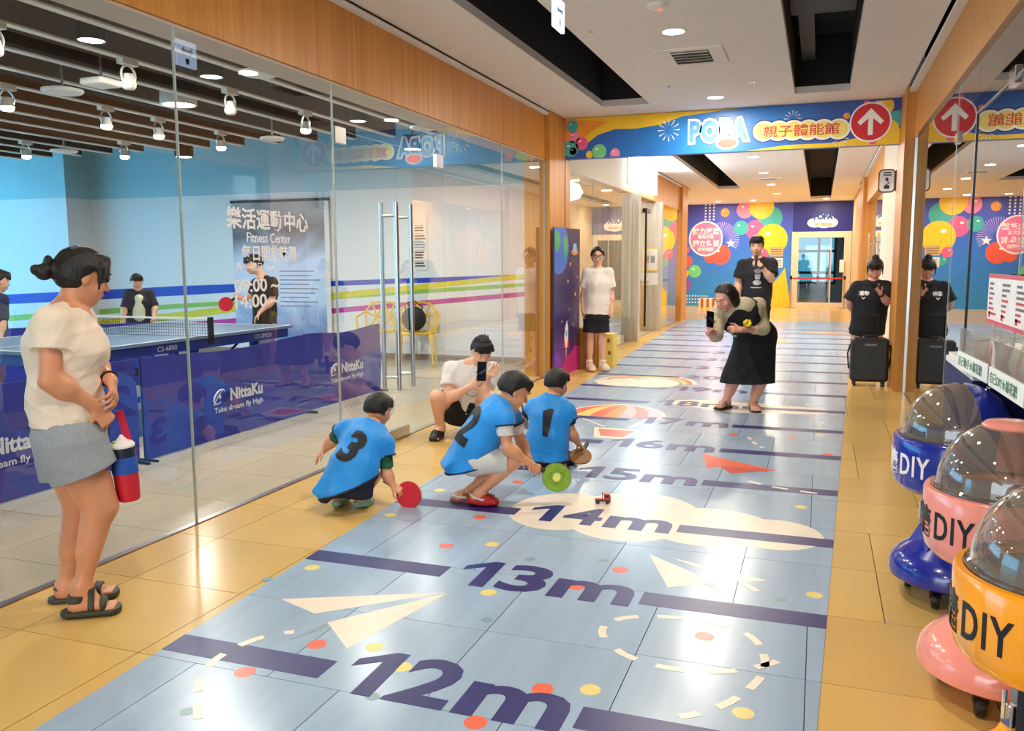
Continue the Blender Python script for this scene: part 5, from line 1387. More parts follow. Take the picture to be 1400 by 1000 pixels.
def add_body(F, J, s=1.0, girth=1.0, legs=True, hand=.165, hands=None, foot=True, head=None, child=False, thigh=1.0):
    """torso, limbs, neck, head; s = scale of a 1.6 m adult"""
    sd = J['shL'] - J['shR'] if 'side' not in J else J['side']
    g = s * girth
    F.slab(J['pelvis'], J['waist'], (.155 * g, .115 * g), (.135 * g, .10 * g), sd, .04)
    F.slab(J['waist'], J['chest'], (.135 * g, .10 * g), (.155 * g, .115 * g), sd, .04)
    cn = J['chest'] + (J['neck'] - J['chest']) * .72
    F.slab(J['chest'], cn, (.155 * g, .115 * g), (.125 * g, .075 * g), sd, .05)
    f, l, u = head_axes(J)
    h = head
    F.limb(J['neck'], J['head'] - u * .22 * h - f * .08 * h, .054 * s if not child else .046 * s, .05 * s if not child else .042 * s, .03)
    for q in 'LR':
        sh, el, wr = J['sh' + q], J['el' + q], J['wr' + q]
        F.limb(cn, sh, .06 * s, .052 * s, .05)
        F.limb(sh, el, .050 * g, .039 * g, .02)
        F.limb(el, wr, .039 * g, .026 * s, .015)
        m = el + (wr - el) * .28
        F.oval(m, (.041 * g,) * 3, None, .04)
        if hands and q in hands:
            kw = hands[q]
            add_hand(F, wr, kw.get('fd', J['ha' + q] - wr), kw['pn'], kw.get('side', 1), hand, kw.get('curl', (.3, .35, .4, .5)), kw.get('spread', 1), kw.get('thumb', (.75, .5)))
        if legs:
            hp, kn, an = J['hip' + q], J['kn' + q], J['an' + q]
            F.limb(hp, kn, .088 * g * thigh, .056 * g * thigh, .03)
            F.limb(kn, an, .052 * g, .032 * s, .02)
            bk = unit(np.cross(np.cross(an - kn, J['to' + q] - J['he' + q]), an - kn))
            c = kn + (an - kn) * .3
            if np.linalg.norm(bk) > .1:
                if bk @ (J['to' + q] - J['he' + q]) > 0: bk = -bk
                F.slab(kn + (an - kn) * .12 + bk * .012 * s, kn + (an - kn) * .55 + bk * .012 * s, (.052 * g, .050 * g), (.040 * g, .040 * g), np.cross(bk, an - kn), .03)
            if foot:
                d = J['to' + q] - J['he' + q]
                L = np.linalg.norm(d); d = d / L
                sdw = np.cross(d, V3(0, 0, 1))
                z = .030 * s
                F.limb(an, J['he' + q] + V3(0, 0, z) + d * .02, .034 * s, .032 * s, .02)
                F.slab(J['he' + q] + d * .03 * s + V3(0, 0, z), J['to' + q] - d * .05 * s + V3(0, 0, z * .8), (.032 * s, .028 * s), (.042 * s, .018 * s), sdw, .03)
                F.limb(an, J['he' + q] + d * L * .55 + V3(0, 0, z * .9), .032 * s, .026 * s, .03)
                for t in range(5):
                    o = (-.034 + .017 * t) * s
                    tl = (1.0 - .05 * abs(t - 1)) 
                    b = J['to' + q] - d * .045 * s + sdw * o + V3(0, 0, .014 * s)
                    F.limb(b, b + d * .040 * s * tl, .010 * s, .009 * s, .004)
    add_head(F, J['head'], f, l, u, h, child)
def shirt(J, s, inf=.018, girth=1.0, hem=None, hemw=None, sleeve=.55, sleeve_r=.064, neck_cut=True, flare=1.0, k=.04):
    """tee shirt volume: torso plus sleeves, cut flat at hem, cuffs and neckline"""
    F = Field(); g = s * girth
    sd = J['side'] if 'side' in J else J['shL'] - J['shR']
    cn = J['chest'] + (J['neck'] - J['chest']) * .74
    hem = J['pelvis'] if hem is None else hem
    ax = unit(J['waist'] - hem)
    hc = [(hem, -ax)]
    low = hem - ax * .05
    w0 = hemw or (.165 * g * flare + inf, .122 * g * flare + inf)
    F.slab(low, J['waist'], w0, (.148 * g + inf, .108 * g + inf), sd, k, hc)
    F.slab(J['waist'], J['chest'], (.148 * g + inf, .108 * g + inf), (.160 * g + inf, .118 * g + inf), sd, k, hc)
    F.slab(J['chest'], cn, (.160 * g + inf, .118 * g + inf), (.108 * g + inf * .4, .064 * g + inf * .5), sd, .05)
    for q in 'LR':
        sh, el = J['sh' + q], J['el' + q]
        F.limb(cn, sh, .058 * s + inf * .5, .055 * s + inf * .5, .04)
        if sleeve:
            e = sh + (el - sh) * sleeve
            d = unit(el - sh)
            F.limb(sh, e + d * .04, .056 * g + inf * .5, sleeve_r * g, .03, [(e, d)])
    return F
def shorts(J, s, inf=.014, girth=1.0, t=.55, r=.105, top=None, thigh=1.0):
    F = Field(); g = s * girth
    sd = J['side'] if 'side' in J else J['shL'] - J['shR']
    top = J['waist'] + (J['pelvis'] - J['waist']) * .55 if top is None else top
    F.slab(J['pelvis'], top, (.165 * g + inf, .122 * g + inf), (.150 * g + inf, .108 * g + inf), sd, .05)
    for q in 'LR':
        hp, kn = J['hip' + q], J['kn' + q]
        e = hp + (kn - hp) * t; d = unit(kn - hp)
        F.limb(hp, e + d * .05, .092 * g * thigh + inf, r * g, .04, [(e, d)])
    return F
def hair_cap(J, h, thick=.045, line=(.53, .75, -.02), nape=None, top=0.0, k=.01):
    """skull cap of hair open at the face: keeps points with u*b - f*a above the line"""
    f, l, u = head_axes(J); C = J['head']; F = Field()
    c = C - f * .04 * h + u * (.13 + top * .5) * h
    n_ = unit(f * line[0] - u * line[1])
    F.oval(c, ((.335 + thick) * h, (.415 + thick) * h, (.365 + thick + top * .5) * h), (l, f, u), 0, [(C - n_ * line[2] * h, n_)])
    return F, C, f, l, u
HAIR = M('black hair', (15, 12, 12), .55, var=.25, scale=60, stretch=(1, 1, .15), bump=.5, bscale=120)
HAIR_B = M('dark brown hair', (26, 18, 15), .52, var=.25, scale=60, stretch=(1, 1, .15), bump=.5, bscale=120)
def skin_mat(name, rgb):
    m = M(name, rgb, .45, var=.05, scale=14, bump=.05, bscale=180)
    p = m.node_tree.nodes['Principled BSDF']
    p.inputs['Subsurface Weight'].default_value = .08
    p.inputs['Subsurface Radius'].default_value = (.012, .005, .003)
    return m
SK_A = skin_mat('warm tan skin', (214, 148, 110)); SK_B = skin_mat('light skin', (236, 184, 154)); SK_C = skin_mat('child skin', (226, 160, 118)); SK_D = skin_mat('rosy skin', (222, 160, 138))
def shoe(J, q, s, mat, parent, name='shoe', h=.055, w=.047, res=.005, sole=None, clog=False, z0=0.0):
    d = J['to' + q] - J['he' + q]; L = np.linalg.norm(d); d = d / L; sdw = np.cross(d, V3(0, 0, 1))
    F = Field(); he, to = J['he' + q] * V3(1, 1, 1), J['to' + q]
    F.slab(he + d * .02 * s + V3(0, 0, h * .5 * s), he + d * L * .5 + V3(0, 0, h * .5 * s), (.038 * s, h * .55 * s), (w * s, h * .62 * s), sdw, .02)
    F.slab(he + d * L * .5 + V3(0, 0, h * .48 * s), to - d * .03 * s + V3(0, 0, h * .36 * s), (w * s, h * .6 * s), (w * .95 * s, h * .42 * s), sdw, .03)
    if clog: F.limb(J['an' + q] + d * .0, J['an' + q] - V3(0, 0, .0), .001, .001, 0)
    else: F.limb(J['an' + q] * .35 + (he + V3(0, 0, h * s)) * .65, he + d * .06 + V3(0, 0, h * .7 * s), .040 * s, .040 * s, .03)
    lo_ = min(he[2], to[2])
    F.plane(he + V3(0, 0, .001), V3(0, 0, -1) + d * (to[2] - he[2]) / L * 1.0)
    o = skin_obj(name, F, res, mat, parent)
    G_ = Field()
    G_.slab(he + d * .015 * s + V3(0, 0, .008), he + d * L * .5 + V3(0, 0, .008), (.042 * s, .03), (w * 1.08 * s, .03), sdw, .01)
    G_.slab(he + d * L * .5 + V3(0, 0, .008), to - d * .03 * s + V3(0, 0, .008), (w * 1.08 * s, .03), (w * 1.0 * s, .03), sdw, .01)
    nz = V3(0, 0, 1) - d * (to[2] - he[2]) / L
    G_.plane(he + V3(0, 0, .0), -nz); G_.plane(he + V3(0, 0, .018 * s), nz)
    k = skin_obj('sole', G_, res, sole or BLACKP, o)
    return o
def project_text(name, body, mat, target, O_, a, b, h, parent, bold=.03, width=None, lift=.003, shear=0.0):
    """lettering laid on a curved cloth: rays along -(a x b) onto the target mesh"""
    n_ = np.cross(a, b); n_ /= np.linalg.norm(n_)
    bm = bmesh.new()
    if isinstance(body, str):
        me = text_data(body, bold, 0, shear)
        co = text_pts(me, width, h)
        bm.from_mesh(me); bpy.data.meshes.remove(me)
        for v, c in zip(bm.verts, co): v.co = Vector(c)
    else:                                # polygons in units of the height, centred
        for poly in body:
            bm.faces.new([bm.verts.new((x * h, y * h, 0)) for x, y in poly])
    bmesh.ops.triangulate(bm, faces=bm.faces)
    for _ in range(5):
        ee = [e for e in bm.edges if e.calc_length() > .012]
        if not ee: break
        bmesh.ops.subdivide_edges(bm, edges=ee, cuts=1)
        bmesh.ops.triangulate(bm, faces=bm.faces)
    tm = target.data
    tv = np.zeros(len(tm.vertices) * 3); tm.vertices.foreach_get('co', tv); tv = tv.reshape(-1, 3)
    bvh = BVHTree.FromPolygons([tuple(x) for x in tv], [tuple(p.vertices) for p in tm.polygons])
    for v in bm.verts:
        p = Vector(O_ + a * v.co.x + b * v.co.y + n_ * .4)
        hit = bvh.ray_cast(p, Vector(-n_), .9)
        v.co = (hit[0] + Vector(n_) * lift) if hit[0] is not None else Vector(O_ + a * v.co.x + b * v.co.y)
    m2 = bpy.data.meshes.new(name); bm.to_mesh(m2); bm.free()
    return link(name, m2, mat, parent)
def band(F0, planes, res, mat, parent, name, grow=.003):
    """edge binding: the cloth volume swollen a little, kept only between pairs of planes"""
    F = Field()
    F.p = [((lambda P, fn=fn: fn(P) - grow), a - grow, b + grow, k, op) if op == 'u' else (fn, a, b, k, op) for fn, a, b, k, op in F0.p]
    for c, n_ in planes: F.plane(c, n_)
    return skin_obj(name, F, res, mat, parent, 0)
# ---------------------------------------------------------------- the people
FAR = .0075
def person(name_key, label, group=None):
    J = P_(POSE[name_key])
    root = thing('person', label, 'person', (J['B'][0], J['B'][1], 0), 0, group)
    return J, root
def W_(J, k):
    return np.array([J['B'][0], J['B'][1], 0]) + J[k]
UPZ = V3(0, 0, 1)
def plain_hair(J, h, mat, root, style='short', res=.006, off=.10, thick=.05):
    F, C, f, l, u = hair_cap(J, h, thick, (.58, .80, off), top=.03)
    at = lambda a, b, c: C + l * a * h + f * b * h + u * c * h
    if style == 'short':       # boy: full cap down to the nape, short fringe
        F.oval(at(0, -.14, .02), (.345 * h, .33 * h, .38 * h), (l, f, u), .03, [(at(0, 0, -.17), -u * .94 - f * .34), (at(0, .08, 0), unit(f + u * -.15))])
        F.oval(at(0, .22, .34), (.29 * h, .20 * h, .13 * h), (l, f, u), .03)
    return F, at, f, l, u
def frg(F, at, h, n, y0, y1, z0, z1, w, r, k=.012, skew=0.0):
    """fringe strands over the forehead"""
    for i in range(n):
        a = -w + 2 * w * i / (n - 1)
        b = .40 * math.sqrt(max(.05, 1 - (a / .42) ** 2))
        F.limb(at(a * .7, y0 * b, z0), at(a + skew, y1 * b, z1 + .02 * math.sin(i * 2.3)), r * 1.3 * h, r * .8 * h, k)
# ---- woman standing at the left with the drink bottle
J, R0 = person('W1', 'woman in cream tee and grey shorts standing by glass wall with bottle')
f, l, u = head_axes(J); C = J['head']; h = .218
F = Field()
add_body(F, J, .98, 1.03, head=h, hand=.165, hands={'R': dict(pn=-J['u'] * .3 - UPZ * .1 + J['v'] * .6, side=1, curl=(.75, .8, .85, .9)), 'L': dict(pn=-J['u'] * .85 + J['v'] * .35 - UPZ * .1, side=-1, curl=(.42, .45, .5, .5), fd=J['haL'] - J['wrL'])}, thigh=1.18)
skin_obj('body', F, .0048, SK_A, R0)
face_parts(R0, C, f, l, u, h)
F, at, f, l, u = plain_hair(J, h, HAIR, R0, 'bun')
F.oval(at(0, -.12, .06), (.37 * h, .36 * h, .36 * h), (l, f, u), .03, [(at(0, -.30, -.30), unit(-u - f * .25)), (at(0, .0, 0), unit(f - u * .45))])
F.limb(at(0, -.36, .06), at(0, -.50, .03), .13 * h, .12 * h, .02)
F.oval(at(.02, -.62, -.03), (.19 * h, .15 * h, .15 * h), (l, f, u), .006)
F.oval(at(-.03, -.60, .17), (.11 * h, .08 * h, .11 * h), (l, f, u), .006)
F.oval(at(.0, -.76, -.02), (.10 * h, .09 * h, .10 * h), (l, f, u), .006)
frg(F, at, h, 9, .86, 1.02, .40, .04, .34, .058)
for sx in (-1, 1): F.limb(at(.33 * sx, .20, .22), at(.31 * sx, .22, -.16), .06 * h, .025 * h, .02)
skin_obj('hair', F, .0045, HAIR, R0, fold=.002, sc=50, ax=f)
TEE_C = M('cream tee cotton', (238, 222, 202), .85, var=.03, bump=.15, bscale=90)
hem = J['waist'] + (J['pelvis'] - J['waist']) * .70
F = shirt(J, .98, .020, 1.04, hem, (.185, .146), .47, .072)
F.oval(J['chest'] + l * 0 + unit(V3(J['u'][0], J['u'][1], 0)) * .085 - UPZ * .02, (.075, .13, .075), (J['u'], J['v'], UPZ), .05)
fr = unit(J['u'] + J['v'] * .1)
F.oval(J['neck'] + fr * .03 + UPZ * .03, (.07, .075, .055), (fr, J['v'], UPZ), .008, op='s')
F.slab(J['neck'] + fr * .07 + UPZ * .03, J['neck'] + fr * .13 - UPZ * .11, (.06, .06), (.012, .05), J['v'], .008, op='s')
skin_obj('tee_shirt', F, .005, TEE_C, R0, fold=.0055, seed=3, sc=13)
GREYS = M('grey sweat cloth', (150, 158, 164), .9, var=.06, scale=60, bump=.2, bscale=150)
F = shorts(J, .98, .016, 1.04, .44, .128, thigh=1.18)
skin_obj('shorts', F, .006, GREYS, R0, fold=.004, seed=5, sc=9)
SAND = M('dark olive sandal', (52, 54, 42), .55)
def sandal(J, q, s, mat, parent, straps=((.40, .54), (.66, .80)), heel=True, thick=.024):
    d = J['to' + q] - J['he' + q]; L = np.linalg.norm(d); d = d / L; sdw = np.cross(d, UPZ); he, to = J['he' + q], J['to' + q]
    nz = unit(UPZ - d * d[2])
    G_ = Field()
    G_.slab(he + nz * .004, he + d * L * .5 + nz * .004, (.042 * s, .04), (.046 * s, .04), sdw, .01)
    G_.slab(he + d * L * .5 + nz * .004, to - d * .02 * s + nz * .004, (.046 * s, .04), (.052 * s, .04), sdw, .01)
    G_.plane(he - nz * .010, -nz); G_.plane(he + nz * (thick - .010), nz)
    so = skin_obj('sandal', G_, .005, mat, parent)
    z = .030 * s
    for a, b in straps:
        B_ = Field()
        B_.slab(he + d * .03 * s + UPZ * z, to - d * .05 * s + UPZ * z * .8, (.040 * s, .036 * s), (.050 * s, .027 * s), sdw, .01)
        B_.limb(J['an' + q], he + d * L * .55 + UPZ * z * .9, .040 * s, .034 * s, .03)
        B_.plane(he + d * L * a, -d); B_.plane(he + d * L * b, d)
        B_.plane(J['an' + q] + d * 0, unit(UPZ * 1.0 + d * .2) if False else UPZ)
        skin_obj('strap', B_, .004, mat, so)
    if heel:
        B_ = Field()
        B_.limb(J['an' + q], he + UPZ * z + d * .02, .042 * s, .040 * s, .01)
        B_.plane(he + UPZ * .075 * s, UPZ); B_.plane(he + UPZ * .045 * s, -UPZ)
        skin_obj('strap', B_, .004, mat, so)
    return so
for q in 'RL': sandal(J, q, 1.0, SAND, R0)
B_ = Field(); B_.limb(J['elL'], J['wrL'], .045, .0335, 0); dd = unit(J['wrL'] - J['elL']); B_.plane(J['wrL'] - dd * .03, -dd); B_.plane(J['wrL'] - dd * .022, dd)
skin_obj('hair_tie', B_, .003, BLACKP, R0)
# her bottle on its strap
b0, b1, s1, s0 = W_(J, 'botB'), W_(J, 'botT'), W_(J, 'strB'), W_(J, 'strT')
t = thing('drink_bottle', 'red and blue sleeved drink bottle hanging on red strap', 'bottle', tuple(b0))
zb = Vector(b1 - b0); Lb = zb.length; rot = zb.to_track_quat('Z', 'Y').to_matrix().to_4x4()
def lath(name, prof, m, par, n_=28):
    b = MB().lathe(prof, n=n_); b.v = [tuple(rot @ Vector(p)) for p in b.v]; return b.build(name, m, par, smooth=True)
BR = M('bottle red neoprene', (206, 24, 46), .6); BB = M('bottle blue neoprene', (30, 84, 176), .6); BD = M('bottle dark lid', (26, 34, 56), .4)
lath('red_sleeve', [(.036, 0), (.043, .006), (.046, .05), (.048, .135)], BR, t)
lath('blue_sleeve', [(.049, .115), (.050, .125), (.050, .175), (.048, .182)], BB, t)
lath('dark_neck', [(.046, .18), (.047, .19), (.047, .222), (.042, .226)], BD, t)
cp = lath('cream_cap', [(.047, .222), (.048, .23), (.040, .242), (.022, .250), (.012, .262), (.004, .272)], WHITE, t)
b = MB().ball((0, 0, 0), (.014, .008, .005), 10, 6); b.v = [tuple(rot @ (Vector(p) + Vector((.012, -.03, .248)))) for p in b.v]; b.build('green_leaf', M('leaf green', (120, 190, 60), .5), cp)
vs, ve = Vector(s1 - b0), Vector(s0 - b0)
cr = unit(np.cross(np.array(ve - vs), np.array([J['v'][0], J['v'][1], 0]))) * .014
nn_ = V3(J['v'][0], J['v'][1], 0) * .0015
st = MB(); st.add([tuple(np.array(p) + sgn * cr + e * nn_) for p in (vs, ve) for sgn, e in ((-1, -1), (1, -1), (1, 1), (-1, 1))], [(0, 1, 5, 4), (1, 2, 6, 5), (2, 3, 7, 6), (3, 0, 4, 7), (3, 2, 1, 0), (4, 5, 6, 7)])
st.build('strap', M('strap crimson', (206, 22, 66), .6), t)
e2 = Vector(b1 - b0) * .86 + Vector((-J['u'][0] * .055, -J['u'][1] * .055, 0))
st = MB().tube([e2, Vector(s0 - b0) + Vector((-J['u'][0] * .045, -J['u'][1] * .045, -.02))], .009, 6); st.build('strap', M('strap dark navy', (24, 26, 50), .6), t)
MB().tube([vs, vs + Vector((.0, 0, -.03)), Vector(rot @ Vector((.048, 0, .16)))], .004, 6).ball(tuple(vs), .008, 8, 6).build('clip', CHROME, t, smooth=True)

# ---- boys in numbered blue bibs
BIB = M('bib bright blue', (18, 146, 232), .6, var=.08, scale=9, bump=.08, bscale=120, sheen=.2)
BIBD = M('bib navy binding', (18, 22, 48), .7)
NUM = M('bib black number', (22, 22, 26), .6)
def clog(J, q, s, mat, parent, strap, name='clog'):
    d = J['to' + q] - J['he' + q]; L = np.linalg.norm(d); d = d / L; sdw = unit(np.cross(d, UPZ)); up = np.cross(sdw, d); he, to = J['he' + q] - up * .006, J['to' + q] - up * .006
    F = Field()
    F.slab(he + up * .02, he + d * L * .45 + up * .02, (.034 * s, .026 * s), (.044 * s, .034 * s), sdw, .02)
    F.slab(he + d * L * .45 + up * .028, to - d * .02 * s + up * .018, (.046 * s, .044 * s), (.044 * s, .026 * s), sdw, .03)
    F.oval(he + d * .01 + up * .062, (.03, .036, .035), (d, sdw, up), .01, op='s')
    F.plane(he - up * .002, -up)
    o = skin_obj(name, F, .0045, mat, parent)
    pts = [he + d * L * .50 + sdw * .047 * s + up * .035, he + d * L * .15 + sdw * .046 * s + up * .045, he - d * .012 * s + up * .055, he + d * L * .15 - sdw * .046 * s + up * .045, he + d * L * .50 - sdw * .047 * s + up * .035]
    MB().tube(pts, .006, 6).build('heel_strap', strap, o, smooth=True)
    for a in (.62, .72, .82):
        for b in (-.5, 0, .5):
            c = he + d * L * a + sdw * .040 * b * s + up * (.068 - .02 * abs(b) - .05 * (a - .62)) * s
            MB().ball(tuple(c), .005, 6, 4).build('vent_hole', BLACKP, o)
    return o
def boy(key, label, h, skin, tee, num, num_h, bib_pts, hands, shoes=None, drape=None, sl=.42, face_res=.005, short_mat=None, short_t=.80, s=.72, girth=1.0, hairm=HAIR):
    J, R_ = person(key, label)
    f, l, u = head_axes(J); C = J['head']
    F = Field()
    add_body(F, J, s, girth, head=h, hand=.115, hands=hands, child=True, thigh=.92)
    skin_obj('body', F, .0045, skin, R_)
    face_parts(R_, C, f, l, u, h)
    F, at, f, l, u = plain_hair(J, h, hairm, R_, 'short')
    frg(F, at, h, 8, .88, .96, .38, .20, .30, .055)
    skin_obj('hair', F, .0045, hairm, R_, fold=.0015, sc=70, ax=u)
    F = shirt(J, s, .010, girth, None, None, sl, .064, flare=1.0)
    skin_obj('tee_shirt', F, .0055, tee, R_, fold=.002, seed=4, sc=16)
    if short_mat:
        F = shorts(J, s, .012, girth, short_t, .088, thigh=.92)
        skin_obj('shorts', F, .0055, short_mat, R_, fold=.003, seed=8, sc=14)
    # bib: loose sleeveless overshirt
    sd = J['side']; cn = J['chest'] + (J['neck'] - J['chest']) * .72
    F = Field(); inf = .024
    hc, hn = bib_pts['hem'], unit(bib_pts['hn'])
    w0 = bib_pts.get('w0', (.20, .15))
    F.slab(hc + hn * .05, J['waist'], w0, (.148 * s + inf * 1.3, .112 * s + inf * 1.2), sd, .05, [(hc, hn)])
    F.slab(J['waist'], J['chest'], (.148 * s + inf * 1.3, .112 * s + inf * 1.2), (.158 * s + inf, .112 * s + inf), sd, .05)
    F.slab(J['chest'], cn, (.158 * s + inf, .112 * s + inf), (.128 * s + inf * .6, .070 * s + inf * .8), sd, .05)
    for q in 'LR':
        sh, el = J['sh' + q], J['el' + q]
        e = sh + (el - sh) * bib_pts.get('cap', .22); d = unit(el - sh)
        F.limb(cn, sh, .060 * s + inf * .8, .052 * s + inf * .8, .05)
        F.limb(sh, e + d * .03, .054 * s + inf * .7, .056 * s + inf, .03, [(e, d)])
    if drape: drape(F, J, hc, hn)
    ng = J['neck'] + (C - J['neck']) * .30
    nr_ = bib_pts.get('neck', .056); F.oval(ng, (nr_, nr_, .055), None, .01, op='s')
    bib = skin_obj('bib', F, .0055, BIB, R_, fold=.0075, seed=int(num) + 11, sc=10)
    band(F, [(hc - hn * .004, -hn)], .005, BIBD, bib, 'hem_binding', .004)
    for q in 'LR':
        sh, el = J['sh' + q], J['el' + q]
        d = unit(el - sh); e = sh + (el - sh) * bib_pts.get('cap', .22)
        Bd = Field(); Bd.limb(sh, e + d * .03, .054 * s + inf * .7 + .004, .056 * s + inf + .004, 0); Bd.plane(e + d * .001, d); Bd.plane(e - d * .009, -d)
        skin_obj('cuff_binding', Bd, .004, BIBD, bib)
    Bd = MB()
    ax_ = unit(C - J['neck']); x_ = unit(np.cross(ax_, sd)); 
    project_text('number', num if num != '1' else [[(-.10, -.5), (.09, -.5), (.11, .5), (-.05, .5), (-.27, .36), (-.25, .24), (-.07, .31)]], NUM, bib, bib_pts['no'], bib_pts['na'], bib_pts['nb'], num_h, bib, .045, bib_pts.get('nw'))
    return J, R_, bib
def num_frame(J, mid, up_to, back, roll=0.0):
    """text frame on the back: b runs up the spine, a to the right as read from behind"""
    b = unit(up_to); n_ = unit(back); n_ = unit(n_ - b * (n_ @ b)); a = np.cross(b, n_)
    a, b = a * math.cos(roll) + b * math.sin(roll), b * math.cos(roll) - a * math.sin(roll)
    return dict(no=mid, na=a, nb=b)
GREEN = M('dark green cotton', (30, 96, 62), .8, bump=.1)
NAVYT = M('navy cotton', (26, 30, 60), .8, bump=.1)
WHT = M('white cotton', (240, 236, 232), .85, bump=.1)
BLKC = M('black cotton', (24, 24, 28), .85, var=.15, bump=.15)
# boy 3
J = P_(POSE['C3'])
fr = num_frame(J, J['waist'] * .55 + J['chest'] * .45, J['neck'] - J['pelvis'], J['bn'], -.30)
def drp(F, J, hc, hn):
    p = J['pelvis'] - J['u'] * .13 - UPZ * .05 + J['v'] * -.03
    F.slab(J['waist'] - J['u'] * .06, p - J['u'] * .02 - UPZ * .02, (.07, .05), (.055, .016), J['u'], .05)
    F.slab(J['waist'] + J['u'] * .02 - J['v'] * .05, J['pelvis'] + J['u'] * .04 - UPZ * .06 - J['v'] * .06, (.09, .05), (.10, .03), J['u'], .05)
J3, R3_, bib3 = boy('C3', 'boy in blue bib number 3 squatting with red paddle', .195, SK_C, GREEN, '3', .205, dict(hem=J['pelvis'] - UPZ * .030 - J['v'] * .02, hn=V3(0, 0, -1) + J['u'] * .38 + J['v'] * -.05, w0=(.15, .14), cap=.42, neck=.088, **fr),
    {'R': dict(pn=-J['u'] * .4 + J['v'] * .7 - UPZ * .3, side=1, curl=(.55, .6, .65, .7)), 'L': dict(pn=V3(0, 0, -1), side=-1, curl=(.2, .25, .3, .3))}, drape=drp, sl=.85, short_mat=NAVYT, short_t=.52, s=.70)
CLG = M('seafoam clog', (128, 176, 164), .5)
for q in 'RL': clog(J3, q, .86, CLG, R3_, CLG)
# boy 2
J = P_(POSE['C2'])
fr = num_frame(J, J['waist'] * .45 + J['chest'] * .55 - J['u'] * .0, J['neck'] - J['pelvis'] + UPZ * .1, -J['u'] * .75 - J['v'] * .55 + UPZ * .35, -.10)
def drp(F, J, hc, hn):
    F.slab(J['waist'] - J['u'] * .05, J['pelvis'] - J['u'] * .15 - UPZ * .03, (.11, .06), (.12, .03), J['v'], .05)
J2, R2_, bib2 = boy('C2', 'boy in blue bib number 2 squatting with kiwi paddle', .21, SK_C, WHT, '2', .235, dict(hem=J['pelvis'] - UPZ * .05 - J['u'] * .03, hn=V3(0, 0, -1) + J['u'] * .25, w0=(.16, .13), cap=.25, **fr),
    {'R': dict(pn=J['v'] * .7 - J['u'] * .1 - UPZ * .3, side=1, curl=(.45, .5, .55, .6)), 'L': dict(pn=-J['v'], side=-1, curl=(.3, .3, .3, .3))}, drape=drp, sl=.60, short_mat=M('white grey shorts', (214, 212, 206), .85, bump=.1), s=.76)
RCL = M('red clog', (196, 40, 36), .5, var=.3, scale=30); WST = M('white clog strap', (240, 236, 230), .5)
clog(J2, 'R', .95, RCL, R2_, WST); clog(J2, 'L', .95, M('brown clog', (150, 84, 60), .5), R2_, WST)
# boy 1
J = P_(POSE['C1'])
fr = num_frame(J, J['waist'] * .3 + J['chest'] * .7, J['neck'] - J['pelvis'], J['bn'], -.08)
J1, R1_, bib1 = boy('C1', 'boy in blue bib number 1 crouching with brown paddle', .20, SK_C, NAVYT, '1', .19, dict(hem=J['pelvis'] - UPZ * .03, hn=V3(0, 0, -1), w0=(.165, .13), cap=.42, **fr),
    {'R': dict(pn=V3(0, 0, -1), side=-1, curl=(.5, .55, .6, .6)), 'L': dict(pn=V3(0, 0, -1), side=1, curl=(.4, .4, .4, .4))}, sl=.62, short_mat=BLKC, s=.74)
for q in 'RL': clog(J1, q, .86, BLKC, R1_, BLKC)
# paddles
def paddle(key, label, n_, face, back, handle_m, r=.078, kiwi=False, hl=.10):
    J = P_(POSE[key]); c, hnd = W_(J, 'pad'), W_(J, 'padh')
    n_ = unit(n_); d = hnd - c; d = unit(d - n_ * (d @ n_)); x = np.cross(d, n_)
    t = thing('paddle', label, 'paddle', tuple(c))
    b = MB().prism([(r * math.cos(a), r * 1.03 * math.sin(a)) for a in np.linspace(0, 2 * PI, 37)[:-1]], tuple(-n_ * .004), x, d, .008); b.build('blade', M('paddle wood', (196, 150, 96), .5), t)
    sgn = 1 if np.cross(x, d) @ n_ > 0 else -1
    for s_, m in ((1, face), (-1, back)):
        o = n_ * s_ * .0042
        q = MB().prism([(r * .985 * math.cos(a) * s_ * sgn, r * 1.015 * math.sin(a)) for a in np.linspace(0, 2 * PI, 37)[:-1]], tuple(o), x * s_ * sgn, d, .0022)
        fo = q.build('rubber_face' if not kiwi else 'printed_face', m, t)
    if kiwi:
        for s_ in (1, -1):
            o = n_ * s_ * .0066
            MB().prism([(r * .30 * math.cos(a), r * .27 * math.sin(a)) for a in np.linspace(0, 2 * PI, 25)[:-1]], tuple(o), x * s_ * sgn, d, .0006).build('kiwi_core', M('kiwi core', (226, 220, 120), .5), t)
            rs = np.random.RandomState(3)
            sm = MB()
            for i in range(34):
                a = 2 * PI * i / 34 + rs.uniform(-.08, .08); q_ = r * rs.uniform(.38, .60)
                sm.prism([(q_ * math.cos(a) + .0048 * math.cos(a) * k1 - .0019 * math.sin(a) * k2, q_ * math.sin(a) + .0048 * math.sin(a) * k1 + .0019 * math.cos(a) * k2) for k1, k2 in ((-1, 0), (0, -1), (1, 0), (0, 1))], tuple(o), x * s_ * sgn, d, .0008)
            so = sm.build('kiwi_seeds', BLACKP, t); so['kind'] = 'stuff'
            MB().tube([tuple(o + x * r * .97 * math.cos(a) + d * r * .99 * math.sin(a)) for a in np.linspace(0, 2 * PI, 33)[:-1]], .0018, 5, close=True).build('rim', M('kiwi rim', (110, 130, 40), .5), t)
    MB().box(-.013, .013, r * .92, r + hl, -.010, .010, Matrix((tuple(x) + (0,), tuple(d) + (0,), tuple(n_) + (0,), (0, 0, 0, 1))).transposed()).build('handle', handle_m, t, bevel=.004)
    return t
REDR = M('red rubber', (214, 22, 46), .45); BLKR = M('black rubber', (24, 24, 26), .5)
paddle('C3', 'red table tennis paddle held by the boy with number 3', -J3['v'] * .85 - J3['u'] * .5 + UPZ * .15, REDR, BLKR, BLACKP)
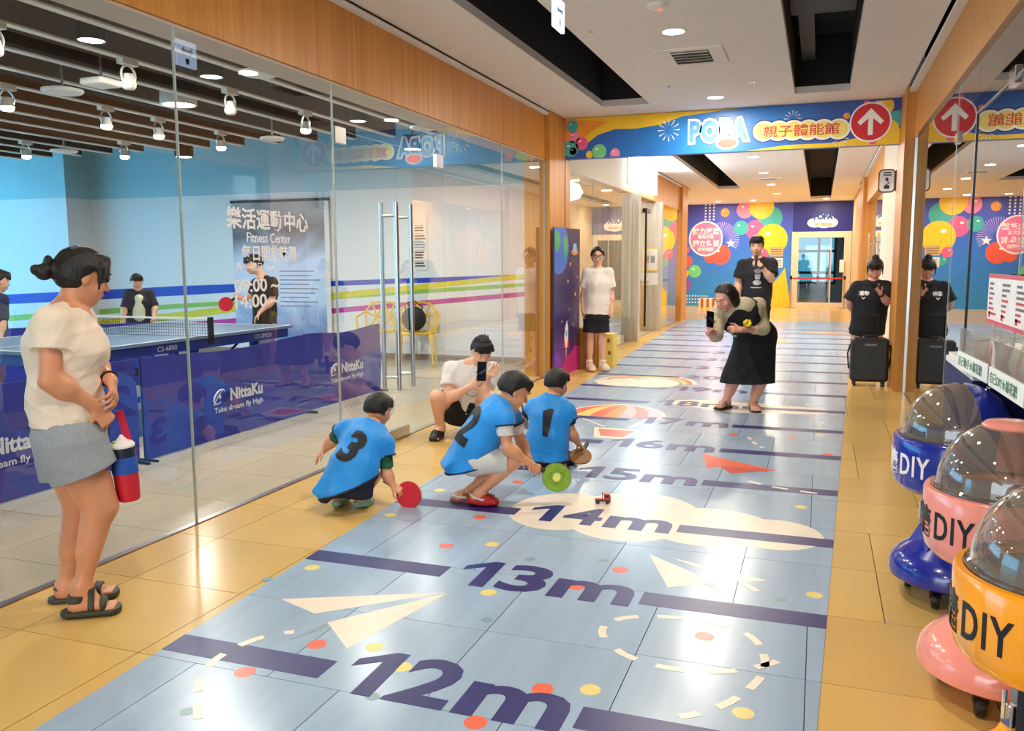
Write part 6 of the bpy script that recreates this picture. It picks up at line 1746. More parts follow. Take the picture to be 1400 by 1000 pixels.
paddle('C2', 'kiwi slice printed paddle held by the boy with number 2', -J2['v'] * .95 + UPZ * .3, M('kiwi flesh', (124, 168, 34), .5, var=.15, scale=30), M('kiwi flesh', (124, 168, 34), .5), BLACKP, .082, True)
paddle('C1', 'brown paddle held flat by the boy with number 1', UPZ * .86 - J1['v'] * .5, M('brown rubber', (138, 92, 44), .5), BLKR, BLACKP, .076, hl=.07)
# ---- crouching father with phone
J, R_ = person('M1', 'man in white tee and black shorts crouching with raised phone')
f, l, u = head_axes(J); C = J['head']; h = .225
F = Field()
add_body(F, J, 1.0, 1.0, head=h, hand=.165, hands={'R': dict(pn=J['u'] * .3 - J['v'] * -.6 - UPZ * .0, side=1, curl=(.45, .45, .5, .5), fd=J['haR'] - J['wrR']), 'L': dict(pn=-J['v'] * .5 + UPZ * .6, side=-1, curl=(.12, .15, .2, .3), fd=J['haL'] - J['wrL'])})
skin_obj('body', F, .0055, SK_B, R_)
face_parts(R_, C, f, l, u, h, .4)
F, at, f, l, u = plain_hair(J, h, HAIR, R_, 'short')
for i in range(16):
    a = 2 * PI * i / 16; rr_ = random.uniform(.1, .26)
    F.limb(at(rr_ * math.cos(a), rr_ * math.sin(a), .42), at(rr_ * 1.4 * math.cos(a), rr_ * 1.4 * math.sin(a) + .05, .58), .07 * h, .02 * h, .01)
frg(F, at, h, 8, .95, 1.1, .40, .20, .32, .065)
skin_obj('hair', F, .005, HAIR, R_, fold=.002, sc=60)
F = shirt(J, 1.0, .022, 1.02, J['pelvis'] * .8 + J['waist'] * .2, (.19, .145), .58, .078)
tee = skin_obj('tee_shirt', F, .006, WHT, R_, fold=.006, seed=6, sc=11)
gr = Field(); 
F = shorts(J, 1.0, .02, 1.0, .62, .112)
skin_obj('shorts', F, .0065, BLKC, R_, fold=.004, seed=3)
for q in 'RL': clog(J, q, 1.05, M('black clog', (26, 26, 26), .5), R_, BLACKP)
try:
    bk = unit(J['u'] * .1 - J['v'])
    project_text('tee_graphic', 'C', M('tee graphic grey', (110, 120, 124), .7), tee, J['chest'] - UPZ * .06, unit(np.cross(UPZ, bk)), UPZ, .12, tee, -.03)
except Exception: pass
PHB = M('phone black', (16, 16, 20), .25); PHG = M('phone screen', (60, 70, 90), .1)
def phone(J, key, label, up, n_, w=.074, hh=.150):
    c = W_(J, key); up = unit(up); n_ = unit(np.asarray(n_) - up * (np.asarray(n_) @ up)); x = np.cross(up, n_)
    t = thing('phone', label, 'phone', tuple(c))
    m = Matrix((tuple(x) + (0,), tuple(up) + (0,), tuple(n_) + (0,), (0, 0, 0, 1))).transposed()
    MB().box(-w / 2, w / 2, -hh / 2, hh / 2, -.0045, .0045, m).build('case', PHB, t, bevel=.003)
    MB().box(-w / 2 + .004, w / 2 - .004, -hh / 2 + .005, hh / 2 - .005, -.0052, -.0044, m).build('screen', PHG, t)
    MB().lathe([(.007, .0045), (.007, .0065), (.0, .0068)], (-w * .25, hh * .36, 0), 12).build('lens', CHROME, t)
    t.children[-1].matrix_parent_inverse = Matrix.Identity(4); t.children[-1].data.transform(m)
    return t
phone(J, 'ph', 'black phone held up by the crouching man', UPZ + J['u'] * .05, -J['v'] + J['u'] * .25)
# ---- girl standing by the space board
J, R_ = person('G', 'girl in white tee, black shorts and glasses standing by space board')
f, l, u = head_axes(J); C = J['head']; h = .222
F = Field(); hk = {'R': dict(pn=J['u'], side=-1, curl=(.3, .35, .4, .45)), 'L': dict(pn=-J['u'], side=1, curl=(.3, .35, .4, .45))}
add_body(F, J, .97, .86, head=h, hand=.16, hands=hk, thigh=.88)
skin_obj('body', F, .006, SK_B, R_)
face_parts(R_, C, f, l, u, h)
F, at, f, l, u = plain_hair(J, h, HAIR, R_, 'bob', off=.12, thick=.06)
F.oval(at(0, -.14, -.02), (.36 * h, .32 * h, .38 * h), (l, f, u), .03, [(at(0, .0, 0), unit(f - u * .2))])
for sx in (-1, 1): F.limb(at(.12 * sx, .30, .40), at(.33 * sx, .22, .10), .05 * h, .04 * h, .02)
skin_obj('hair', F, .006, HAIR, R_)
g_ = MB()
for s_ in (-1, 1):
    g_.tube([tuple(at(.155 * s_ + .115 * math.cos(a), .44, .03 + .085 * math.sin(a))) for a in np.linspace(0, 2 * PI, 15)[:-1]], .003, 5, close=True)
    g_.tube([tuple(at(.27 * s_, .42, .05)), tuple(at(.36 * s_, .0, .04))], .0028, 5)
g_.tube([tuple(at(-.04, .45, .05)), tuple(at(.04, .45, .05))], .0028, 5)
g_.build('glasses', BLACKP, R_)
F = shirt(J, .97, .028, .92, J['pelvis'] + UPZ * .03, (.178, .135), .70, .088)
skin_obj('tee_shirt', F, .0065, M('white tee', (242, 232, 224), .85, bump=.1), R_, fold=.006, seed=9, sc=9, ax=UPZ)
F = shorts(J, .97, .024, .92, .60, .118, thigh=.88)
skin_obj('shorts', F, .0065, BLKC, R_, fold=.004)
SNK = M('cream sneaker', (226, 214, 190), .7, bump=.1); SOC = M('white sock', (244, 240, 236), .8)
for q in 'RL':
    shoe(J, q, 1.05, SNK, R_, 'sneaker', .062, .046, .006, M('pale sole', (230, 224, 212), .6))
    B_ = Field(); B_.limb(J['an' + q] + UPZ * .03, J['an' + q] - UPZ * .06, .042, .044, 0); B_.plane(J['an' + q] + UPZ * .03, UPZ); skin_obj('sock', B_, .006, SOC, R_)
# ---- woman bending to photograph
J, R_ = person('W2', 'woman in black dress and beige cardigan bending with phone')
f, l, u = head_axes(J); C = J['head']; h = .232
F = Field()
add_body(F, J, 1.02, 1.08, head=h, hand=.165, hands={'R': dict(pn=J['v'] * .2 + J['u'] * .6, side=1, curl=(.4, .4, .45, .5), fd=J['haR'] - J['wrR'] + UPZ * .05), 'L': dict(pn=J['v'] * .4 - UPZ * .2, side=1, curl=(.5, .55, .6, .65))})
skin_obj('body', F, .0055, SK_D, R_)
face_parts(R_, C, f, l, u, h, .4)
F, at, f, l, u = plain_hair(J, h, HAIR_B, R_, 'long', off=.13, thick=.055)
F.oval(at(0, -.12, -.02), (.385 * h, .37 * h, .44 * h), (l, f, u), .03, [(at(0, .04, 0), unit(f - u * .3))])
F.limb(at(.10, -.30, -.1), at(.22, -.25, -.75), .20 * h, .14 * h, .05)
F.limb(at(.30, .10, .25), at(.36, .05, -.30), .07 * h, .05 * h, .03)
skin_obj('hair', F, .0055, HAIR_B, R_, fold=.002, sc=40)
DRS = M('black dress cloth', (18, 18, 26), .85, var=.2, bump=.1)
F = Field(); sd = J['side']
hemz = .255
hb = (J['knR'] + J['knL']) / 2 * V3(1, 1, 0) + V3(0, 0, hemz) + J['v'] * .03
F.slab(hb - UPZ * .04, J['pelvis'], (.265, .19), (.19, .155), sd, .05, [(hb, V3(0, 0, -1))])
F.slab(J['pelvis'], J['waist'], (.19, .155), (.165, .13), sd, .05)
F.slab(J['waist'], J['chest'], (.165, .13), (.198, .162), sd, .05)
F.slab(J['chest'], J['chest'] + (J['neck'] - J['chest']) * .60, (.198, .162), (.15, .115), sd, .04)
skin_obj('dress', F, .0065, DRS, R_, fold=.008, seed=12, sc=8, ax=UPZ)
CAR = M('beige cardigan knit', (196, 182, 150), .9, var=.06, scale=50, bump=.25, bscale=120)
F = Field(); cn = J['chest'] + (J['neck'] - J['chest']) * .74; inf = .026
bkv = unit(np.cross(J['side'], J['neck'] - J['pelvis']));
if bkv[2] < 0: bkv = -bkv
F.slab(J['waist'], J['chest'], (.158 + inf, .10 + inf), (.168 + inf, .115 + inf), sd, .05)
fwd = unit(np.cross(J['neck'] - J['pelvis'], J['side'])); fwd = fwd if fwd @ J['hf'] > 0 else -fwd
F.slab(J['chest'], cn, (.168 + inf, .115 + inf), (.135 + inf, .078 + inf), sd, .05)
F.slab(J['waist'] + fwd * .19, cn + fwd * .15, (.125, .17), (.085, .14), sd, .01, op='s')
for q in 'LR':
    sh, el, wr = J['sh' + q], J['el' + q], J['wr' + q]
    F.limb(cn + J['v'] * .03, sh, .060 + inf * .6, .058 + inf * .6, .03); F.limb(sh, el, .058 + inf * .6, .048 + inf * .6, .03)
    e = el + (wr - el) * .45; d = unit(wr - el); F.limb(el, e + d * .03, .050 + inf * .6, .048, .03, [(e, d)])
fwd = unit(np.cross(J['neck'] - J['pelvis'], J['side'])); fwd = fwd if fwd @ J['hf'] > 0 else -fwd
skin_obj('cardigan', F, .006, CAR, R_, fold=.004, seed=2, sc=8)
for q in 'RL':
    sandal(J, q, 1.0, M('black thong sandal', (28, 22, 20), .4), R_, ((.52, .57),), True, .016)
c = J['flo']
b = MB()
for i in range(7): b.ball((c[0] + .022 * math.cos(i * .9), c[1] + .014 * math.sin(i * 1.7) - .01, c[2] + .02 * math.sin(i * .9)), (.018, .014, .016), 8, 6)
b.build('yellow_flower', M('flower yellow', (240, 222, 40), .6), R_, smooth=True)
MB().tube([tuple(J['neck'] + fwd * .05 - J['u'] * .03), tuple(J['chest'] + fwd * .18 - J['u'] * .06 - UPZ * .02), tuple(J['haR'] + J['u'] * .03 - UPZ * .06)], .003, 5).build('lanyard', M('lanyard grey', (190, 190, 196), .5), R_)
phone(J, 'ph', 'dark phone held out by the bending woman', UPZ * .85 + J['v'] * .35, J['v'] * .8 - J['u'] * .5)
# ---- presenter with microphone
J, R_ = person('M2', 'man in black tee speaking into a microphone before the mural')
f, l, u = head_axes(J); C = J['head']; h = .232
F = Field()
add_body(F, J, 1.08, .98, head=h, hand=.175, hands={'R': dict(pn=J['u'], side=-1, curl=(.3, .35, .4, .45)), 'L': dict(pn=-J['u'] * .7 + J['v'] * .5, side=1, curl=(.8, .85, .9, .95), fd=UPZ * .4 - J['u'] * .8)})
skin_obj('body', F, .0065, SK_B, R_)
face_parts(R_, C, f, l, u, h, .45)
F, at, f, l, u = plain_hair(J, h, HAIR, R_, 'short')
for i in range(9):
    a = -.30 + .6 * i / 8
    F.limb(at(a * .6 + .05, .25, .46), at(a * 1.02 - .03, .39 - .35 * a * a, .20 + .05 * abs(i - 5) * .3), .075 * h, .03 * h, .012)
for sx in (-1, 1): F.limb(at(.335 * sx, .10, .2), at(.335 * sx, .10, -.06), .035 * h, .02 * h, .012)
F.oval(at(0, .02, .38), (.35 * h, .38 * h, .18 * h), (l, f, u), .04)
skin_obj('hair', F, .006, HAIR, R_)
DKT = M('charcoal tee', (36, 36, 44), .85, bump=.1)
F = shirt(J, 1.08, .028, .98, J['pelvis'] + UPZ * .02, (.195, .145), .72, .090)
tee = skin_obj('tee_shirt', F, .0065, DKT, R_, fold=.006, seed=15, sc=9)
project_text('tee_print', [ell(0, .36, .17, .13, n=18), [(-.14, .20), (.14, .20), (.10, -.05), (-.10, -.05)], ell(-.02, -.20, .20, .12, n=18), [(-.30, -.42), (.20, -.42), (.20, -.46), (-.30, -.46)]], M('tee print grey', (206, 206, 210), .7), tee, J['chest'] - UPZ * .06, unit(J['u']), UPZ, .26, tee)
F = Field(); 
for q in 'LR':
    e = J['an' + q] + UPZ * .01
    F.limb(J['hip' + q], J['kn' + q], .105, .078, .04); F.limb(J['kn' + q], e, .076, .062, .03, [(e, V3(0, 0, -1))])
F.slab(J['pelvis'], J['waist'] * .5 + J['pelvis'] * .5, (.175, .13), (.16, .12), J['side'], .05)
skin_obj('trousers', F, .0075, BLKC, R_, fold=.005)
for q in 'RL': shoe(J, q, 1.1, BLKC, R_, 'shoe', .06, .046, .007)
B_ = Field(); B_.limb(J['elL'], J['wrL'], .045, .036, 0); dd = unit(J['wrL'] - J['elL']); B_.plane(J['wrL'] - dd * .035, -dd); B_.plane(J['wrL'] - dd * .012, dd); skin_obj('wrist_watch', B_, .005, BLACKP, R_)
m0, m1 = W_(J, 'mic0'), W_(J, 'mic1')
t = thing('microphone', 'black hand microphone held by the man in black', 'microphone', tuple(m0))
dm = Vector(m1 - m0); dm = dm.normalized() * .17
MB().tube([tuple(dm * -.35), tuple(dm * .25), tuple(dm * .62)], [.014, .016, .020], 12).build('handle', BLACKP, t, smooth=True); MB().ball(tuple(dm * .72), .026, 14, 10).build('grille', M('mic grille', (90, 92, 96), .35, metal=.8), t, smooth=True)
# ---- woman leaning at the right pillar
POSE['W3']['B'] = (.574 * 1.02, 10.643 * 1.02)
J, R_ = person('W3', 'woman in black tee dress reading phone behind suitcase')
f, l, u = head_axes(J); C = J['head']; h = .235
F = Field()
add_body(F, J, .98, 1.08, head=h, hand=.16, hands={'L': dict(pn=-J['v'] * .2 + UPZ * .7 - J['u'] * .3, side=1, curl=(.5, .5, .55, .6)), 'R': dict(pn=J['u'], side=1, curl=(.4, .4, .4, .4))}, thigh=1.12)
skin_obj('body', F, .006, SK_D, R_)
face_parts(R_, C, f, l, u, h, .35)
F, at, f, l, u = plain_hair(J, h, HAIR_B, R_, 'bun')
F.oval(at(0, -.14, .02), (.36 * h, .34 * h, .38 * h), (l, f, u), .03, [(at(0, .0, 0), unit(f - u * .3))])
F.oval(at(0, -.14, .60), (.17 * h, .15 * h, .13 * h), (l, f, u), .02)
frg(F, at, h, 8, .86, .98, .42, .20, .32, .05)
for sx in (-1, 1): F.limb(at(.34 * sx, .12, .2), at(.35 * sx, .12, -.25), .05 * h, .03 * h, .02)
skin_obj('hair', F, .0055, HAIR_B, R_, fold=.0015, sc=50)
BLT = M('black long tee', (20, 22, 30), .85, bump=.1)
F = shirt(J, .98, .032, 1.08, J['pelvis'] - UPZ * .03, (.205, .155), .85, .098)
tee = skin_obj('long_tee', F, .006, BLT, R_, fold=.006, seed=19, sc=9)
try:
    project_text('chest_print', '運動', B_WHITE, tee, J['chest'] + J['v'] * -.1 - J['u'] * .085 + UPZ * .045, unit(J['u']), UPZ, .055, tee, .02)
    project_text('chest_print', '⌄', B_WHITE, tee, J['chest'] + J['v'] * -.1 - J['u'] * .09 + UPZ * -.01, unit(J['u']), UPZ, .03, tee, .02)
except Exception as e: print(e)
F = shorts(J, .98, .02, 1.05, .06, .112, thigh=1.0); skin_obj('shorts', F, .007, BLKC, R_)
for q in 'RL': shoe(J, q, 1.0, WHT, R_, 'shoe', .055, .044, .006, SOC)
B_ = Field(); B_.limb(J['elL'], J['wrL'], .047, .034, 0); dd = unit(J['wrL'] - J['elL']); B_.plane(J['wrL'] - dd * .035, -dd); B_.plane(J['wrL'] - dd * .010, dd); skin_obj('wrist_watch', B_, .005, BLACKP, R_)
J['ph'] = J['ph'] - UPZ * .045
phone(J, 'ph', 'phone held at chin height by woman behind suitcase', UPZ * .25 - J['v'] * .95, -J['v'] * .3 - UPZ * .9)
# suitcase in front of her
t = thing('suitcase', 'black upright suitcase standing by the right wood pillar', 'suitcase', (.555, 10.20, 0), .05)
CASE = M('suitcase black shell', (20, 22, 24), .45, var=.2)
MB().box(-.195, .195, -.12, .12, .05, .535).build('shell', CASE, t, bevel=.035)
for z in (.12, .28, .43): MB().box(-.197, .197, -.122, .122, z, z + .006).build('groove', BLACKP, t)
MB().box(-.06, .06, -.124, -.119, .455, .475).build('badge', M('badge grey', (120, 122, 126), .4), t)
for sx in (-1, 1):
    MB().tube([(sx * .09, .10, .535), (sx * .09, .10, .78)], .009, 8).build('pull_rod', BLACKM, t)
    MB().tube([(sx * .205, -.04, .46), (sx * .225, 0, .35), (sx * .205, .04, .18)], .009, 6).build('side_strap', BLACKP, t, smooth=True)
    for sy in (-.08, .08): MB().lathe([(.026, -.012), (.026, .012)], (sx * .15, sy, .026), 14, 'x').build('wheel', BLACKP, t)
MB().tube([(-.10, .10, .785), (.10, .10, .785)], .014, 8).build('pull_grip', BLACKP, t)
MB().tube([(-.07, -.02, .535), (-.05, -.02, .56), (.05, -.02, .56), (.07, -.02, .535)], .01, 6).build('carry_handle', BLACKP, t, smooth=True)
# ---- players in the hall
def simple(key, label, h, tee_m, skin, low_m, s, lower='trousers', sleeve=.6, hd=None, res=.0085, girth=1.0):
    J, R_ = person(key, label)
    dz = min(J['heR'][2], J['heL'][2], J['toR'][2], J['toL'][2])
    for q in 'RL':
        for k in ('an', 'he', 'to'): J[k + q] = J[k + q] - V3(0, 0, dz)
    f, l, u = head_axes(J); C = J['head']
    F = Field()
    add_body(F, J, s, girth, head=h, hand=.16 * s, hands=hd or {'R': dict(pn=-UPZ, side=1, curl=(.5, .5, .5, .5)), 'L': dict(pn=-UPZ, side=-1, curl=(.4, .4, .4, .4))})
    skin_obj('body', F, res * .85, skin, R_)
    face_parts(R_, C, f, l, u, h)
    F, at, f, l, u = plain_hair(J, h, HAIR, R_, 'short')
    frg(F, at, h, 7, .9, 1.1, .40, .18, .32, .07)
    skin_obj('hair', F, res * .8, HAIR, R_)
    F = shirt(J, s, .024, girth, J['pelvis'] - UPZ * .0, None, sleeve, .075, flare=1.05)
    skin_obj('shirt', F, res, tee_m, R_, fold=.005, seed=21)
    F = Field()
    for q in 'LR':
        e = J['an' + q] + UPZ * .02
        F.limb(J['hip' + q], J['kn' + q], .10 * s, .072 * s, .04); F.limb(J['kn' + q], e, .070 * s, .058 * s, .03, [(e, V3(0, 0, -1))])
    F.slab(J['pelvis'], J['waist'] * .5 + J['pelvis'] * .5, (.172 * s, .13 * s), (.158 * s, .12 * s), J['side'], .05)
    skin_obj('trousers', F, res, low_m, R_, fold=.004)
    for q in 'RL': shoe(J, q, s, BLKC, R_, 'shoe', .06, .046, res)
    return J
JP = simple('P1', 'man in black tee playing table tennis behind the blue table', .215, BLKC, SK_B, M('grey trousers', (110, 110, 116), .85), .95, sleeve=.75, hd={'R': dict(pn=POSE['P1']['v'], side=1, curl=(.7, .75, .8, .8)), 'L': dict(pn=(0, 0, -1), side=-1, curl=(.2, .25, .3, .3))})
paddle('P1', 'red paddle held by the man behind the table', -JP['v'] * .9 - JP['u'] * .2, REDR, BLKR, BLACKP, .08, hl=.06)
simple('P2', 'child in black jacket and white top playing behind table', .19, M('dark jacket', (40, 42, 58), .8), SK_B, M('pale yellow trousers', (220, 214, 150), .8), .78, sleeve=.95)
_r = [o for o in bpy.data.objects if o.get('label', '').startswith('child in black jacket')][0]
J = P_(POSE['P2']); F = Field()
F.slab(J['waist'] - J['v'] * .055, J['chest'] - J['v'] * .045 + UPZ * .02, (.085, .085), (.075, .085), J['u'], .02)
skin_obj('white_top', F, .007, M('pale lime top', (226, 236, 206), .8), _r)
simple('P3', 'dark haired person in navy top at the far left edge', .21, M('navy top', (40, 46, 84), .8), SK_B, M('plum trousers', (110, 90, 130), .8), .84, sleeve=.9)
# ---------------------------------------------------------------- cotton candy machines and the stall on the right
DOME = glass('smoky clear dome', (.74, .71, .67), ior=1.5, gain=1.6)
_t = DOME.node_tree                       # a little scuffed haze in the plastic
_df = _t.nodes.new('ShaderNodeBsdfDiffuse'); _df.inputs[0].default_value = lin((150, 138, 124))
_mx = _t.nodes.new('ShaderNodeMixShader'); _mx.inputs[0].default_value = .30
_out = [q for q in _t.nodes if q.type == 'OUTPUT_MATERIAL'][0]; _src = _out.inputs[0].links[0].from_socket
_t.links.new(_src, _mx.inputs[1]); _t.links.new(_df.outputs[0], _mx.inputs[2]); _t.links.new(_mx.outputs[0], _out.inputs[0])
def candy_machine(x, y, col, colname, lettercol, label, rz, tx, hz=.15):
    """bell foot on castors, flat column with a steel latch, drum and clear dome"""
    t = thing('candy_machine', label, 'candy machine', (x, y, 0), 0, 'cotton candy machines')
    P = M('machine enamel ' + colname, col, .18, var=.03, coat=.6)
    ft = MB().lathe([(.05, .075), (.205, .078), (.232, .095), (.236, .125), (.226, .165), (.195, .20), (.150, .235), (.115, .28), (.098, .33), (.09, .36)], n=44).build('foot', P, t, smooth=True)
    for i in range(4):
        a = PI / 4 + i * PI / 2 + .35
        cx, cy = .165 * math.cos(a), .165 * math.sin(a)
        b = MB().lathe([(.012, -.016), (.034, -.014), (.036, 0), (.034, .014), (.012, .016)], (cx, cy, .037), 18, 'x')
        b.box(cx - .022, cx + .022, cy - .012, cy + .012, .045, .085)
        b.build('castor', BLACKP, t, smooth=True)
    cm = MB()
    cm.prism([(-.085, -.07), (.085, -.07), (.10, 0), (.085, .07), (-.085, .07), (-.10, 0)], (0, 0, .26), t=.20)
    cm.build('column', P, t, bevel=.008)
    ca = rz
    rm = Matrix.Rotation(ca, 4, 'Z')
    def rb(x0, x1, y0, y1, z0, z1): return MB().box(x0, x1, y0, y1, z0, z1, rm)
    rb(-.035, .035, -.106, -.080, .24, .455).build('steel_channel', STEEL, t)
    lt = rb(-.045, -.012, -.122, -.100, .31, .365).build('latch', CHROME, t, bevel=.003)
    MB().tube([tuple(rm @ Vector((-.03, -.126, .33))), tuple(rm @ Vector((-.03, -.126, .40)))], .006, 8).build('latch_pin', CHROME, lt)
    rb(-.008, .030, -.112, -.104, .26, .43).build('dark_slot', BLACKP, t)
    MB().add([tuple(rm @ Vector(q)) for q in [(-.075, -.165, .20), (.075, -.165, .20), (-.06, -.085, .34), (.06, -.085, .34), (-.075, -.08, .18), (.075, -.08, .18), (-.06, -.05, .34), (.06, -.05, .34)]], [(0, 1, 3, 2), (4, 6, 7, 5), (0, 2, 6, 4), (1, 5, 7, 3), (2, 3, 7, 6), (0, 4, 5, 1)]).build('gusset', P, t, bevel=.006)
    dr = MB().lathe([(.05, .44), (.165, .445), (.208, .462), (.232, .49), (.240, .53), (.241, .60), (.241, .668), (.236, .676), (.222, .678), (.214, .672), (.210, .655)], n=56, capt=False).build('drum', P, t, smooth=True)
    MB().lathe([(.212, .655), (.15, .64), (.05, .638), (.05, .69), (.03, .70), (.0, .70)], n=40, capb=False, capt=False).build('spinner_pan', M('pan aluminium', (176, 176, 180), .3, metal=1.0), t, smooth=True)
    dp = [(.213, .676), (.213, .684), (.206, .69)] + [(.206 * math.cos(a), .69 + .205 * math.sin(a)) for a in np.linspace(.05, 1.15 if colname != 'navy' else 1.5, 18)]
    dm = MB().lathe(dp, n=56, capb=False, capt=False).build('dome', DOME, t, smooth=True)
    MB().lathe([(.208, .674), (.219, .676), (.219, .686), (.208, .688)], n=56, capb=False, capt=False).build('dome_rim', glass('dome rim', (.75, .75, .76)), t, smooth=True)
    hd = MB(); na, ne = 22, 12                       # opaque rear half of the hood
    vv = []
    for rr in (.208, .203):
        for i in range(na + 1):
            az = hz - 1.45 + 2.9 * i / na
            for j in range(ne + 1):
                el = .0 + 1.52 * j / ne
                vv.append((rr * math.cos(el) * math.cos(az), rr * math.cos(el) * math.sin(az), .688 + rr * 1.0 * math.sin(el)))
    N1 = (na + 1) * (ne + 1); ff = []
    for i in range(na):
        for j in range(ne):
            a_ = i * (ne + 1) + j; b_ = a_ + ne + 1
            ff.append((a_, b_, b_ + 1, a_ + 1)); ff.append((N1 + a_ + 1, N1 + b_ + 1, N1 + b_, N1 + a_))
    for i_ in (0, na):
        for j in range(ne):
            a_ = i_ * (ne + 1) + j; ff.append((a_, a_ + 1, N1 + a_ + 1, N1 + a_) if i_ == 0 else (a_ + 1, a_, N1 + a_, N1 + a_ + 1))
    hd.add(vv, ff); hd.build('rear_hood', P, t, smooth=True)
    zt = .69 + .205 * math.sin(1.15); rt = .206 * math.cos(1.15)
    if colname != 'navy': MB().lathe([(rt * 1.02, zt - .006), (rt * 1.05, zt + .004), (rt * .9, zt + .014), (rt * .3, zt + .020), (0, zt + .020)], n=32, capt=False).build('dome_cap', P, dm, smooth=True)
    # wording wrapped round the drum: characters first, Latin letters after
    me = text_data('棉花糖', .014, .5); co1 = text_pts(me, None, .100)
    me2 = text_data('DIY', .012, .5, spacing=1.12); co2 = text_pts(me2, .140, .084)
    co1 = fine_text(me, co1); co2 = fine_text(me2, co2)
    R0 = .2395
    for mm, co, a0 in ((me, co1, tx - .60 - (co1[:, 0].max() - co1[:, 0].min() - .1) / 2 / .2395), (me2, co2, tx)):
        ang = a0 + co[:, 0] / R0
        R_ = np.where(co[:, 2] > .002, R0 + .0040, R0 - .004)
        zz = .575 + co[:, 1]
        Rz = np.interp(zz, [.49, .53, .668], [.232, .240, .241]) - .241
        Pt = np.stack([(R_ + Rz) * np.cos(ang), (R_ + Rz) * np.sin(ang), zz], 1)
        mm.vertices.foreach_set('co', Pt.ravel()); mm.update()
        link('lettering', mm, lettercol, dr)
    return t
candy_machine(.553, 3.787, (24, 40, 150), 'navy', WHITE, 'navy cotton candy machine with white DIY lettering, furthest back', -1.12, -2.40)
candy_machine(.580, 2.934, (244, 150, 134), 'pink', BLACKP, 'salmon pink cotton candy machine between navy and orange ones', -1.08, -2.40)
candy_machine(.564, 2.168, (248, 158, 20), 'orange', BLACKP, 'orange cotton candy machine nearest the camera', -1.05, -2.52)
# stall behind them: draped table, shelf rack, acrylic bins and a price board
NVC = M('navy drape cloth', (26, 34, 92), .85, var=.15)
st = thing('draped_table', 'navy draped stall table behind the navy machine', 'table', (.74, 4.52, 0))
b = MB(); pts = []
n_ = 60
per = [(-.10, -.42), (.11, -.42), (.11, .42), (-.10, .42)]
def perim(t_):
    t_ = t_ % 1 * 4; i = int(t_); q = t_ - i; a, c = per[i], per[(i + 1) % 4]; return a[0] + (c[0] - a[0]) * q, a[1] + (c[1] - a[1]) * q
v = []
for z, g in ((.84, 0), (.6, .5), (.3, .8), (.01, 1)):
    for i in range(n_):
        px_, py_ = perim(i / n_); k = 1 + .06 * g * math.sin(i * 1.9)
        v.append((px_ * k, py_ * (1 + .015 * g * math.sin(i * 2.3)), z))
f = [(r * n_ + i, (r + 1) * n_ + i, (r + 1) * n_ + (i + 1) % n_, r * n_ + (i + 1) % n_) for r in range(3) for i in range(n_)]
f.append(tuple(range(n_)))
b.add(v, f); b.build('drape', NVC, st, smooth=True)
MB().box(-.10, .11, -.42, .42, .842, .868).build('tabletop', NVC, st)
rk = thing('shelf_rack', 'chrome rack with board shelf beside the right glass', 'rack', (.74, 3.75, 0))
MB().box(-.085, .115, -.70, 1.20, .895, .91).build('shelf', M('shelf white', (232, 230, 224), .5), rk)
for y_ in (-.66, .02):
    MB().tube([(.10, y_, 0), (.10, y_, .895)], .010, 8).build('post', CHROME, rk, smooth=True)
    MB().tube([(-.10, y_, .88), (.10, y_, .88)], .008, 8).build('bracket', CHROME, rk)
MB().tube([(.10, -.66, .45), (.10, .02, .45)], .008, 8).build('rail', CHROME, rk)
MB().tube([(.10, -.66, .2), (.10, .02, .2)], .008, 8).build('rail', CHROME, rk)
MB().box(-.10, .10, .34, 1.18, .868, .895).build('riser', M('shelf white', (232, 230, 224), .5), rk)
ACR = glass('acrylic sheet', (.95, .95, .93))
_t = ACR.node_tree                        # hand-worn acrylic, slightly milky
_df = _t.nodes.new('ShaderNodeBsdfDiffuse'); _df.inputs[0].default_value = lin((232, 226, 216))
_mx = _t.nodes.new('ShaderNodeMixShader'); _mx.inputs[0].default_value = .13
_out = [q for q in _t.nodes if q.type == 'OUTPUT_MATERIAL'][0]; _src = _out.inputs[0].links[0].from_socket
_t.links.new(_src, _mx.inputs[1]); _t.links.new(_df.outputs[0], _mx.inputs[2]); _t.links.new(_mx.outputs[0], _out.inputs[0])
TAGW = M('price tag white', (240, 242, 238), .5); TAGG = M('price tag green', (70, 120, 84), .5)
FILLC = [M('packet cream', (240, 226, 200), .6), M('packet pink', (240, 130, 164), .6), M('packet white', (246, 244, 240), .5), M('packet pale yellow', (238, 214, 150), .6), M('packet ivory', (244, 234, 214), .6), M('packet pearl', (232, 228, 222), .6)]
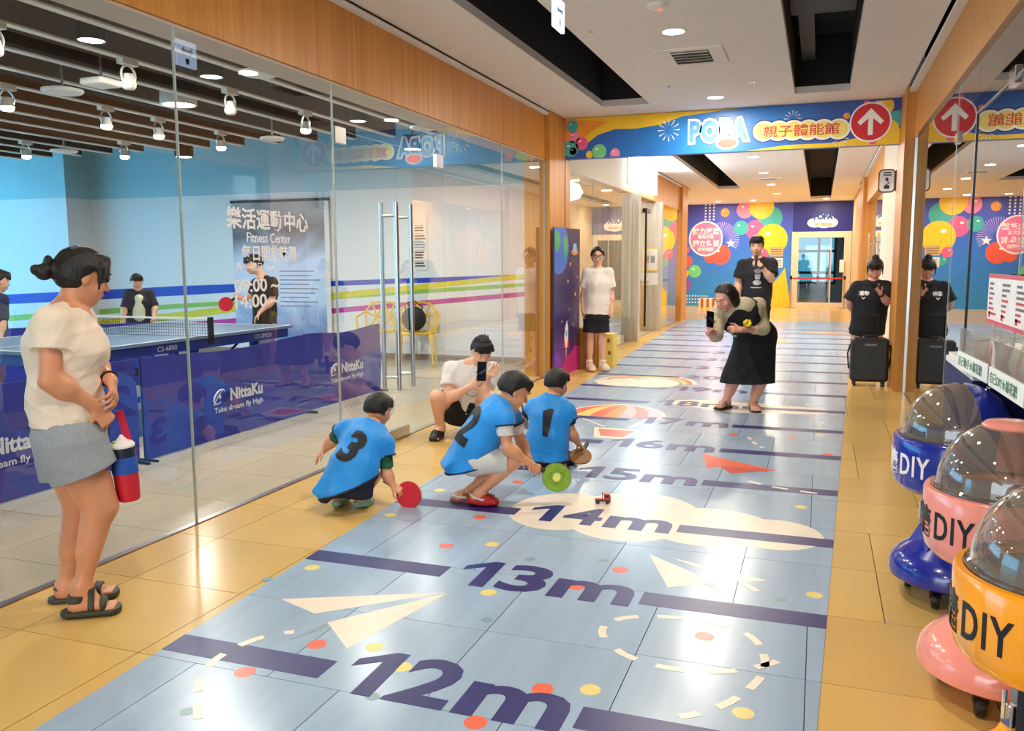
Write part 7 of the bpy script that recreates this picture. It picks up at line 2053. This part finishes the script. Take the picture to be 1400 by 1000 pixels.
def bin_(x0, y0, x1, y1, label, words, seed):
    a = math.atan2(y1 - y0, x1 - x0)                                  # front edge from far end to near end
    t = thing('acrylic_bin', label, 'display bin', (x0, y0, .911), a, 'acrylic snack bins')
    L = math.hypot(x1 - x0, y1 - y0); D_ = .16; H_ = .17; w = .004
    MB().box(0, L, 0, w, 0, H_).build('front_wall', ACR, t); MB().box(0, L, D_ - w, D_, 0, H_).build('back_wall', ACR, t)
    MB().box(0, w, w, D_ - w, 0, H_).build('side_wall', ACR, t); MB().box(L - w, L, w, D_ - w, 0, H_).build('side_wall', ACR, t)
    MB().box(L * .5 - w / 2, L * .5 + w / 2, w, D_ - w, 0, H_ * .9).build('divider', ACR, t)
    MB().box(w, L - w, w, D_ - w, 0, .004).build('floor_sheet', ACR, t)
    tg = MB().box(-.008, L + .008, -.006, -.0005, -.010, .066).build('price_tag', TAGW, t, bevel=.002)
    me = text_data(words, .012, .5); co = text_pts(me, L * .82, .044)
    Pt = np.stack([co[:, 0] + L * .46, np.where(co[:, 2] > 0, -.0072, -.0058), co[:, 1] + .028], 1)
    me.vertices.foreach_set('co', Pt.ravel()); me.update(); link('lettering', me, TAGG, tg)
    rs = random.Random(seed)
    c_, s_ = math.cos(a), math.sin(a)
    for i in range(6):
        lx = w + .045 + (L - .10) * i / 5; h_ = rs.uniform(.09, .15)
        if abs(lx - L * .5) < .042: lx += .045
        wx, wy = x0 + c_ * lx - s_ * (D_ * .5), y0 + s_ * lx + c_ * (D_ * .5)
        pk = thing('snack_packet', 'pale snack packet %s in the %s' % (['at the far end', 'second from the far end', 'left of the divider', 'right of the divider', 'second from the near end', 'at the near end'][i], 'further acrylic bin' if seed == 1 else 'nearer acrylic bin'), 'packet', (wx, wy, .9155), a + rs.uniform(-.15, .15), 'snack packets in the bins')
        q = MB(); q.add([(-.035, -.006, 0), (.035, -.006, 0), (.036, -.022, h_ * .5), (-.036, -.022, h_ * .5), (-.035, -.003, h_), (.035, -.003, h_), (-.035, .006, 0), (.035, .006, 0), (.036, .022, h_ * .5), (-.036, .022, h_ * .5), (-.035, .003, h_), (.035, .003, h_)],
              [(0, 1, 2, 3), (3, 2, 5, 4), (7, 6, 9, 8), (8, 9, 10, 11), (4, 5, 11, 10), (1, 0, 6, 7), (0, 3, 9, 6), (3, 4, 10, 9), (2, 1, 7, 8), (5, 2, 8, 11)])
        q.build('wrapper', rs.choice(FILLC), pk, smooth=True); MB().box(-.034, .034, -.0035, .0035, h_, h_ + .008).build('seal', FILLC[2], pk)
bin_(.612, 4.30, .640, 3.76, 'clear acrylic snack bin with price strip, further one', '自己動手★棉花糖', 1)
bin_(.640, 3.70, .650, 3.17, 'clear acrylic snack bin with price strip, nearer one', '自己DIY★棉花糖', 2)
mb = thing('menu_board', 'white menu board with pink edges standing on the rack', 'menu board', (.835, 4.02, .911))
MB().box(-.006, .006, 0, .98, .155, .405).build('board', M('menu white', (246, 242, 240), .4), mb)
for z in (.155, .385): MB().box(-.0068, -.006, 0, .98, z, z + .02).build('pink_edge', M('menu pink', (220, 90, 110), .4), mb)
for y_ in (.2, .78): MB().box(-.01, .01, y_ - .01, y_ + .01, 0, .16).build('leg', ACR, mb)
MI = M('menu ink', (110, 104, 112), .6); MR = M('menu red ink', (200, 70, 70), .6)
rs = random.Random(4)
for c0 in (.94, .62, .30):
    for i in range(7):
        w = rs.uniform(.08, .20)
        MB().box(-.0068, -.006, c0 - w, c0, .35 - i * .025, .362 - i * .025).build('text_line', MR if i in (3, 5, 6) else MI, mb)
    MB().box(-.0068, -.006, c0 - .05, c0, .185, .215).build('picture', MR, mb)
# toy truck on the floor mat
tk = thing('toy_truck', 'little red toy truck on the white cloud print', 'toy truck', (-1.128, 4.66, .0022), .25)
TR = M('toy red', (190, 36, 30), .35); TY = M('toy yellow', (230, 190, 40), .35)
MB().box(-.045, .045, -.016, .016, .012, .020).build('chassis', BLACKP, tk, bevel=.001)
b = MB(); b.prism([(.006, .02), (.044, .02), (.044, .034), (.036, .056), (.006, .056)], (0, .018, 0), (1, 0, 0), (0, 0, 1), .036); b.build('cab', TR, tk, bevel=.002)
MB().box(.036, .0455, -.0165, .0165, .020, .030).build('bumper', TY, tk, bevel=.001)
MB().prism([(.0425, .036), (.0455, .036), (.0375, .054), (.0345, .054)], (0, .015, 0), (1, 0, 0), (0, 0, 1), .030).build('windscreen', BLACKP, tk)
for s_ in (-1, 1): MB().box(.014, .032, s_ * .0182 - .0006, s_ * .0182 + .0006, .038, .052).build('side_window', BLACKP, tk)
MB().box(-.045, -.002, -.015, .015, .020, .026).build('flat_bed', TR, tk, bevel=.001)
MB().tube([(-.002, -.014, .02), (-.002, -.014, .062), (-.002, .014, .062), (-.002, .014, .02)], .002, 6).build('roll_bar', BLACKP, tk)
for x_ in (-.030, .026):
    for s_ in (-1, 1):
        MB().lathe([(.005, -.005), (.0115, -.004), (.0115, .004), (.005, .005)], (x_, s_ * .0165, .0118), 16, 'y').build('wheel', BLACKP, tk, smooth=True)
